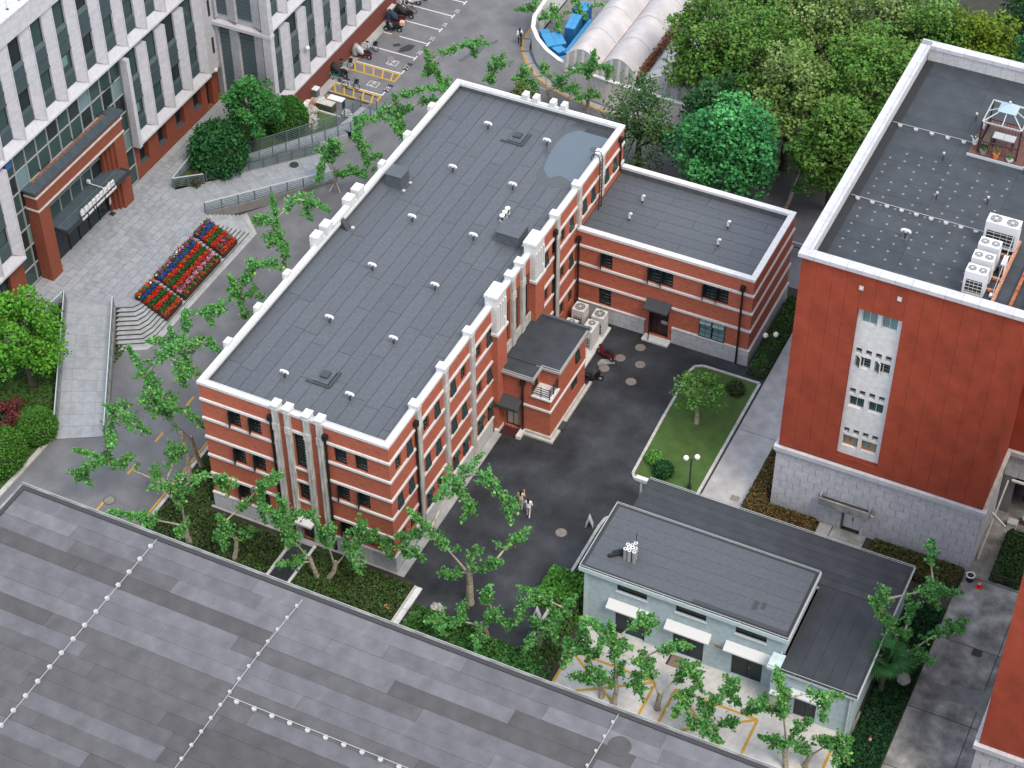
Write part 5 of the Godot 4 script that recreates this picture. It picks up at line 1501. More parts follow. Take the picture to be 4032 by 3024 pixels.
func _blue_annex() -> void:
	var b := thing("blue_annex", "low pale blue annex with dark double doors and two grey flat roofs", "building", V(22, 0, -5))
	var z := -1.43
	var x0 := 12.75
	var doors := [[2.1, 0.0, 4.15, 2.65], [6.0, 0.0, 8.05, 2.65], [9.9, 0.0, 11.9, 2.65]]
	var cl := [[2.15, 4.0, 4.15, 4.65], [6.05, 4.0, 8.05, 4.65], [9.95, 4.0, 11.95, 4.65]]
	facade(b, "front_wall", V(x0, 0, z), HX, HZ, 13.2, 4.95, doors + cl, .25, M.blue_wall)
	facade(b, "side_wall", V(x0, 0, -6.9), HZ, -HX, 5.47, 4.95, [], .2, M.blue_wall)
	facade(b, "upper_side_wall", V(25.95, 3.9, z), -HZ, HX, 5.47, 1.05, [], .2, M.blue_wall)
	facade(b, "upper_rear_wall", V(25.95, 3.9, -6.9), -HX, -HZ, 13.2, 1.05, [], .2, M.blue_wall)
	for d in doors:
		for k in 2: bx(b, "door_leaf", V(x0 + d[0] + k * 1.02 + .01, .02, z - .22), V(x0 + d[0] + k * 1.02 + 1.0, 2.63, z - .16), M.door_dark)
		stick(b, "door_handle", V(x0 + d[0] + 1.08, 1.1, z - .13), V(x0 + d[0] + 1.2, 1.05, z - .13), .04, .04, M.chrome)
		var g := Geo.new()
		g.quad(V(x0 + d[0] - .45, 2.72, z + .55), V(x0 + d[2] + .45, 2.72, z + .55), V(x0 + d[2] + .45, 3.1, z + .01), V(x0 + d[0] - .45, 3.1, z + .01))
		g.quad(V(x0 + d[0] - .45, 2.62, z + .55), V(x0 + d[2] + .45, 2.62, z + .55), V(x0 + d[2] + .45, 2.72, z + .55), V(x0 + d[0] - .45, 2.72, z + .55))
		g.quad(V(x0 + d[2] + .45, 2.62, z + .55), V(x0 + d[2] + .45, 2.62, z + .01), V(x0 + d[2] + .45, 3.1, z + .01), V(x0 + d[2] + .45, 2.72, z + .55))
		geo(b, "door_canopy", g, M.white_metal)
	for c in cl:
		window(b, V(x0 + c[0], c[1], z), HX, HZ, 2.0, .65, 2, 1, 0, "glass", 60, .12)
		bx(b, "window_sill", V(x0 + c[0] - .06, 3.9, z), V(x0 + c[2] + .06, 3.99, z + .08), M.white_metal)
	bx(b, "wall_plaque", V(21.5, 2.05, z), V(21.95, 2.3, z + .03), mat("brass", .30, .21, .16, .5))
	bx(b, "corner_trim", V(12.7, 0, z - .02), V(12.95, 4.9, z + .04), M.blue_trim)
	# right part
	facade(b, "front_wall", V(25.6, 0, -.08), HX, HZ, 5.15, 3.75, [[1.6, 0.0, 3.0, 2.35]], .25, M.blue_wall)
	facade(b, "side_wall", V(30.75, 0, -.08), -HZ, HX, 10.9, 3.75, [], .2, M.blue_wall)
	facade(b, "return_wall", V(25.6, 0, -1.43), HZ, -HX, 1.35, 3.75, [], .2, M.blue_wall)
	facade(b, "side_wall", V(13.1, 0, -10.9), HZ, -HX, 4.0, 3.75, [], .2, M.blue_wall)
	facade(b, "rear_wall", V(30.75, 0, -10.95), -HX, -HZ, 17.65, 3.75, [], .2, M.blue_wall)
	for k in 2: bx(b, "door_leaf", V(27.22 + k * .7, .02, -.3), V(27.9 + k * .7, 2.33, -.24), M.door_dark)
	bx(b, "door_canopy", V(26.9, 2.45, -.07), V(29.0, 2.58, .5), M.white_metal)
	# roofs: fascia slab, felt, dark gutter, thin rail
	for r in [[12.4, -7.1, 26.1, -1.15, 4.95, 5.3], [13.0, -11.15, 31.0, -7.0, 3.75, 3.98], [26.1, -7.0, 31.0, .15, 3.75, 3.98], [25.3, -1.1, 26.1, .15, 3.75, 3.98]]:
		slab("eave", rect(r[0], r[1], r[2], r[3]), r[4], r[5], M.blue_trim, b)
	var rr := RandomNumberGenerator.new()
	rr.seed = 9
	for s in [[12.55, -6.95, 25.95, -1.3, 5.32, 4], [13.1, -11.0, 30.85, -7.15, 4.0, 4], [26.2, -7.1, 30.85, .05, 4.0, 4]]:
		bx(b, "gutter", V(s[0] - .1, s[4] - .03, s[1] - .1), V(s[2] + .1, s[4] + .0, s[3] + .1), M.tar)
		if s[0] > 26.0:
			for k in 5: bx(b, "roof_sheet", V(s[0] + .12 + k * .885, s[4], s[1] + .05), V(s[0] + .12 + k * .885 + .87, s[4] + .03, s[3] - .14), M["old_felt%d" % (rr.randi() % 3)])
		else:
			for k in 6:
				var zz: float = s[1] + .14 + k * (s[3] - s[1] - .28) / 6.0
				bx(b, "roof_sheet", V(s[0] + .14, s[4], zz), V(s[2] - .14, s[4] + .03, zz + (s[3] - s[1] - .28) / 6.0 - .015), M["felt%d" % (k % 2)] if s[0] < 13 else M["old_felt%d" % (rr.randi() % 3)])
	bx(b, "felt_patch", V(19.8, 5.35, -1.75), V(25.8, 5.365, -1.45), M.membrane_patch)
	for q in [[V(23.2, 5.355, -3.2), V(23.5, 5.37, -2.5)], [V(23.7, 5.355, -3.3), V(23.95, 5.37, -2.75)]]: bx(b, "felt_patch", q[0], q[1], M.membrane_patch)
	for s in [[V(12.45, 5.45, -1.2), V(26.05, 5.45, -1.2)], [V(12.45, 5.45, -7.05), V(26.05, 5.45, -7.05)], [V(26.05, 5.45, -7.05), V(26.05, 5.45, -1.2)], [V(12.45, 5.45, -7.05), V(12.45, 5.45, -1.2)], [V(13.05, 4.15, -11.1), V(30.95, 4.15, -11.1)], [V(25.35, 4.15, .1), V(30.95, 4.15, .1)], [V(30.95, 4.15, -11.1), V(30.95, 4.15, .1)]]:
		stick(b, "roof_rail", s[0], s[1], .04, .04, M.grey_metal)
		var c: int = roundi(s[0].distance_to(s[1]) / 1.2)
		for i in c: stick(b, "rail_pin", s[0].lerp(s[1], (i + .5) / c) - V(0, .15, 0), s[0].lerp(s[1], (i + .5) / c), .025, .025, M.white_metal)
	for x in [25.75]: stick(b, "rain_pipe", V(x, .05, -1.3), V(x, 3.9, -1.3), .1, .1, M.blue_trim)
	stick(b, "rain_pipe", V(30.6, .05, 0.02), V(30.6, 3.7, .02), .1, .1, M.blue_trim)
	var vent := thing("wall_unit", "pale box unit beside the small dark door of the annex", "air conditioner", V(26.2, 0, .1))
	bx(vent, "casing", V(25.75, .5, -.05), V(26.45, 1.7, .25), M.kerb)
	bx(vent, "lid", V(25.7, 1.7, -.05), V(26.5, 1.8, .3), M.white_metal)
	# felt rolls on the upper roof
	var y := 5.35
	var spots := [[15.35, -2.9], [15.62, -2.88], [15.95, -2.88], [15.5, -3.1], [15.72, -3.15], [15.35, -3.3], [15.62, -3.35], [15.9, -3.2], [15.75, -3.6]]
	for i in spots.size():
		var p := V(spots[i][0] - .6, y, spots[i][1])
		var nm: String = ["nearest", "second", "third", "fourth", "fifth", "sixth", "seventh", "eighth", "farthest"][i]
		var o := thing("felt_roll", "silver wrapped felt roll standing upright on the annex roof, " + nm + " of the bundle", "roll", p, "felt rolls on the annex roof")
		disc(o, "roll", p, .13, .95, M.chrome if i % 3 != 1 else M.grey_metal, 12)
		disc(o, "end_ring", p + V(0, .95, 0), .13, .012, M.white_metal, 12)
		disc(o, "core_hole", p + V(0, .962, 0), .06, .01, M.dark_metal, 10)
	for i in 2:
		var o := thing("black_roll", ["black felt roll lying on the annex roof beside the silver rolls", "second black felt roll leaning against the lying one"][i], "roll", V(14.2, y, -3.0 - i * .3))
		var g := Geo.new()
		g.cyl(V(13.75 + i * .2, y + .12 + i * .08, -2.6 - i * .35), V(14.65 + i * .15, y + .12 + i * .1, -3.35 - i * .25), .12, 12)
		geo(o, "roll", g, M.rubber)
	var mast := thing("roof_rod", "thin dark rod standing behind the felt rolls on the annex roof", "rod", V(15.1, y, -3.9))
	stick(mast, "rod", V(15.1, y, -3.8), V(15.1, y + 1.7, -3.8), .04, .04, M.dark_metal)
	disc(mast, "foot", V(15.1, y, -3.8), .15, .05, M.kerb, 10)
func bez(a: Vector3, b: Vector3, c: Vector3, t: float) -> Vector3:
	return a.lerp(b, t).lerp(b.lerp(c, t), t)
func _plane_trees() -> void:
	var list := [
		["leafy pollarded plane tree beyond the far left corner of the hall roof", -16.3, -40.49, [-17.76,11.58,-39.08,-17.58,10.15,-38.81,-17.87,8.7,-39.45,-14.83,11.9,-40.28,-13.11,12.03,-40.89,-14.44,10.27,-41.13,-17.18,7.05,-41.18]],
		["small plane tree behind the hall's far coping, beside the dark shrub", -15.9, -47.2, [-16.67,5.17,-47.63,-15.35,5.66,-48.17,-16.44,4.43,-46.19,-15.41,4.92,-47.53]],
		["plane tree beside the road, just past the far pier heads of the hall", -16.3, -34.19, [-17.3,11.23,-33.11,-17.93,10.21,-32.53,-15.03,11.98,-33.76,-13.76,11.68,-34.66,-16.91,8.68,-35.03,-14.95,9.69,-35.72,-18.05,7.54,-34.16]],
		["plane tree beside the road opposite the yellow striped bays", -16.3, -28.05, [-17.83,12.12,-28.11,-17.15,11.59,-26.82,-16.5,13.16,-27.55,-15.32,12.15,-28.87,-14.63,10.4,-29.48,-17.46,8.61,-28.43,-16.34,8.55,-29.05]],
		["plane tree beside the road next to the two tallest pier heads", -16.3, -15.72, [-17.99,13.19,-16.69,-18.01,12.25,-15.17,-18.39,11.3,-15.16,-17.67,9.66,-15.07,-15.92,13.16,-17.71,-13.53,12.87,-17.0,-15.79,9.65,-14.87,-15.33,11.28,-17.35]],
		["plane tree beside the road behind the middle of the hall", -16.3, -10.64, [-18.06,10.36,-10.76,-16.07,11.66,-10.88,-17.45,9.2,-9.55,-18.03,8.87,-10.89,-15.71,11.91,-11.12,-14.77,10.86,-12.4,-16.06,8.35,-11.68]],
		["plane tree beside the road opposite the flower planters", -16.3, -4.29, [-18.02,11.54,-3.48,-16.82,13.2,-3.92,-15.0,13.07,-5.18,-19.33,10.45,-2.63,-14.3,13.16,-4.91,-15.14,12.0,-4.33,-16.54,9.89,-5.01,-14.56,10.34,-3.92]],
		["plane tree whose limbs reach toward the foot of the stairs", -16.3, -0.9, [-18.22,13.2,0.65,-18.25,10.22,0.01,-15.2,13.19,-0.55,-16.01,12.43,-0.83,-14.45,13.16,-1.53,-14.83,10.53,-0.89,-18.22,8.35,-0.99,-15.04,9.96,-0.4]],
		["plane tree behind the hall's front corner, above the yellow dashes", -16.3, -2.4, [-17.34,9.7,0.99,-17.31,9.26,1.53,-16.66,9.39,0.07,-14.97,8.34,0.2,-14.1,6.66,-0.44,-16.02,8.6,-0.54,-16.79,7.62,0.97]],
		["young upright plane tree tied to a white stake by the far ramp", -23.2, -33.29, [-23.38,5.02,-33.36,-24.55,3.29,-33.71,-23.77,3.05,-31.95,-21.93,4.56,-32.74,-21.65,2.42,-32.88,-23.38,2.44,-30.8,-20.87,2.47,-33.17,-20.01,2.47,-32.92,-23.15,3.07,-32.86,-22.44,5.03,-32.8]],
		["wide plane tree whose long limbs spread over the road by the hall corner", -15.97, 1.16, [-21.44,5.53,3.93,-20.42,4.82,4.54,-21.71,2.5,4.09,-20.58,2.43,4.01,-19.72,7.2,1.77,-18.94,8.86,1.98,-18.44,8.33,1.13,-18.53,6.58,3.69,-17.63,7.61,2.53,-15.69,4.45,-0.22,-17.36,6.22,1.1,-18.07,4.75,2.42,-17.71,2.77,0.82,-20.06,4.25,2.83,-16.51,4.6,0.57]],
		["plane tree at the near roof edge, closest to the road", -13.36, 3.83, [-17.47,3.77,6.38,-15.48,3.02,5.68,-13.3,6.9,3.95,-11.12,7.55,3.71,-12.4,5.23,3.68,-12.86,2.5,5.47,-14.9,2.42,5.48,-9.27,6.69,3.15,-10.06,5.75,3.44,-14.67,6.23,5.35,-14.32,4.66,3.54]],
		["twin stemmed plane tree in the bed before the hall's first windows", -9.92, 3.77, [-10.32,4.77,4.33,-10.61,2.88,4.66,-9.7,2.5,5.07,-8.88,4.99,1.98,-8.47,3.27,3.27,-6.1,8.84,2.69,-6.79,8.39,3.43,-7.21,4.78,3.64]],
		["slender plane tree at the dark walk to the hall door", -4.26, 2.84, [-6.25,7.92,4.69,-4.93,6.1,2.69,-5.17,8.32,4.22,-5.15,4.23,4.5,-4.99,3.89,3.22,-3.63,6.14,3.2,-5.97,2.47,4.68,-4.83,2.47,4.46]],
		["plane tree with a low horizontal limb before the hall's right front windows", -3.54, 2.6, [-3.97,5.41,2.73,-0.83,4.08,0.55,-1.2,5.59,1.7,-0.21,2.51,0.01,-1.88,4.0,1.85,0.58,2.85,1.29,-2.26,2.98,2.22,-2.42,6.16,3.29,-0.83,2.43,3.05]],
		["large many limbed plane tree standing at the courtyard mouth", 5.59, 0.4, [2.62,9.54,2.52,1.03,5.44,1.58,1.68,3.52,1.42,3.05,4.09,1.64,5.05,10.49,-2.87,4.3,10.46,-0.1,4.16,10.36,1.78,7.08,10.46,-0.99,6.57,10.41,-0.58,7.57,8.29,-1.55,8.4,8.41,-0.01,7.96,5.27,0.44,3.64,2.49,0.98,5.85,8.58,0.1,5.79,3.93,-1.0,5.38,7.86,0.76,8.58,5.98,-2.12,8.26,8.63,-1.31]],
		["plane tree over the bed beside the annex corner", 11.11, 1.85, [12.85,4.28,0.23,9.76,5.26,1.85,12.19,3.32,1.34,10.3,3.51,3.33,12.78,2.48,2.92,11.19,2.47,4.37,10.58,2.43,1.59]],
		["low bushy plane tree at the near roof edge by the courtyard mouth", 7.74, 2.43, [4.7,2.51,4.77,5.67,2.47,5.09,6.49,2.45,4.18,6.41,2.51,5.28,8.6,2.49,5.53,8.33,2.47,2.08,9.69,2.47,3.08,7.92,2.49,2.71,6.3,2.48,2.86,8.12,5.5,2.86]],
		["leaning plane tree in the loading yard before the first annex door", 16.21, 3.62, [14.57,6.34,3.29,13.82,3.97,3.56,14.39,4.2,5.64,14.8,4.9,3.05,14.8,2.49,4.63,15.92,2.47,4.76,16.72,3.6,4.59,15.54,2.91,2.88]],
		["plane tree in the loading yard with a limb across the first annex door", 17.13, 3.87, [17.0,8.97,4.92,18.57,7.24,1.92,18.64,6.31,2.69,15.74,9.38,5.72,16.53,7.17,5.05,17.85,5.12,3.16,16.85,2.52,4.27,17.36,3.58,3.1]],
		["densest plane tree in the loading yard before the middle annex door", 19.63, 2.97, [18.28,4.26,2.49,18.59,5.42,4.22,21.62,7.43,3.33,21.39,3.25,0.99,19.37,4.51,4.39,18.05,2.51,4.07,21.55,4.5,3.06,22.18,2.48,2.46,19.32,2.49,4.59,21.84,2.43,4.0,21.35,2.44,5.0]],
		["plane tree in the loading yard before the third annex door", 23.72, 3.69, [22.29,3.06,3.38,23.93,5.06,4.38,24.47,5.44,2.87,24.98,3.98,3.53,24.88,2.47,3.53,22.7,2.49,5.23,23.75,2.52,5.31,22.19,2.45,4.7,24.72,2.47,5.36]],
		["tall limbed plane tree before the annex's small door", 28.13, 3.63, [27.14,10.44,5.02,27.78,6.35,3.55,26.87,5.39,4.27,28.96,3.39,2.25,30.51,6.38,2.18,29.89,5.61,3.74,25.92,6.67,5.07,25.37,4.41,4.26,26.48,2.85,4.37]],
		["low plane tree at the bottom edge beside the rusty plate", 29.19, 3.13, [31.66,4.38,3.23,31.06,2.41,2.65,31.72,2.5,3.58,30.96,2.51,4.04,28.63,2.45,3.84,29.82,2.96,3.14,27.29,2.48,4.51]],
		["big plane tree growing behind the fan palm by the alley", 32.2, -5.47, [29.93,8.42,-3.86,30.8,9.35,-4.08,34.65,8.29,-6.63,35.19,4.23,-8.17,35.33,5.69,-5.91,34.1,2.69,-5.36,33.08,2.44,-5.0,30.96,4.73,-5.9,32.38,4.61,-5.59,34.43,4.16,-6.38,31.95,6.09,-6.3,32.49,7.7,-6.35,33.75,8.03,-5.07,32.14,10.48,-7.79]],
		["plane tree at the bend of the road beside the white yard wall", -12.62, -51.06, [-15.17,3.15,-49.01,-14.34,4.11,-49.7,-13.51,3.68,-51.53,-13.43,2.42,-49.35,-10.6,2.42,-50.5,-11.54,3.17,-50.7,-14.97,2.45,-50.58]],
		["plane tree in front of the white tent gable", -9.41, -51.48, [-8.63,6.67,-50.99,-10.85,4.14,-49.85,-7.53,4.33,-52.38,-7.87,3.45,-51.8,-9.69,3.7,-51.45,-9.65,2.42,-49.33,-8.03,2.42,-50.82,-10.44,3.24,-49.66,-8.98,4.99,-51.19]],
		["plane tree inside the yard beside the blue containers", -16.72, -61.35, [-19.97,2.41,-59.45,-19.09,2.71,-60.16,-17.11,2.42,-61.18,-13.03,2.78,-63.1,-13.75,2.43,-60.55,-14.97,2.46,-57.96,-17.36,2.43,-58.85,-15.44,3.11,-61.59,-18.2,3.09,-61.34]],
		["plane tree standing between the bright round tree and the red block", 10.02, -45.88, [10.98,6.89,-47.64,13.37,7.3,-47.85,9.99,4.59,-46.34,9.59,6.27,-45.96,13.45,5.01,-47.05,12.94,2.41,-48.29,11.06,2.43,-46.07,10.83,4.71,-47.37,12.45,5.47,-46.54]],	]
	for k in list.size():
		var d: Array = list[k]
		var r := RandomNumberGenerator.new()
		r.seed = 500 + k
		var base := V(d[1], .0, d[2])
		var tips := []
		var f: Array = d[3]
		var mean := Vector3.ZERO
		for i in range(0, f.size(), 3):
			tips.append(V(f[i], f[i + 1], f[i + 2])); mean += tips[-1]
		mean /= tips.size()
		var low := 99.0
		for t in tips: low = minf(low, t.y)
		var fh := clampf(mean.y * .42, 1.5, 6.0)
		var fork := V(lerpf(base.x, mean.x, .25), fh, lerpf(base.z, mean.z, .25))
		var o := thing("plane_tree", d[0], "tree", base, "plane trees")
		var rad := .10 + .007 * tips.size()
		var g := Geo.new()
		g.tube([base - V(0, .1, 0), base + V(0, .25, 0), base.lerp(fork, .55) + V(r.randf_range(-.1, .1), 0, r.randf_range(-.1, .1)), fork, fork + V(0, .25, 0)], [rad * 1.5, rad * 1.15, rad, rad * .95, rad * .5], 8)
		geo(o, "trunk", g, M.bark)
		var lv := Geo.new()
		var lime := .12 + .2 * r.randf()
		var nodes := []
		for tip in tips:
			var gl := Geo.new()
			var st := fork.lerp(base, r.randf_range(0, .18))
			var near: float = st.distance_to(tip) * .8
			for q in nodes:
				var dq: float = q.distance_to(tip)
				if dq < near and dq > .7:
					near = dq
					st = q
			var mid := st.lerp(tip, .5) + V(r.randf_range(-.3, .3), .25 + r.randf() * .5 - (.5 if tip.y < fh else 0.0), r.randf_range(-.3, .3))
			var pts := []
			var rr := []
			for i in 7:
				var t := i / 6.0
				pts.append(bez(st, mid, tip, t) + (V(r.randf_range(-.08, .08), r.randf_range(-.06, .06), r.randf_range(-.08, .08)) if i in [2, 3, 4] else Vector3.ZERO))
				rr.append(lerpf(rad * .55, .018, sqrt(t)))
			for i in [2, 3, 4]: nodes.append(pts[i])
			gl.tube(pts, rr, 6)
			for i in 3:
				var q: Vector3 = pts[2 + i]
				var e := q + Vector3(r.randfn(), absf(r.randfn()) * .7, r.randfn()).normalized() * r.randf_range(.35, .75)
				gl.tube([q, e], [.025, .01], 5)
				for j in 34: leafq(lv, q.lerp(e, r.randf_range(.3, 1.1)) + Vector3(r.randfn(), r.randfn(), r.randfn()) * .11, r.randf_range(.13, .25), vary(Color(.075, .23, .06), r, .32), r, .55)
			geo(o, "limb", gl, M.bark)
			var L: float = st.distance_to(tip)
			var from := .42 if L > 2.2 else .15
			for i in int(L * (1.0 - from) * 118.0):
				var t := from + (1.0 - from) * r.randf()
				var e := t * 6.0
				var a := int(minf(e, 5.0))
				var p: Vector3 = (pts[a] as Vector3).lerp(pts[a + 1], e - a)
				var w := .31 * (1.0 - .55 * absf(t * 2.0 - 1.15)) * (1.25 if fmod(t * 5.0 + k, 1.0) < .5 else .75)
				p += Vector3(r.randfn(), r.randfn() * .8, r.randfn()) * w * .5
				var c := Color(.075, .245, .068) if r.randf() > lime else Color(.17, .36, .085)
				leafq(lv, p, r.randf_range(.14, .27), vary(c, r, .32), r, .55)
		geo(o, "crown", lv, M.leaf)
		if d[0].begins_with("young"):
			for s in [V(.5, 0, .2), V(-.35, 0, .4)]: stick(o, "stake", base + s, base.lerp(fork, .7), .07, .07, M.white_wall)

# broad crowns: many leafy lobes round a forked trunk. kind: colour set
func crown_tree(called: String, label: String, at: Vector3, h: float, w: float, lobes: int, leaves: int, size: float, cols: Array, group: String, sd: int, low := .35, bark := "bark_dark", droop := 0.0) -> Node3D:
	var r := RandomNumberGenerator.new()
	r.seed = sd
	var o := thing(called, label, "tree", at, group)
	var g := Geo.new()
	var top := at + V(r.randf_range(-.2, .2), h * .62, r.randf_range(-.2, .2))
	var tr := clampf(w * .045, .05, .32)
	g.tube([at - V(0, .1, 0), at + V(0, h * .2, 0), at.lerp(top, .6), top], [tr * 1.3, tr, tr * .8, tr * .3], 8)
	geo(o, "trunk", g, M[bark])
	var lv := Geo.new()
	var c0 := at + V(0, h * (low + 1.0) * .5, 0)
	var hh := h * (1.0 - low) * .5
	for i in lobes:
		# lobe centres near the hull of an uneven dome
		var u := r.randf_range(-.55, 1.0)
		var a := i * 2.399963 + r.randf_range(-.3, .3)
		var s := sqrt(maxf(0.0, 1.0 - u * u))
		var q := r.randf_range(.5, 1.06)
		var p := c0 + V(cos(a) * s * w * .5 * q, u * hh * q, sin(a) * s * w * .5 * q)
		var lr := w * r.randf_range(.11, .19)
		var lt := r.randf_range(.78, 1.2)
		var col: Color = cols[r.randi() % cols.size()]
		if i % 4 == 0: 
			var gl := Geo.new()
			gl.tube([at.lerp(top, r.randf_range(.45, .95)), p], [tr * .45, .02], 5)
			geo(o, "limb", gl, M[bark])
		for k in leaves:
			var d := Vector3(r.randfn(), r.randfn() * .8 + .25, r.randfn()).normalized()
			var e := p + d * lr * (.55 + .5 * r.randf()) * V(1, .8, 1)
			if droop > 0.0: e.y -= droop * r.randf() * (1.0 - d.y)
			var cc := vary(col, r, .26)
			leafq(lv, e, size * r.randf_range(.7, 1.3), Color(cc.r * lt, cc.g * lt, cc.b * lt), r, .5 + d.y * .4)
	geo(o, "crown", lv, M.leaf)
	return o
# clipped shapes: a dense leafy shell over a dark solid
func clipped(called: String, label: String, at: Vector3, rx: float, ry: float, rz: float, n: int, size: float, cols: Array, sd: int, category := "shrub", group := "", rough := .05) -> void:
	var r := RandomNumberGenerator.new()
	r.seed = sd
	var o := thing(called, label, category, at, group)
	var core := SphereMesh.new()
	core.radius = 1.0; core.height = 2.0; core.radial_segments = 16; core.rings = 8
	part(o, "branches", core, M.soil, Transform3D(Basis.from_scale(V(rx, ry, rz) * .88), at + V(0, ry * .7, 0)))
	var g := Geo.new()
	for i in n:
		var d := Vector3(r.randfn(), r.randfn(), r.randfn()).normalized()
		if d.y < -.55: d.y = -d.y
		var k := 1.0 + rough * r.randfn()
		var p := at + V(0, ry * .7, 0) + V(d.x * rx * k, d.y * ry * k, d.z * rz * k)
		if p.y < .05: p.y = .05
		leafq(g, p, size * r.randf_range(.7, 1.3), vary(cols[r.randi() % cols.size()], r, .3), r, .3)
	geo(o, "foliage", g, M.leaf)
func hedge(called: String, label: String, x0: float, z0: float, x1: float, z1: float, y0: float, y1: float, dens: float, size: float, cols: Array, sd: int, stuff := false) -> void:
	var r := RandomNumberGenerator.new()
	r.seed = sd
	var g := Geo.new()
	for i in int((x1 - x0) * (z1 - z0) * dens):
		var p := V(r.randf_range(x0, x1), 0, r.randf_range(z0, z1))
		var e := minf(minf(p.x - x0, x1 - p.x), minf(p.z - z0, z1 - p.z))
		p.y = lerpf(y0, y1, clampf(e * 3.0 + .15, 0, 1)) * r.randf_range(.82, 1.06)
		if r.randf() < .3: p.y = lerpf(y0, p.y, r.randf())
		leafq(g, p, size * r.randf_range(.7, 1.35), vary(cols[r.randi() % cols.size()], r, .35), r, .5)
	if stuff:
		var s := geo(self, called, g, M.leaf)
		s.name = numbered(self, called + "_cover") if false else s.name
		s.set_meta("kind", "stuff"); tag(s, label, "plants")
	else:
		var o := thing(called, label, "hedge", V((x0 + x1) * .5, 0, (z0 + z1) * .5))
		bx(o, "stems", V(x0 + .12, 0.0, z0 + .12), V(x1 - .12, lerpf(y0, y1, .75), z1 - .12), M.soil)
		geo(o, "foliage", g, M.leaf)

func _other_plants() -> void:
	var dark := [Color(.026, .085, .030), Color(.036, .105, .036)]
	var cam := [Color(.070, .165, .028), Color(.105, .205, .042), Color(.080, .180, .032)]
	var camy := [Color(.135, .215, .060), Color(.165, .245, .080), Color(.11, .19, .045)]
	var olive := [Color(.090, .155, .012), Color(.115, .175, .016)]
	# camphor wood beyond the hall wing
	var cs := [[-.8, -55.5, 11, 6.4, "olive green camphor tree overhanging the white tents", 0], [3.6, -54.4, 12, 7.4, "tall camphor tree right of the tents, dark between its lobes", 0], [8.0, -51.2, 11.5, 7.0, "pale topped camphor tree in front of the wood, beside the bright tree", 1], [6.2, -60.5, 12, 7.6, "camphor tree at the wood's far edge behind the pale topped one", 1], [12.9, -54.5, 12, 7.6, "large camphor tree left of the red block's far corner", 0], [11.0, -62.0, 12, 7.8, "camphor tree at the top edge of the picture, yellowish lobes", 1], [15.2, -62.5, 11.5, 6.6, "camphor tree behind the red block's far corner", 0], [19.6, -63.5, 10.5, 6.6, "mustard green tree behind the red block's rear coping", 2], [23.2, -70.5, 12, 7.2, "dark tree in the top right corner behind the others", 3], [13.0, -47.6, 9.6, 5.8, "shaded camphor tree close to the red block's side", 0], [2.0, -62.6, 12, 6.8, "camphor tree behind the tents at the top edge", 0], [2.8, -48.6, 8.5, 4.6, "lower dark camphor tree between the tents and the bright tree", 3], [24.6, -63.0, 9.8, 6.0, "bright round tree at the right picture edge behind the coping", 4], [27.5, -58.0, 7.5, 4.6, "yellowish bush crown rising above the rear coping at the right edge", 2], [17.2, -52.4, 10.0, 5.2, "camphor tree squeezed against the red block's far corner", 0]]
	for i in cs.size():
		var c: Array = cs[i]
		var col: Array = [cam, camy, olive, dark, [Color(.03, .13, .05), Color(.045, .165, .06)]][c[5]]
		crown_tree("camphor_tree", c[4], V(c[0], 0, c[1]), c[2], c[3], 95, 88, .27, col, "trees of the wood", 900 + i, .12)
	crown_tree("round_tree", "bright green round crowned tree behind the hall wing", V(5.4, 0, -44.4), 9.8, 7.4, 105, 110, .30, [Color(.045, .215, .070), Color(.065, .27, .085), Color(.036, .17, .055)], "", 31, .08)
	crown_tree("feathery_tree", "fine leaved dull green tree between the hall corner and the tents", V(-2.4, 0, -45.6), 8.6, 6.2, 85, 75, .2, [Color(.045, .105, .035), Color(.06, .125, .042), Color(.035, .085, .032)], "", 41, .02, "bark_dark", .5)
	crown_tree("ginkgo_tree", "bright green ginkgo with layered shoots beside the near ramp", V(-31.6, 0, -4.2), 9.0, 5.4, 75, 85, .24, [Color(.070, .225, .022), Color(.095, .27, .03)], "ginkgo trees", 51, .12)
	crown_tree("ginkgo_tree", "deep green ginkgo rising beside the round mound shrub", V(-31.0, .8, -33.9), 7.2, 4.2, 58, 80, .24, [Color(.034, .150, .040), Color(.048, .185, .045)], "ginkgo trees", 61, .12)
	crown_tree("lawn_tree", "small loose crowned tree with pale bent trunk on the courtyard lawn", V(12.6, .08, -21.0), 3.9, 3.5, 34, 42, .2, [Color(.070, .175, .035), Color(.095, .21, .045)], "", 71, .3, "bark")
	crown_tree("maple_tree", "dark red maple between the two clipped mounds at the left edge", V(-30.6, .1, .3), 2.4, 2.6, 30, 60, .18, [Color(.095, .022, .026), Color(.12, .03, .032)], "", 81, .2)
	crown_tree("evergreen_shrub", "olive conifer shrub behind the hall's far left coping", V(-13.6, 0, -47.6), 3.4, 3.2, 34, 60, .2, [Color(.05, .10, .02), Color(.075, .12, .025)], "", 83, .02)
	var mound := [Color(.045, .135, .020), Color(.060, .165, .026)]
	clipped("clipped_mound", "larger clipped round shrub at the left edge", V(-28.9, .1, 3.2), 1.75, 1.55, 1.9, 6500, .15, mound, 1, "shrub", "clipped mounds")
	clipped("clipped_mound", "clipped oval shrub between the red maple and the ramp foot", V(-28.4, .1, -.2), 1.45, 1.15, 1.5, 5200, .15, mound, 2, "shrub", "clipped mounds")
	clipped("clipped_mound", "smooth dark clipped dome beside the scholar rock", V(-30.3, .5, -38.0), 1.65, 1.75, 1.65, 7000, .14, [Color(.032, .115, .020), Color(.042, .14, .024)], 3, "shrub", "clipped mounds")
	clipped("round_bush", "dense dark green round bush behind the plaza corner railing", V(-32.4, 1.0, -31.0), 2.1, 2.1, 2.1, 7000, .24, [Color(.018, .085, .028), Color(.030, .115, .036)], 4, "shrub", "", .1)
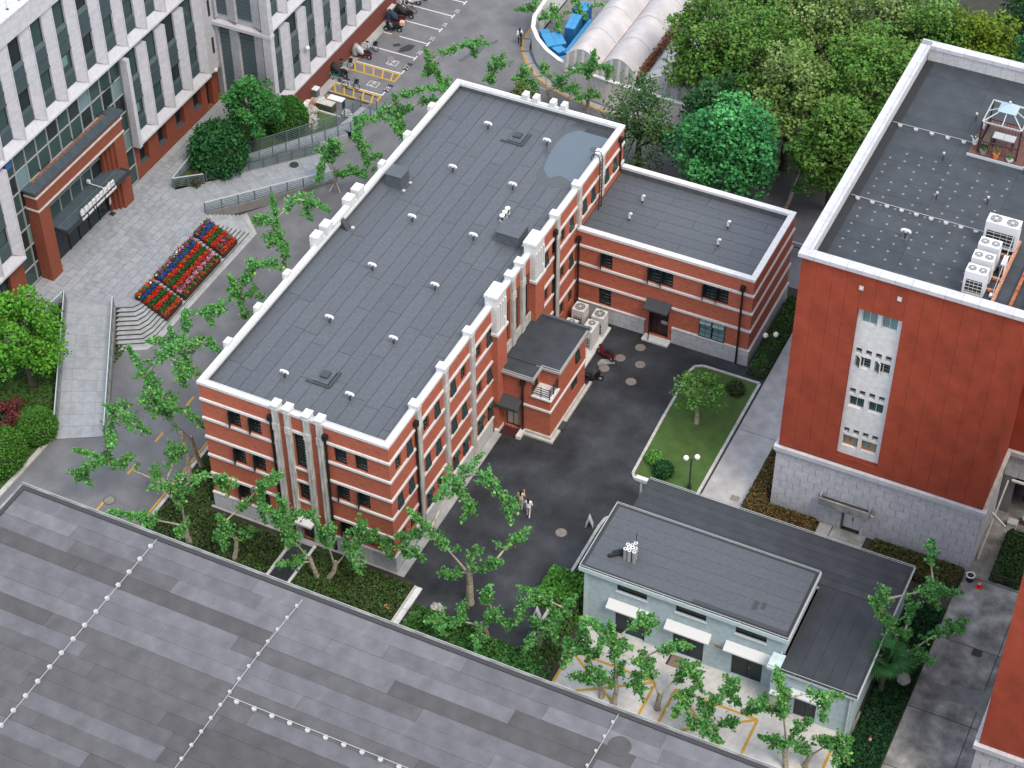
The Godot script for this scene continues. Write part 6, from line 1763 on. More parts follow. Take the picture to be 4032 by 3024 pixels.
	clipped("lawn_bush", "pale lime ball shrub on the courtyard lawn", V(11.35, .08, -16.3), .55, .5, .55, 900, .12, [Color(.115, .30, .06)], 5, "shrub", "ball shrubs on the lawn", .08)
	clipped("lawn_bush", "dark green ball shrub on the courtyard lawn near the lamp", V(12.4, .08, -15.4), .65, .6, .65, 1100, .13, [Color(.022, .085, .025)], 6, "shrub", "ball shrubs on the lawn", .08)
	clipped("lawn_bush", "dull low ball shrub at the far end of the courtyard lawn", V(13.9, .08, -25.1), .6, .45, .6, 800, .13, [Color(.05, .085, .03)], 7, "shrub", "ball shrubs on the lawn", .1)
	var brown := [Color(.10, .055, .022), Color(.13, .075, .028), Color(.06, .075, .022)]
	hedge("brown_hedge", "reddish brown hedge beside the red block's path side", 18.3, -21.0, 19.8, -14.2, .1, .8, 420, .17, brown, 11)
	hedge("brown_hedge", "reddish brown hedge before the white stone base left of its door", 18.6, -15.7, 23.4, -13.4, .1, .7, 420, .17, brown, 12)
	hedge("brown_hedge", "brownish hedge before the white stone base right of its door", 27.2, -15.7, 33.4, -13.6, .1, .7, 420, .17, [Color(.085, .06, .024), Color(.05, .075, .022)], 13)
	hedge("green_hedge", "dark hedge strip between the hall wing and the footpath", 13.9, -36, 15.3, -27.2, .1, .9, 420, .17, [Color(.035, .085, .022), Color(.05, .11, .03)], 14)
	hedge("green_hedge", "dense dark hedge island in the narrow court of the red block", 35.0, -20.2, 37.0, -15.6, .1, .9, 420, .16, [Color(.028, .065, .020)], 15)
	hedge("shade_plants", "dark leafy ground cover between the annex and the alley", 31.0, -12, 33.2, 6, .03, .35, 260, .2, [Color(.012, .045, .018), Color(.018, .06, .022)], 16, true)
	hedge("bed_plants", "leafy ground cover in the bed before the hall", -16.8, .7, -7.5, 14.4, .06, .32, 170, .17, [Color(.04, .085, .022), Color(.055, .11, .03), Color(.05, .06, .025)], 17, true)
	hedge("bed_plants", "leafy ground cover right of the dark walk before the hall", -5.6, .7, 1.7, 14.4, .06, .34, 190, .17, [Color(.04, .085, .022), Color(.055, .12, .03), Color(.05, .06, .025)], 18, true)
	hedge("bed_plants", "leafy ground cover in the strip along the road side of the hall", -16.7, -36, -13.9, .6, .06, .3, 150, .17, [Color(.04, .085, .022), Color(.06, .10, .03)], 19, true)
	hedge("bed_plants", "weedy ground cover in the bed beside the annex corner", 10.6, -10.1, 12.6, 5.4, .06, .3, 170, .16, [Color(.06, .10, .028), Color(.05, .12, .03)], 20, true)
	hedge("garden_plants", "dark grass around the clipped mounds and ginkgo", -36, -10.5, -27.7, 12, .1, .22, 60, .2, [Color(.03, .075, .018), Color(.045, .10, .022)], 21, true)
	hedge("fern_bush", "feathery green bushes at the courtyard mouth under the large plane tree", 2.6, 2.4, 6.8, 5.2, .05, 1.1, 210, .2, [Color(.035, .105, .025), Color(.05, .13, .03)], 22)
	hedge("kerb_bush", "bright bushy shrub spilling over the kerb at the annex corner", 9.2, -4.2, 12.3, -1.2, .05, 1.2, 260, .2, [Color(.06, .19, .03), Color(.08, .23, .04)], 23)
	hedge("low_bush", "green bushes at the near roof edge left of the loading yard", 6.5, 3.0, 12.6, 6.2, .05, 1.3, 200, .22, [Color(.035, .12, .03), Color(.055, .15, .035)], 24)
	hedge("fallen_leaves", "brown fallen leaves lying along the tent gutters", -6.2, -62, -5.5, -54.2, 3.2, 3.35, 300, .14, [Color(.18, .065, .035), Color(.12, .05, .03)], 25, true)
	hedge("bed_grass", "reddish grass tuft behind the plaza corner railing", -33.6, -29.2, -32.3, -27.4, 1.1, 1.8, 260, .16, [Color(.07, .11, .03), Color(.1, .05, .03)], 26)
	_palm()

func _palm() -> void:
	var at := V(31.5, 0, -4.0)
	var o := thing("fan_palm", "fan palm with stiff round fronds beside the annex wall", "palm", at)
	var g := Geo.new()
	g.tube([at, at + V(.02, 1.5, 0), at + V(.0, 3.3, .0)], [.2, .16, .17], 8)
	geo(o, "trunk", g, M.bark_dark)
	var r := RandomNumberGenerator.new()
	r.seed = 7
	for k in 19:
		var dead := k > 15
		var a := k * 2.4
		var el := lerpf(1.3, -.15, k / 15.0) if not dead else -.5
		var d := V(cos(a) * cos(el), sin(el), sin(a) * cos(el))
		if dead: d = V(-.8 - .2 * (k - 16), -.25, .3 * (k - 16.5)).normalized()
		var s := at + V(0, 3.3, 0)
		var e := s + d * (.75 if not dead else .9)
		var f := Geo.new()
		f.tint = vary(Color(.022, .085, .028) if not dead else Color(.22, .12, .06), r, .25)
		f.tube([s, e], [.02, .015], 4)
		var side := d.cross(Vector3.UP).normalized()
		var up := side.cross(d)
		for j in 26:
			var t := (j / 21.0 - .5) * 3.4
			var q := (d * cos(t) + side * sin(t)).normalized()
			var tip := e + q * 1.15 - V(0, .22 + .1 * r.randf(), 0) + up * .05
			var w := q.cross(up).normalized() * .045
			f.tint = vary(Color(.045, .14, .05) if not dead else Color(.34, .19, .10), r, .25)
			f.quad(e, e.lerp(tip, .5) + w, tip, e.lerp(tip, .5) - w)
		geo(o, "frond", f, M.leaf)
func _yard() -> void:
	var line := [Vector2(-18.2, -72), Vector2(-18.1, -61.5), Vector2(-17.9, -59.2), Vector2(-17.3, -57.6), Vector2(-16.2, -56.2), Vector2(-14.8, -55.0), Vector2(-13.2, -54.1), Vector2(-11.4, -53.5), Vector2(-8.5, -53.1), Vector2(-4.0, -52.8), Vector2(1.5, -52.5), Vector2(4.5, -52.3)]
	var o := thing("yard_wall", "curved white wall around the yard with the tents", "wall", V(-12, 0, -54))
	for i in line.size() - 1:
		var a: Vector2 = line[i]
		var b: Vector2 = line[i + 1]
		stick(o, "wall_section", V(a.x, 1.2, a.y), V(b.x, 1.2, b.y), .24, 2.4, M.white_wall)
		stick(o, "wall_cap", V(a.x, 2.44, a.y), V(b.x, 2.44, b.y), .36, .1, M.white_wall)
	for i in line.size() - 1:
		var a: Vector2 = line[i]
		var b: Vector2 = line[i + 1]
		var n := Vector2(-(b - a).y, (b - a).x).normalized()
		if n.dot(Vector2(-.5, 1)) < 0: n = -n
		line_mark(self, "yellow_edge_line", a + n * .95, b + n * .95, .18, .012 + .001 * (i % 2), M.yellow)
		line_mark(self, "gutter_strip", a + n * .6, b + n * .6, .5, .006 + .001 * (i % 2), M.concrete)
	slab("yard_floor", [Vector2(-18, -72), Vector2(-17.7, -59.2), Vector2(-16.2, -56.4), Vector2(-13.2, -54.3), Vector2(-8.5, -53.3), Vector2(4.5, -52.6), Vector2(4.5, -72)], -.1, .05, M.concrete_dark)
	# tents: three arched bays side by side
	var t := thing("arched_tent", "pale arched canvas tents in three joined bays behind the white wall", "tent", V(-7, 0, -58))
	var bays := [[-12.6, -9.35, -53.75, -68.0], [-9.35, -6.05, -53.75, -68.0], [-5.5, -.9, -53.5, -60.0]]
	for k in 3:
		var x0: float = bays[k][0]
		var x1: float = bays[k][1]
		var z0: float = bays[k][2]
		var z1: float = bays[k][3]
		var ey := 3.15 if k < 2 else 2.9
		var seg := 4
		for s in seg:
			var g := Geo.new()
			var n := 14
			for i in n:
				for j in 6:
					var P := func(a: float, b: float) -> Vector3:
						var sag := 1.0 - .06 * sin(PI * b)
						return V(lerpf(x0, x1, a), ey + sin(PI * a) * 1.15 * sag, lerpf(lerpf(z0, z1, s / float(seg)), lerpf(z0, z1, (s + 1) / float(seg)), b))
					var a0 := i / float(n); var a1 := (i + 1) / float(n)
					var b0 := j / 6.0; var b1 := (j + 1) / 6.0
					g.quad(P.call(a0, b0), P.call(a1, b0), P.call(a1, b1), P.call(a0, b1))
			geo(t, "roof_canvas", g, M.tent)
			var pts := []
			var rr := []
			for i in 13:
				pts.append(V(lerpf(x0, x1, i / 12.0), ey + sin(PI * i / 12.0) * 1.15 + .02, lerpf(z0, z1, s / float(seg)))); rr.append(.04)
			var h := Geo.new()
			h.tube(pts, rr, 6)
			geo(t, "hoop", h, M.tent_side)
		var gb := Geo.new()
		for i in 14:
			var a0 := i / 14.0; var a1 := (i + 1) / 14.0
			var f0 := .09 * sin(i * 2.1); var f1 := .09 * sin((i + 1) * 2.1)
			gb.quad(V(lerpf(x0, x1, a0), 1.9, z0 + .25 + f0), V(lerpf(x0, x1, a1), 1.9, z0 + .25 + f1), V(lerpf(x0, x1, a1), ey + sin(PI * a1) * 1.15, z0 + .02), V(lerpf(x0, x1, a0), ey + sin(PI * a0) * 1.15, z0 + .02))
		geo(t, "gable_canvas", gb, M.tent_side)
		if k == 0:
			var gs := Geo.new()
			gs.quad(V(x0, .1, z1), V(x0, .1, z0), V(x0, ey, z0), V(x0, ey, z1))
			geo(t, "side_canvas", gs, M.tent_side)
		bx(t, "gutter_board", V(x1 - .18, ey - .12, z1), V(x1 + .18, ey + .03, z0), M.litter if k < 2 else M.tent_side)
	for p in [V(-12.6, 0, -54.4), V(-9.35, 0, -54.4), V(-6.05, 0, -54.4), V(-.9, 0, -54.2)]: stick(t, "pole", p, p + V(0, 3.2, 0), .09, .09, M.grey_metal)
	# blue site containers
	var bs := [[-16.2, -57.8, 1.2, .8, -.85, 2.0, "small blue container at the outermost bend of the yard wall"], [-15.05, -57.0, 1.9, 1.7, -.85, 2.2, "square blue container beside the curved yard wall"], [-14.1, -56.0, 1.0, .9, -.5, 2.1, "blue bin between the square container and the tent"], [-14.35, -59.5, .9, 2.3, .12, 2.7, "tall blue container below the yard plane tree"], [-13.3, -58.6, .7, 5.6, .02, 2.0, "long narrow blue container along the tent side"], [-14.6, -62.0, 1.2, 1.3, .05, 2.7, "blue container farthest back in the yard"], [-13.3, -55.05, .75, .7, -.6, 1.9, "open topped blue crate at the tent's front corner"]]
	for q in bs:
		var c := thing("blue_container", q[6], "container", V(q[0], .05, q[1]), "blue containers in the yard", true, q[4])
		bx(c, "body", V(-q[2] * .5, 0, -q[3] * .5), V(q[2] * .5, q[5] - .08, q[3] * .5), M.container_side)
		var kx := 2
		var kz: int = maxi(1, roundi(q[3] / .8))
		for i in kx:
			for j in kz: bx(c, "lid_panel", V(-q[2] * .5 + q[2] * i / kx + .01, q[5] - .08, -q[3] * .5 + q[3] * j / kz + .01), V(-q[2] * .5 + q[2] * (i + 1) / kx - .01, q[5], -q[3] * .5 + q[3] * (j + 1) / kz - .01), M.container_blue)
	slab("low_wall_paving", rect(5.5, -55.5, 13.5, -52.5), -.1, .03, M.concrete_dark)
	var w := thing("rear_fence", "black and white railing in the shade behind the hall wing", "railing", V(13, 0, -40))
	for i in 2: stick(w, "rail", V(9.0, .6 + i * .45, -41.5), V(19.8, .6 + i * .45, -41.5), .06, .06, M.white_metal if i else M.dark_metal)
	for i in 9: stick(w, "post", V(9.0 + i * 1.35, 0, -41.5), V(9.0 + i * 1.35, 1.1, -41.5), .05, .05, M.dark_metal)

func _text(parent: Node, s: String, at: Vector3, size: float, turn: float, mt: Material) -> void:
	var t := TextMesh.new()
	t.text = s
	t.font = SystemFont.new()
	t.font.font_names = PackedStringArray(["Droid Sans"])
	t.font_size = 64
	t.pixel_size = size / 64.0
	t.depth = .004
	var b := Basis(Vector3.UP, turn) * Basis(Vector3.RIGHT, -PI / 2)
	var o := part(parent, "number_paint", t, mt, Transform3D(b, at))
	if parent == self: o.set_meta("kind", "structure")

func _parking() -> void:
	var y := .006
	var x0 := -31.0
	var x1 := -26.0
	# white bay lines with their end bars, numbers beside
	for i in 8:
		var z := -52.25 - i * 2.4
		line_mark(self, "bay_line", Vector2(x0 - .1, z), Vector2(x1, z), .13, y, M.white_line)
		line_mark(self, "bay_end", Vector2(x1, z - .35), Vector2(x1, z + .35), .13, y + .004, M.white_line)
		_text(self, str(26 - i), V(x1 - .05, y, z - .9), .55, 1.57, M.white_line)
	line_mark(self, "bay_back_line", Vector2(x0, -72), Vector2(x0, -44.8), .12, y + .002, M.white_line)
	for k in 2:
		var z := -48.4 + k * 3.5
		var a := z
		var b := z - 1.1
		for l in [[x0, a, x1, a], [x0, b, x1, b]]: line_mark(self, "yellow_line", Vector2(l[0], l[1]), Vector2(l[2], l[3]), .15, y + .006, M.yellow)
		for l in [[x0, a, x0, b], [x1, a, x1, b]]: line_mark(self, "yellow_line", Vector2(l[0], l[1]), Vector2(l[2], l[3]), .15, y + .010, M.yellow)
		for j in 5: line_mark(self, "yellow_line", Vector2(x0 + .5 + j * .95, b), Vector2(x0 + 1.25 + j * .85, a), .14, y + .014, M.yellow)
		line_mark(self, "bay_line", Vector2(x0, b - .2), Vector2(x1, b - .2), .13, y + .003, M.white_line)
		line_mark(self, "bay_end", Vector2(x1, b - .75), Vector2(x1, b - .15), .13, y + .005, M.white_line)
		slab("black_patch", rect(x1 - .25, b - 1.9, x1 + .25, b - .75), y - .004, y + .002, M.black_patch)
		_text(self, str(27 + k), V(x1 - .02, y + .003, b - 1.25), .6, 1.57, M.white_line)
		# wheelchair bay badge: frame, P, figure
		var c := V(x0 + 3.55, y + .004, b - 1.32)
		for l in [[-.45, -.36, .45, -.36], [-.45, .36, .45, .36]]: line_mark(self, "badge_line", Vector2(c.x + l[0], c.z + l[1]), Vector2(c.x + l[2], c.z + l[3]), .06, y + .004, M.white_line)
		for l in [[-.45, -.36, -.45, .36], [.45, -.36, .45, .36]]: line_mark(self, "badge_line", Vector2(c.x + l[0], c.z + l[1]), Vector2(c.x + l[2], c.z + l[3]), .06, y + .006, M.white_line)
		_text(self, "P", V(c.x - .02, y + .002, c.z + .2), .55, 1.57, M.white_line)
		for j in 10:
			var a0 := PI * (.1 + j * .13)
			var a1 := PI * (.1 + (j + 1) * .13)
			line_mark(self, "badge_line", Vector2(c.x + .1 + cos(a0) * .17, c.z - .16 + sin(a0) * .14), Vector2(c.x + .1 + cos(a1) * .17, c.z - .16 + sin(a1) * .14), .055, y + .005 + .0005 * j, M.white_line)
		line_mark(self, "badge_line", Vector2(c.x - .25, c.z - .16), Vector2(c.x + .05, c.z - .16), .06, y + .012, M.white_line)
		line_mark(self, "badge_line", Vector2(c.x + .02, c.z - .14), Vector2(c.x + .12, c.z - .30), .06, y + .014, M.white_line)
	slab("black_patch", rect(-29.6, -45.9, -26.3, -45.72), .001, .004, M.black_patch)
	slab("black_patch", rect(-30.9, -44.75, -26.4, -44.5), .001, .004, M.black_patch)
	slab("oil_stain", [Vector2(-27.4, -52.6), Vector2(-26.9, -53.2), Vector2(-26.9, -54.0), Vector2(-27.5, -53.9), Vector2(-27.9, -53.1), Vector2(-27.8, -52.4)], .001, .003, M.black_patch)
	slab("oil_stain", [Vector2(-28.5, -53.0), Vector2(-28.0, -53.4), Vector2(-28.3, -53.7), Vector2(-28.8, -53.3)], .001, .003, M.black_patch)
	slab("wet_stain", [Vector2(-21.9, -54.3), Vector2(-21.3, -55.2), Vector2(-21.3, -56.4), Vector2(-21.7, -56.3), Vector2(-22.1, -55.0), Vector2(-22.5, -53.6), Vector2(-22.2, -53.4)], .001, .003, M.damp)
	slab("wet_stain", [Vector2(-21.0, -56.9), Vector2(-20.6, -57.4), Vector2(-20.8, -57.9), Vector2(-21.2, -57.2)], .001, .003, M.damp)
	for q in [[-27.9, -51.3, "round manhole cover in the empty parking bay beside the scooter"], [-18.9, -52.3, "round manhole cover on the road near the white yard wall"], [-20.4, 2.8, "large round manhole cover on the road by the near roof"], [-24.6, -44.6, "pale round cover at the foot of the access ramp"]]:
		var o := thing("manhole_cover", q[2], "manhole cover", V(q[0], 0, q[1]))
		disc(o, "rim", V(q[0], 0.002, q[1]), .42, .006, M.tar, 18)
		disc(o, "lid", V(q[0], .002, q[1]), .37, .012, M.manhole, 18)
	slab("drain_grate", rect(-29.6, -55.2, -28.8, -54.6), .001, .006, M.manhole)
	slab("drain_grate", rect(-23.6, -12.4, -23.1, -11.9), .001, .006, M.tar)
	_bikes()
	_junk()

func torus(g: Geo, c: Vector3, r: float, w: float, s := 16) -> void:
	var p := []
	var q := []
	for i in s + 1:
		p.append(c + V(cos(TAU * i / s) * r, sin(TAU * i / s) * r, 0)); q.append(w)
	g.tube(p, q, 5)
# local axes: x forward, y up
func bicycle(label: String, at: Vector3, turn: float, frame: Material, basket := true) -> void:
	var o := thing("bicycle", label, "bicycle", at, "parked bicycles", true, turn)
	for x in [-.52, .52]:
		var g := Geo.new()
		torus(g, V(x, .33, 0), .30, .03)
		var w := geo(o, "wheel", g, M.rubber)
		g = Geo.new()
		for k in 6: g.bar(V(x, .33, 0), V(x + cos(TAU * k / 6) * .29, .33 + sin(TAU * k / 6) * .29, 0), .008, .008)
		g.cyl(V(x, .33, -.05), V(x, .33, .05), .04, 8)
		geo(w, "spokes", g, M.chrome)
	var f := Geo.new()
	for l in [[V(-.52, .33, 0), V(-.08, .30, 0)], [V(-.08, .30, 0), V(-.2, .8, 0)], [V(-.52, .33, 0), V(-.18, .72, 0)], [V(-.08, .30, 0), V(.38, .78, 0)], [V(-.15, .58, 0), V(.38, .80, 0)], [V(.52, .33, 0), V(.36, .98, 0)]]: f.cyl(l[0], l[1], .027, 6)
	geo(o, "frame", f, frame)
	f = Geo.new()
	f.tube([V(.25, 1.03, -.28), V(.38, 1.0, -.12), V(.38, 1.0, .12), V(.25, 1.03, .28)], [.018, .02, .02, .018], 6)
	geo(o, "handlebar", f, M.dark_metal)
	f = Geo.new()
	f.tube([V(-.34, .86, 0), V(-.2, .87, 0), V(-.04, .85, 0)], [.09, .08, .03], 8)
	geo(o, "saddle", f, M.rubber)
	f = Geo.new()
	f.tube([V(-.84, .4, 0), V(-.72, .62, 0), V(-.52, .69, 0), V(-.32, .6, 0)], [.035, .04, .04, .03], 6)
	geo(o, "mudguard", f, frame)
	if basket:
		f = Geo.new()
		for z in [-.17, .17]: f.box(V(.42, .72, z - .01), V(.72, .98, z + .01))
		f.box(V(.42, .72, -.17), V(.44, .98, .17)); f.box(V(.70, .72, -.17), V(.72, .98, .17)); f.box(V(.42, .71, -.17), V(.72, .73, .17))
		geo(o, "basket", f, M.dark_metal)
func scooter(label: String, at: Vector3, turn: float, body: Material, extra := "", xm: Material = null) -> void:
	var o := thing("motor_scooter", label, "scooter", at, "parked scooters", true, turn)
	for x in [-.6, .6]:
		var g := Geo.new()
		torus(g, V(x, .24, 0), .18, .07, 14)
		var w := geo(o, "wheel", g, M.rubber)
		g = Geo.new()
		g.cyl(V(x, .24, -.05), V(x, .24, .05), .12, 10)
		geo(w, "hub", g, M.grey_metal)
	var b := Geo.new()
	b.tube([V(-.82, .62, 0), V(-.6, .58, 0), V(-.25, .5, 0), V(-.1, .34, 0)], [.1, .2, .2, .13], 10)
	b.box(V(-.2, .24, -.16), V(.32, .34, .16))
	b.tube([V(.32, .3, 0), V(.42, .62, 0), V(.5, .95, 0)], [.17, .19, .12], 8)
	b.tube([V(.36, .48, 0), V(.6, .5, 0), V(.78, .38, 0)], [.06, .1, .05], 8)
	geo(o, "body", b, body)
	b = Geo.new()
	b.tube([V(-.78, .76, 0), V(-.5, .80, 0), V(-.1, .72, 0), V(.02, .66, 0)], [.09, .16, .15, .06], 10)
	geo(o, "seat", b, M.rubber)
	b = Geo.new()
	b.tube([V(.3, 1.05, -.34), V(.44, 1.0, -.14), V(.44, 1.0, .14), V(.3, 1.05, .34)], [.022, .03, .03, .022], 6)
	geo(o, "handlebar", b, M.dark_metal)
	for z in [-.3, .3]: stick(o, "mirror_stalk", V(.36, 1.03, z), V(.34, 1.22, z * 1.15), .015, .015, M.dark_metal)
	for z in [-.345, .345]: bx(o, "mirror", V(.32, 1.2, z - .06), V(.34, 1.28, z + .06), M.dark_metal)
	b = Geo.new()
	b.cyl(V(.5, .86, 0), V(.585, .84, 0), .08, 10)
	geo(o, "headlight", b, M.chrome)
	bx(o, "tail_light", V(-.95, .6, -.08), V(-.88, .68, .08), mat("tail_red", .3, .01, .01, .3) if not M.has("tail_red") else M.tail_red)
	bx(o, "number_plate", V(-.93, .38, -.1), V(-.915, .52, .1), mat("plate_blue", .1, .22, .45, .5) if not M.has("plate_blue") else M.plate_blue)
	if extra == "box": bx(o, "top_box", V(-1.1, .84, -.2), V(-.7, 1.16, .2), xm)
	elif extra == "cover":
		var g := Geo.new()
		g.tube([V(-.1, .55, 0), V(.3, .85, 0), V(.5, 1.1, 0), V(.66, .7, 0), V(.62, .35, 0)], [.24, .34, .36, .33, .26], 9)
		geo(o, "apron_quilt", g, xm)

func _bikes() -> void:
	var teal := mat("teal_paint", .02, .30, .25, .4)
	var pale := mat("pale_paint", .5, .54, .6, .4)
	var wine := mat("wine_paint", .12, .012, .02, .35)
	var black := mat("black_paint", .012, .013, .015, .35)
	bicycle("teal shared bicycle standing on the upper yellow striped strip", V(-30.8, .01, -48.35), .3, teal)
	bicycle("teal shared bicycle beside the black scooter on bay 28", V(-30.5, .01, -46.35), .1, teal)
	bicycle("pale grey bicycle standing on the lower yellow striped strip", V(-28.85, .01, -45.95), .1, pale)
	bicycle("white and black bicycle with brown saddle at the bay line above the scooter", V(-30.1, .01, -51.6), .1, pale)
	bicycle("black bicycle leaning between the scooters at the top bays", V(-29.85, .01, -58.35), -.1, black, false)
	scooter("maroon scooter covered with a grey quilt in bay 27", V(-30.1, .01, -50.3), .15 + PI, wine, "cover", M.grey_metal)
	scooter("black scooter with a black quilt cover in bay 28", V(-30.6, .01, -47.0), .1 + PI, black, "cover", M.rubber)
	scooter("black scooter with an open cardboard box on its rear rack", V(-29.7, .01, -55.05), .25 + PI, black, "box", mat("card", .55, .38, .27, .8))
	scooter("dark scooter under a navy quilt cover with red tail light", V(-30.0, .01, -56.3), .3 + PI, wine, "cover", mat("navy_cloth", .02, .035, .06, .8))
	scooter("black scooter parked third from the box scooter", V(-29.75, .01, -57.35), .25 + PI, black, "cover", M.rubber)
	scooter("white and black scooter at the top picture edge", V(-30.2, .01, -59.7), .1 + PI, M.white_metal)
	scooter("black scooter nearest the top picture edge", V(-30.0, .01, -60.6), .1 + PI, black, "cover", M.rubber)
	scooter("wine red scooter parked by the porch condensers", V(4.1, .01, -24.5), -.35 + PI, wine)
	scooter("black scooter half hidden behind the porch block", V(4.2, .01, -21.9), .4, black)

func _junk() -> void:
	var r := RandomNumberGenerator.new()
	r.seed = 3
	slab("junk_floor", rect(-31.2, -44.4, -27.0, -41.7), -.1, .02, M.asphalt)
	var o := thing("old_cabinet", "mossy discarded cabinet lying behind the mound lawn", "cabinet", V(-29.1, 0, -42.3))
	bx(o, "carcass", V(-29.9, .02, -42.6), V(-28.4, .85, -41.9), mat("moss_board", .06, .065, .045, .9))
	bx(o, "top_board", V(-29.9, .85, -42.62), V(-28.38, .9, -41.88), M.kerb)
	o = thing("glass_cabinet", "discarded glass fronted cabinet with pale top behind the mossy one", "cabinet", V(-28.4, 0, -43))
	bx(o, "carcass", V(-29.2, .02, -43.3), V(-27.9, .95, -42.7), M.grey_metal)
	bx(o, "glass", V(-27.9, .1, -43.25), V(-27.88, .9, -42.75), M.glass)
	bx(o, "top_frame", V(-29.25, .95, -43.33), V(-27.85, 1.0, -42.67), M.white_metal)
	o = thing("wheelie_bin", "teal grey plastic bin with white lid against the library wing", "bin", V(-31.0, 0, -43.6))
	bx(o, "body", V(-31.2, .02, -43.9), V(-30.7, .8, -43.4), M.rail)
	bx(o, "lid", V(-31.25, .8, -43.95), V(-30.65, .9, -43.35), M.white_metal)
	var heaps := [[-31.0, -42.2, .4, "white_metal", "white rubbish bag nearest the library wing"], [-30.4, -42.4, .45, "rust_pale", "brown rubbish bag between the white bags"], [-30.1, -42.9, .5, "kerb", "pale tarpaulin bundle beside the mossy cabinet"], [-27.3, -42.4, .42, "white_metal", "white bags beside the ramp railing"], [-29.8, -43.7, .3, "rust_pale", "heap of dead brown branches behind the tarpaulin bundle"], [-29.9, -41.9, .3, "kerb", "crumpled pale sack at the lawn edge"]]
	for i in heaps.size():
		var h: Array = heaps[i]
		var b := thing("rubbish_bag", h[4], "rubbish bag", V(h[0], 0, h[1]), "rubbish by the library wing")
		lump(b, "bag", V(h[0], h[2] * .55, h[1]), V(h[2], h[2] * .7, h[2]), .28, 40 + i, M[h[3]])
	o = thing("scholar_rock", "pitted grey scholar rock lying on the mound lawn", "rock", V(-29.3, .3, -40.2))
	lump(o, "stone", V(-29.6, .75, -40.6), V(.45, .65, .55), .35, 5, M.rock)
	lump(o, "stone", V(-29.0, .6, -39.8), V(.4, .5, .6), .35, 6, M.rock)
	lump(o, "stone", V(-28.5, .4, -39.2), V(.25, .3, .4), .35, 7, M.rock)
	for z in [-48.6, -49.8]:
		pass

func lump(parent: Node, called: String, c: Vector3, s: Vector3, amp: float, sd: int, mt: Material) -> void:
	var n := FastNoiseLite.new()
	n.seed = sd; n.frequency = 1.3; n.fractal_octaves = 3
	var g := Geo.new()
	var U := 16
	var W := 10
	var P := func(i: int, j: int) -> Vector3:
		var a := TAU * (i % U) / U
		var b := PI * (j / float(W) - .5)
		var d := V(cos(a) * cos(b), sin(b), sin(a) * cos(b))
		return c + d * s * (1.0 + amp * 2.0 * n.get_noise_3dv(d * 1.6 + c))
	for i in U:
		for j in W: g.quad(P.call(i, j), P.call(i, j + 1), P.call(i + 1, j + 1), P.call(i + 1, j))
	geo(parent, called, g, mt)

func lamp_post(label: String, at: Vector3, h: float) -> void:
	var o := thing("lamp_post", label, "lamp", at, "twin globe lamp posts")
	disc(o, "base", at, .14, .5, M.dark_metal, 10)
	disc(o, "pole", at, .06, h, M.dark_metal, 8)
	stick(o, "arm", at + V(-.32, h - .08, .2), at + V(.32, h - .08, -.2), .04, .04, M.dark_metal)
	var sp := SphereMesh.new()
	sp.radius = .2; sp.height = .4; sp.radial_segments = 14; sp.rings = 8
	for s in [-1, 1]:
		part(o, "globe", sp, mat("globe", .72, .69, .62, .3) if not M.has("globe") else M.globe, Transform3D(Basis(), at + V(.32 * s, h + .12, -.2 * s)))

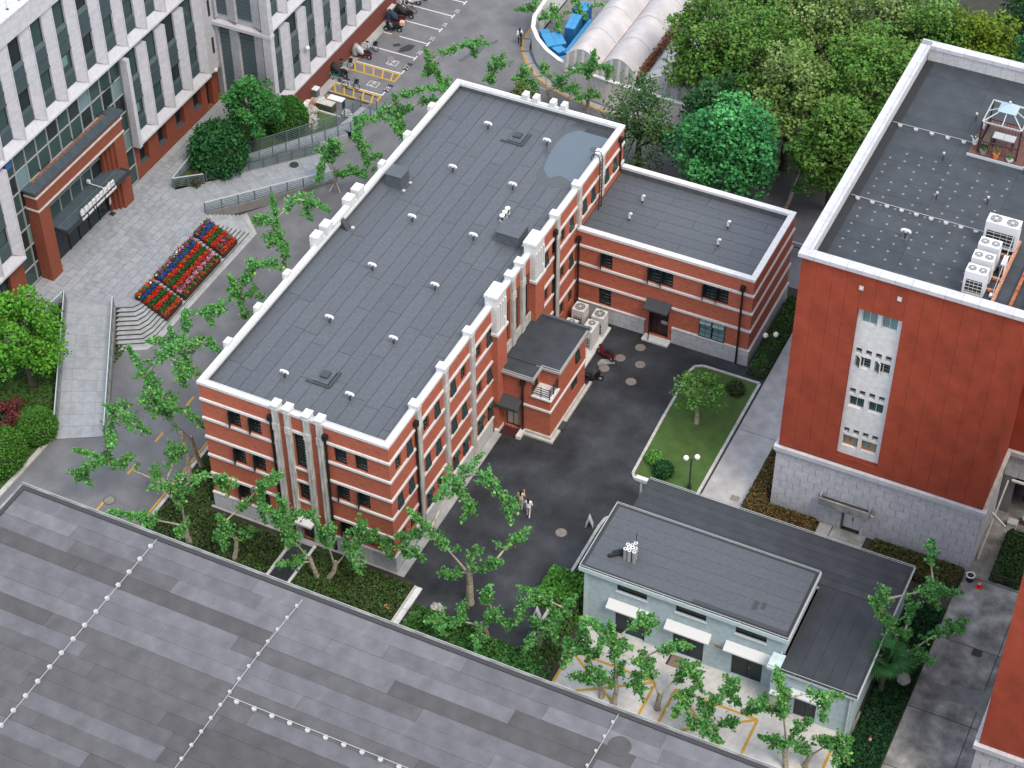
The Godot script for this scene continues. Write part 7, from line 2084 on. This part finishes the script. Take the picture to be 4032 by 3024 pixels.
func _courtyard_things() -> void:
	lamp_post("black lamp post with two white globes on the courtyard lawn", V(14.5, .08, -14.9), 2.9)
	lamp_post("black lamp post with two white globes in the shade beside the red block", V(17.9, 0, -38.5), 3.0)
	lamp_post("black lamp post with two globes by the hedge of the hall wing", V(14.9, 0, -29.0), 2.6)
	for q in [[5.98, -26.56, "manhole cover nearest the condensers of the wing door"], [5.1, -24.91, "manhole cover right behind the wine red scooter"], [6.68, -24.88, "manhole cover in the middle of the courtyard's far group"], [4.5, -23.4, "manhole cover before the porch block with pale spill"], [6.78, -22.95, "manhole cover of the far group nearest the viewer"], [8.33, -7.61, "manhole cover before the annex corner bed"]]:
		var o := thing("manhole_cover", q[2], "manhole cover", V(q[0], 0, q[1]), "courtyard manhole covers")
		disc(o, "rim", V(q[0], .004, q[1]), .44, .006, M.tar, 18)
		disc(o, "lid", V(q[0], .004, q[1]), .38, .014, M.manhole, 18)
	slab("pale_spill", [Vector2(3.9, -24.2), Vector2(4.6, -24.6), Vector2(5.0, -24.2), Vector2(4.5, -23.9), Vector2(4.1, -23.4), Vector2(3.8, -23.7)], .005, .009, M.concrete_old)
	# condensers between porch and wing
	var pad := thing("condenser_pad", "long white concrete pad under the courtyard condensers", "pad", V(3, 0, -25))
	bx(pad, "slab", V(2.0, 0, -27.5), V(3.25, .15, -21.6), M.stone)
	bx(pad, "slab", V(.4, 0, -27.5), V(1.6, .15, -22.5), M.stone)
	for q in [[V(2.1, .15, -25.9), .85, 1.35, 1.75, 2, "tall white condenser in front of the wing's ground floor window"], [V(2.15, .15, -27.2), .95, .95, 1.75, 1, "tall white condenser in the inner corner closest to the wing wall"], [V(.55, .15, -27.3), .95, .95, 1.75, 1, "white condenser in the corner beside the hall wall"], [V(.6, .15, -25.6), .85, 1.3, 1.55, 2, "white condenser half hidden behind the porch roof"]]:
		fan_unit(q[5], q[0], q[1], q[2], q[3], q[4], "courtyard condensers")
	var c := thing("side_condenser", "white side blowing condenser beside the porch block", "air conditioner", V(3.1, .15, -22.6))
	bx(c, "casing", V(2.6, .15, -23.3), V(3.1, 1.45, -22.2), M.white_metal)
	for k in 2:
		var g := Geo.new()
		g.cyl(V(3.1, .5 + k * .6, -22.75), V(3.12, .5 + k * .6, -22.75), .26, 14)
		geo(c, "fan_grille", g, M.dark_metal)
	# benches and boards
	for q in [[9.75, -9.0, .35, "white folding board standing by the curved kerb"], [9.95, -.35, .3, "white folding board at the near end of the annex bed"]]:
		var o := thing("sandwich_board", q[3], "sign", V(q[0], 0, q[1]), "folding boards", true, q[2])
		for s in [-1, 1]: part(o, "panel", unit, M.white_metal, Transform3D(Basis(Vector3.FORWARD, -.28 * s) * Basis.from_scale(V(.03, .85, .5)), V(.13 * s, .42, 0)))
		bx(o, "hinge_bar", V(-.03, .82, -.25), V(.03, .86, .25), M.grey_metal)
	var sg := thing("name_post", "small white board on a post behind the annex's low roof", "sign", V(11.9, 0, -12.6))
	stick(sg, "post", V(11.9, 0, -12.6), V(11.9, 1.9, -12.6), .12, .12, M.blue_trim)
	bx(sg, "board", V(11.5, 1.9, -12.75), V(12.35, 2.15, -12.45), M.white_metal)
	slab("drain_grate", rect(17.3, -15.7, 17.9, -15.2), .012, .02, M.manhole)
	slab("drain_grate", rect(35.7, -9.9, 36.3, -9.3), .004, .012, M.tar)
	slab("door_landing", rect(24.4, -15.85, 26.7, -12.5), -.1, .06, M.concrete_old)
	slab("door_landing", rect(23.5, -15.8, 24.35, -12.5), -.1, .10, M.concrete)
	bx(thing("timber_pallet", "brown wooden pallet frame before the middle annex door", "pallet", V(19.3, 0, -.9)), "rail", V(18.8, .02, -1.3), V(18.9, .12, -.4), M.wood_dark)
	var pf: Node = get_node("timber_pallet")
	bx(pf, "rail", V(19.75, .02, -1.3), V(19.85, .12, -.4), M.wood_dark)
	for i in 5: bx(pf, "board", V(18.9, .03, -1.28 + i * .18), V(19.75, .09, -1.12 + i * .18), mat("pallet_wood", .22, .15, .12, .9) if not M.has("pallet_wood") else M.pallet_wood)
	slab("back_landing", rect(30.8, -2.1, 32.4, -.05), -.1, .08, M.concrete_old)
	bx(thing("steel_plate", "rusty brown steel plate on the ground at the bottom edge", "plate", V(32, .02, 1)), "plate", V(31.5, .06, -.05), V(32.35, .09, 2.2), M.rust)
	for q in [[32.1, -.1, "red and white traffic cone beside the rusty plate"], [34.6, -14.9, "orange and white traffic cone at the alley's hedge corner"]]:
		var o := thing("traffic_cone", q[2], "cone", V(q[0], .08, q[1]), "traffic cones")
		var y := .09 if q[0] < 33 else .01
		bx(o, "foot", V(q[0] - .2, y, q[1] - .2), V(q[0] + .2, y + .05, q[1] + .2), M.tail_red if false else mat("cone_red", .60, .03, .02, .5))
		var g := Geo.new()
		g.tube([V(q[0], y + .05, q[1]), V(q[0], y + .3, q[1])], [.15, .105], 12)
		geo(o, "cone", g, M.cone_red)
		g = Geo.new()
		g.tube([V(q[0], y + .3, q[1]), V(q[0], y + .52, q[1])], [.105, .066], 12)
		geo(o, "white_band", g, M.white_metal)
		g = Geo.new()
		g.tube([V(q[0], y + .52, q[1]), V(q[0], y + .7, q[1])], [.066, .03], 12)
		geo(o, "tip", g, M.cone_red)
	var rg := thing("white_ring", "white plastic ring pot at the corner of the white stone base", "pot", V(33.9, 0, -15.2))
	var g := Geo.new()
	var p := []
	var q := []
	for i in 17:
		p.append(V(33.9 + cos(TAU * i / 16) * .26, .5, -15.2 + sin(TAU * i / 16) * .26)); q.append(.045)
	g.tube(p, q, 6)
	geo(rg, "ring", g, M.white_metal)
	disc(rg, "pot", V(33.9, 0, -15.2), .24, .48, M.wood_dark, 12)
	for k in [[36.0, -21.6, "red storage box in the narrow court", "tail", .35], [35.1, -20.9, "white board leaning in the narrow court", "white", .3]]:
		var o := thing("storage_box", k[2], "box", V(k[0], 0, k[1]))
		bx(o, "box", V(k[0] - k[4], 0, k[1] - .25), V(k[0] + k[4], .5, k[1] + .25), mat("box_red", .28, .05, .03, .7) if k[3] == "tail" else M.white_metal)
		bx(o, "lid", V(k[0] - k[4] - .03, .5, k[1] - .28), V(k[0] + k[4] + .03, .56, k[1] + .28), M.kerb)
	# pale boulder wrapped at the palm
	var w := thing("wrapped_stump", "pale wrapped stump at the foot of the big plane tree", "stump", V(32.4, 0, -5.4))
	lump(w, "wrap", V(32.55, .55, -5.2), V(.42, .6, .36), .12, 66, M.kerb)
	for q2 in [[4.0, 1.9, .5, "pale boulder under the large plane tree"], [1.0, 3.1, .3, "small pale stone slab in the bed by the courtyard mouth"], [11.4, .5, .28, "pale stone in the bed beside the annex corner"]]:
		var o := thing("garden_stone", q2[3], "stone", V(q2[0], 0, q2[1]))
		lump(o, "stone", V(q2[0], q2[2] * .4, q2[1]), V(q2[2], q2[2] * .7, q2[2] * .8), .2, int(q2[0] * 10), M.rock if q2[2] > .4 else M.rust_pale)

func _street_things() -> void:
	var o := thing("parked_cycle_heap", "dark bicycles parked inside the carport of the rear wing", "bicycle", V(36, 0, -23.5))
	for i in 3:
		var g := Geo.new()
		torus(g, V(35.4 + i * .7, .35, -23.4 - i * .2), .3, .035)
		geo(o, "wheel", g, M.rubber)
		bx(o, "frame", V(35.2 + i * .7, .4, -23.45 - i * .2), V(35.9 + i * .7, .75, -23.35 - i * .2), M.dark_metal)
		bx(o, "basket", V(35.5 + i * .7, .75, -23.6 - i * .2), V(35.9 + i * .7, 1.0, -23.2 - i * .2), M.rust_pale)
# ---- people: capsules joined with a smooth minimum, meshed as surface nets; the colour follows the nearest limb
func body_mesh(caps: Array, cell: float) -> Geo:
	var lo := Vector3.ONE * 9e9
	var hi := -lo
	for c in caps:
		for e in [[c[0], c[2]], [c[1], c[3]]]:
			lo = lo.min(e[0] - Vector3.ONE * (e[1] + .05)); hi = hi.max(e[0] + Vector3.ONE * (e[1] + .05))
	var n := Vector3i(((hi - lo) / cell).ceil()) + Vector3i.ONE
	var val := PackedFloat32Array()
	val.resize(n.x * n.y * n.z)
	val.fill(1.0)
	for c in caps:
		var a: Vector3 = c[0]
		var b: Vector3 = c[1]
		var ba := b - a
		var m: float = maxf(c[2], c[3]) + .07
		var p0 := Vector3i(((a.min(b) - Vector3.ONE * m - lo) / cell).floor()).clamp(Vector3i.ZERO, n - Vector3i.ONE)
		var p1 := Vector3i(((a.max(b) + Vector3.ONE * m - lo) / cell).ceil()).clamp(Vector3i.ZERO, n - Vector3i.ONE)
		for z in range(p0.z, p1.z + 1):
			for y in range(p0.y, p1.y + 1):
				for x in range(p0.x, p1.x + 1):
					var p := lo + Vector3(x, y, z) * cell
					var t := clampf((p - a).dot(ba) / maxf(ba.length_squared(), 1e-6), 0, 1)
					var d: float = p.distance_to(a + ba * t) - lerpf(c[2], c[3], t)
					var i := (z * n.y + y) * n.x + x
					var k := .035
					var h := maxf(k - absf(val[i] - d), 0.0) / k
					val[i] = minf(val[i], d) - h * h * k * .25
	var id := PackedInt32Array()
	id.resize(val.size())
	id.fill(-1)
	var g := Geo.new()
	var off := [0, 1, n.x, n.x + 1, n.x * n.y, n.x * n.y + 1, n.x * n.y + n.x, n.x * n.y + n.x + 1]
	for z in n.z - 1:
		for y in n.y - 1:
			for x in n.x - 1:
				var i := (z * n.y + y) * n.x + x
				var s := 0
				for o in off: if val[i + o] < 0.0: s += 1
				if s == 0 or s == 8: continue
				var acc := Vector3.ZERO
				var cn := 0
				for e in [[0, 1], [2, 3], [4, 5], [6, 7], [0, 2], [1, 3], [4, 6], [5, 7], [0, 4], [1, 5], [2, 6], [3, 7]]:
					var va := val[i + off[e[0]]]
					var vb := val[i + off[e[1]]]
					if (va < 0.0) != (vb < 0.0):
						var t := va / (va - vb)
						acc += Vector3(e[0] & 1, (e[0] >> 1) & 1, e[0] >> 2).lerp(Vector3(e[1] & 1, (e[1] >> 1) & 1, e[1] >> 2), t)
						cn += 1
				var p := lo + (Vector3(x, y, z) + acc / cn) * cell
				id[i] = g.v.size()
				g.v.append(p)
				g.n.append(Vector3(val[i + 1] - val[i], val[i + n.x] - val[i], val[i + n.x * n.y] - val[i]).normalized())
				var best := 9.0
				var col := Color.WHITE
				for c in caps:
					var ba: Vector3 = c[1] - c[0]
					var t := clampf((p - c[0]).dot(ba) / maxf(ba.length_squared(), 1e-6), 0, 1)
					var d: float = p.distance_to(c[0] + ba * t) - lerpf(c[2], c[3], t)
					if d < best: best = d; col = c[4]
				g.c.append(col)
	var st := [1, n.x, n.x * n.y]
	for z in range(1, n.z - 1):
		for y in range(1, n.y - 1):
			for x in range(1, n.x - 1):
				var i := (z * n.y + y) * n.x + x
				for ax in 3:
					if (val[i] < 0.0) == (val[i + st[ax]] < 0.0): continue
					var u: int = st[(ax + 1) % 3]
					var w: int = st[(ax + 2) % 3]
					var q := [id[i], id[i - u], id[i - u - w], id[i - w]]
					if q.min() < 0: continue
					if val[i] < 0.0: g.ix.append_array(PackedInt32Array([q[0], q[2], q[1], q[0], q[3], q[2]]))
					else: g.ix.append_array(PackedInt32Array([q[0], q[1], q[2], q[0], q[2], q[3]]))
	return g
# local: faces +z. opts: top, trousers, arm pose, stride
func person(label: String, at: Vector3, turn: float, h: float, top: Color, legs: Color, hair: Color, arms: Array, stride: float, long_hair: bool, group: String) -> Node3D:
	var o := thing("person", label, "person", at, group, true, turn)
	var s := h / 1.7
	var skin := Color(.50, .30, .22)
	var shoe := Color(.6, .6, .6)
	var caps := []
	var A := func(a: Vector3, b: Vector3, ra: float, rb: float, c: Color) -> void: caps.append([a * s, b * s, ra * s, rb * s, c])
	A.call(V(0, .93, 0), V(0, 1.12, 0), .135, .12, top)
	A.call(V(-.05, 1.12, 0), V(-.09, 1.36, 0), .115, .10, top)
	A.call(V(.05, 1.12, 0), V(.09, 1.36, 0), .115, .10, top)
	A.call(V(-.16, 1.38, 0), V(.16, 1.38, 0), .065, .065, top)
	A.call(V(0, 1.4, 0), V(0, 1.5, .01), .052, .05, skin)
	A.call(V(0, 1.57, .02), V(0, 1.62, .0), .088, .09, skin)
	A.call(V(0, 1.53, .04), V(0, 1.55, .06), .06, .045, skin)
	A.call(V(0, 1.575, .10), V(0, 1.56, .118), .013, .016, skin)
	for k in [-1, 1]:
		A.call(V(.093 * k, 1.585, 0), V(.096 * k, 1.56, 0), .018, .014, skin)
		var f: float = stride * k
		var hip := V(.085 * k, .90, 0)
		var knee := V(.095 * k, .49, f * .55 + .03)
		var ank := V(.10 * k, .09, f * 1.1 - (.08 if f < 0 else 0.0))
		A.call(hip, knee, .092, .062, legs); A.call(knee, ank, .06, .048, legs)
		A.call(ank + V(0, -.045, -.03), ank + V(.01 * k, -.05, .13), .042, .034, shoe)
		var el: Vector3 = arms[0 if k < 0 else 1][0]
		var wr: Vector3 = arms[0 if k < 0 else 1][1]
		var sh := V(.19 * k, 1.37, 0)
		A.call(sh, el, .052, .042, top); A.call(el, wr, .04, .028, skin if top.b < .7 else top)
		var d := (wr - el).normalized()
		A.call(wr, wr + d * .08, .032, .036, skin)
	var g := body_mesh(caps, .026)
	for k in [0, 1]:
		var el: Vector3 = arms[k][0] * s
		var wr: Vector3 = arms[k][1] * s
		var d := (wr - el).normalized()
		var side := d.cross(V(0, .3, 1)).normalized()
		var pal := side.cross(d)
		g.tint = skin
		for i in 4:
			var b := wr + d * .085 * s + side * (i - 1.5) * .019
			g.tube([b, b + d * .035 + pal * .006, b + d * (.06 + .008 * (1 if i in [1, 2] else 0)) + pal * .02], [.0095, .009, .007], 6)
		var th := wr + d * .03 * s + side * .034
		g.tube([th, th + d * .025 + side * .02, th + d * .05 + side * .024], [.012, .011, .008], 6)
	g.tint = Color(.03, .02, .02)
	for k in [-1, 1]: g.box(V(.03 * k - .012, 1.59, .085) * s, V(.03 * k + .012, 1.603, .096) * s)
	g.tint = Color(.4, .12, .1)
	g.box(V(-.022, 1.527, .095) * s, V(.022, 1.535, .106) * s)
	geo(o, "body", g, M.tinted)
	caps.clear()
	A.call(V(0, 1.63, -.015), V(0, 1.60, -.03), .098, .10, hair)
	if long_hair:
		A.call(V(0, 1.58, -.05), V(0, 1.38, -.085), .09, .06, hair)
		A.call(V(0, 1.38, -.085), V(0, 1.25, -.10), .06, .03, hair)
	else: A.call(V(0, 1.58, -.04), V(0, 1.52, -.05), .09, .06, hair)
	geo(o, "hair", body_mesh(caps, .022), M.tinted)
	return o
func _people() -> void:
	var dn := [[V(-.25, 1.1, -.02), V(-.26, .87, .06)], [V(.25, 1.1, -.02), V(.26, .87, .06)]]
	var ph := [[V(-.24, 1.14, .1), V(-.16, 1.42, .22)], [V(.25, 1.1, 0), V(.25, .88, .1)]]
	var cr := [[V(-.25, 1.12, .0), V(-.2, .95, .16)], [V(.3, 1.2, .02), V(.38, 1.05, .12)]]
	person("woman in a white hooded top and dark trousers walking up the empty road", V(-18.7, 0, -57.9), PI + .45, 1.75, Color(.72, .72, .72), Color(.02, .02, .025), Color(.015, .013, .012), [[V(-.25, 1.12, .05), V(-.16, 1.38, .2)], [V(.24, 1.1, -.06), V(.25, .88, .02)]], .22, true, "")
	var bp := thing("backpack", "black backpack worn by the walker on the road", "backpack", V(-18.7, 0, -57.9), "", true, PI + .45)
	var g := Geo.new()
	g.tube([V(-.06, 1.05, -.21), V(-.06, 1.15, -.24), V(-.06, 1.32, -.23), V(-.06, 1.4, -.19)], [.08, .13, .13, .06], 9)
	geo(bp, "bag", g, M.rubber)
	for x in [-.14, .08]: stick(bp, "strap", V(x, 1.42, -.13), V(x, 1.44, .06), .03, .02, M.rubber)
	person("woman in a beige top with raised arm, left of the pair in the courtyard", V(4.95, 0, -8.5), PI + .1, 1.7, Color(.56, .48, .26), Color(.5, .48, .42), Color(.015, .012, .012), ph, .03, true, "pair in the courtyard")
	person("woman in a white shirt and pale trousers, right of the pair in the courtyard", V(5.72, 0, -8.05), PI + .2, 1.72, Color(.74, .74, .76), Color(.55, .55, .54), Color(.03, .014, .012), cr, .08, true, "pair in the courtyard")
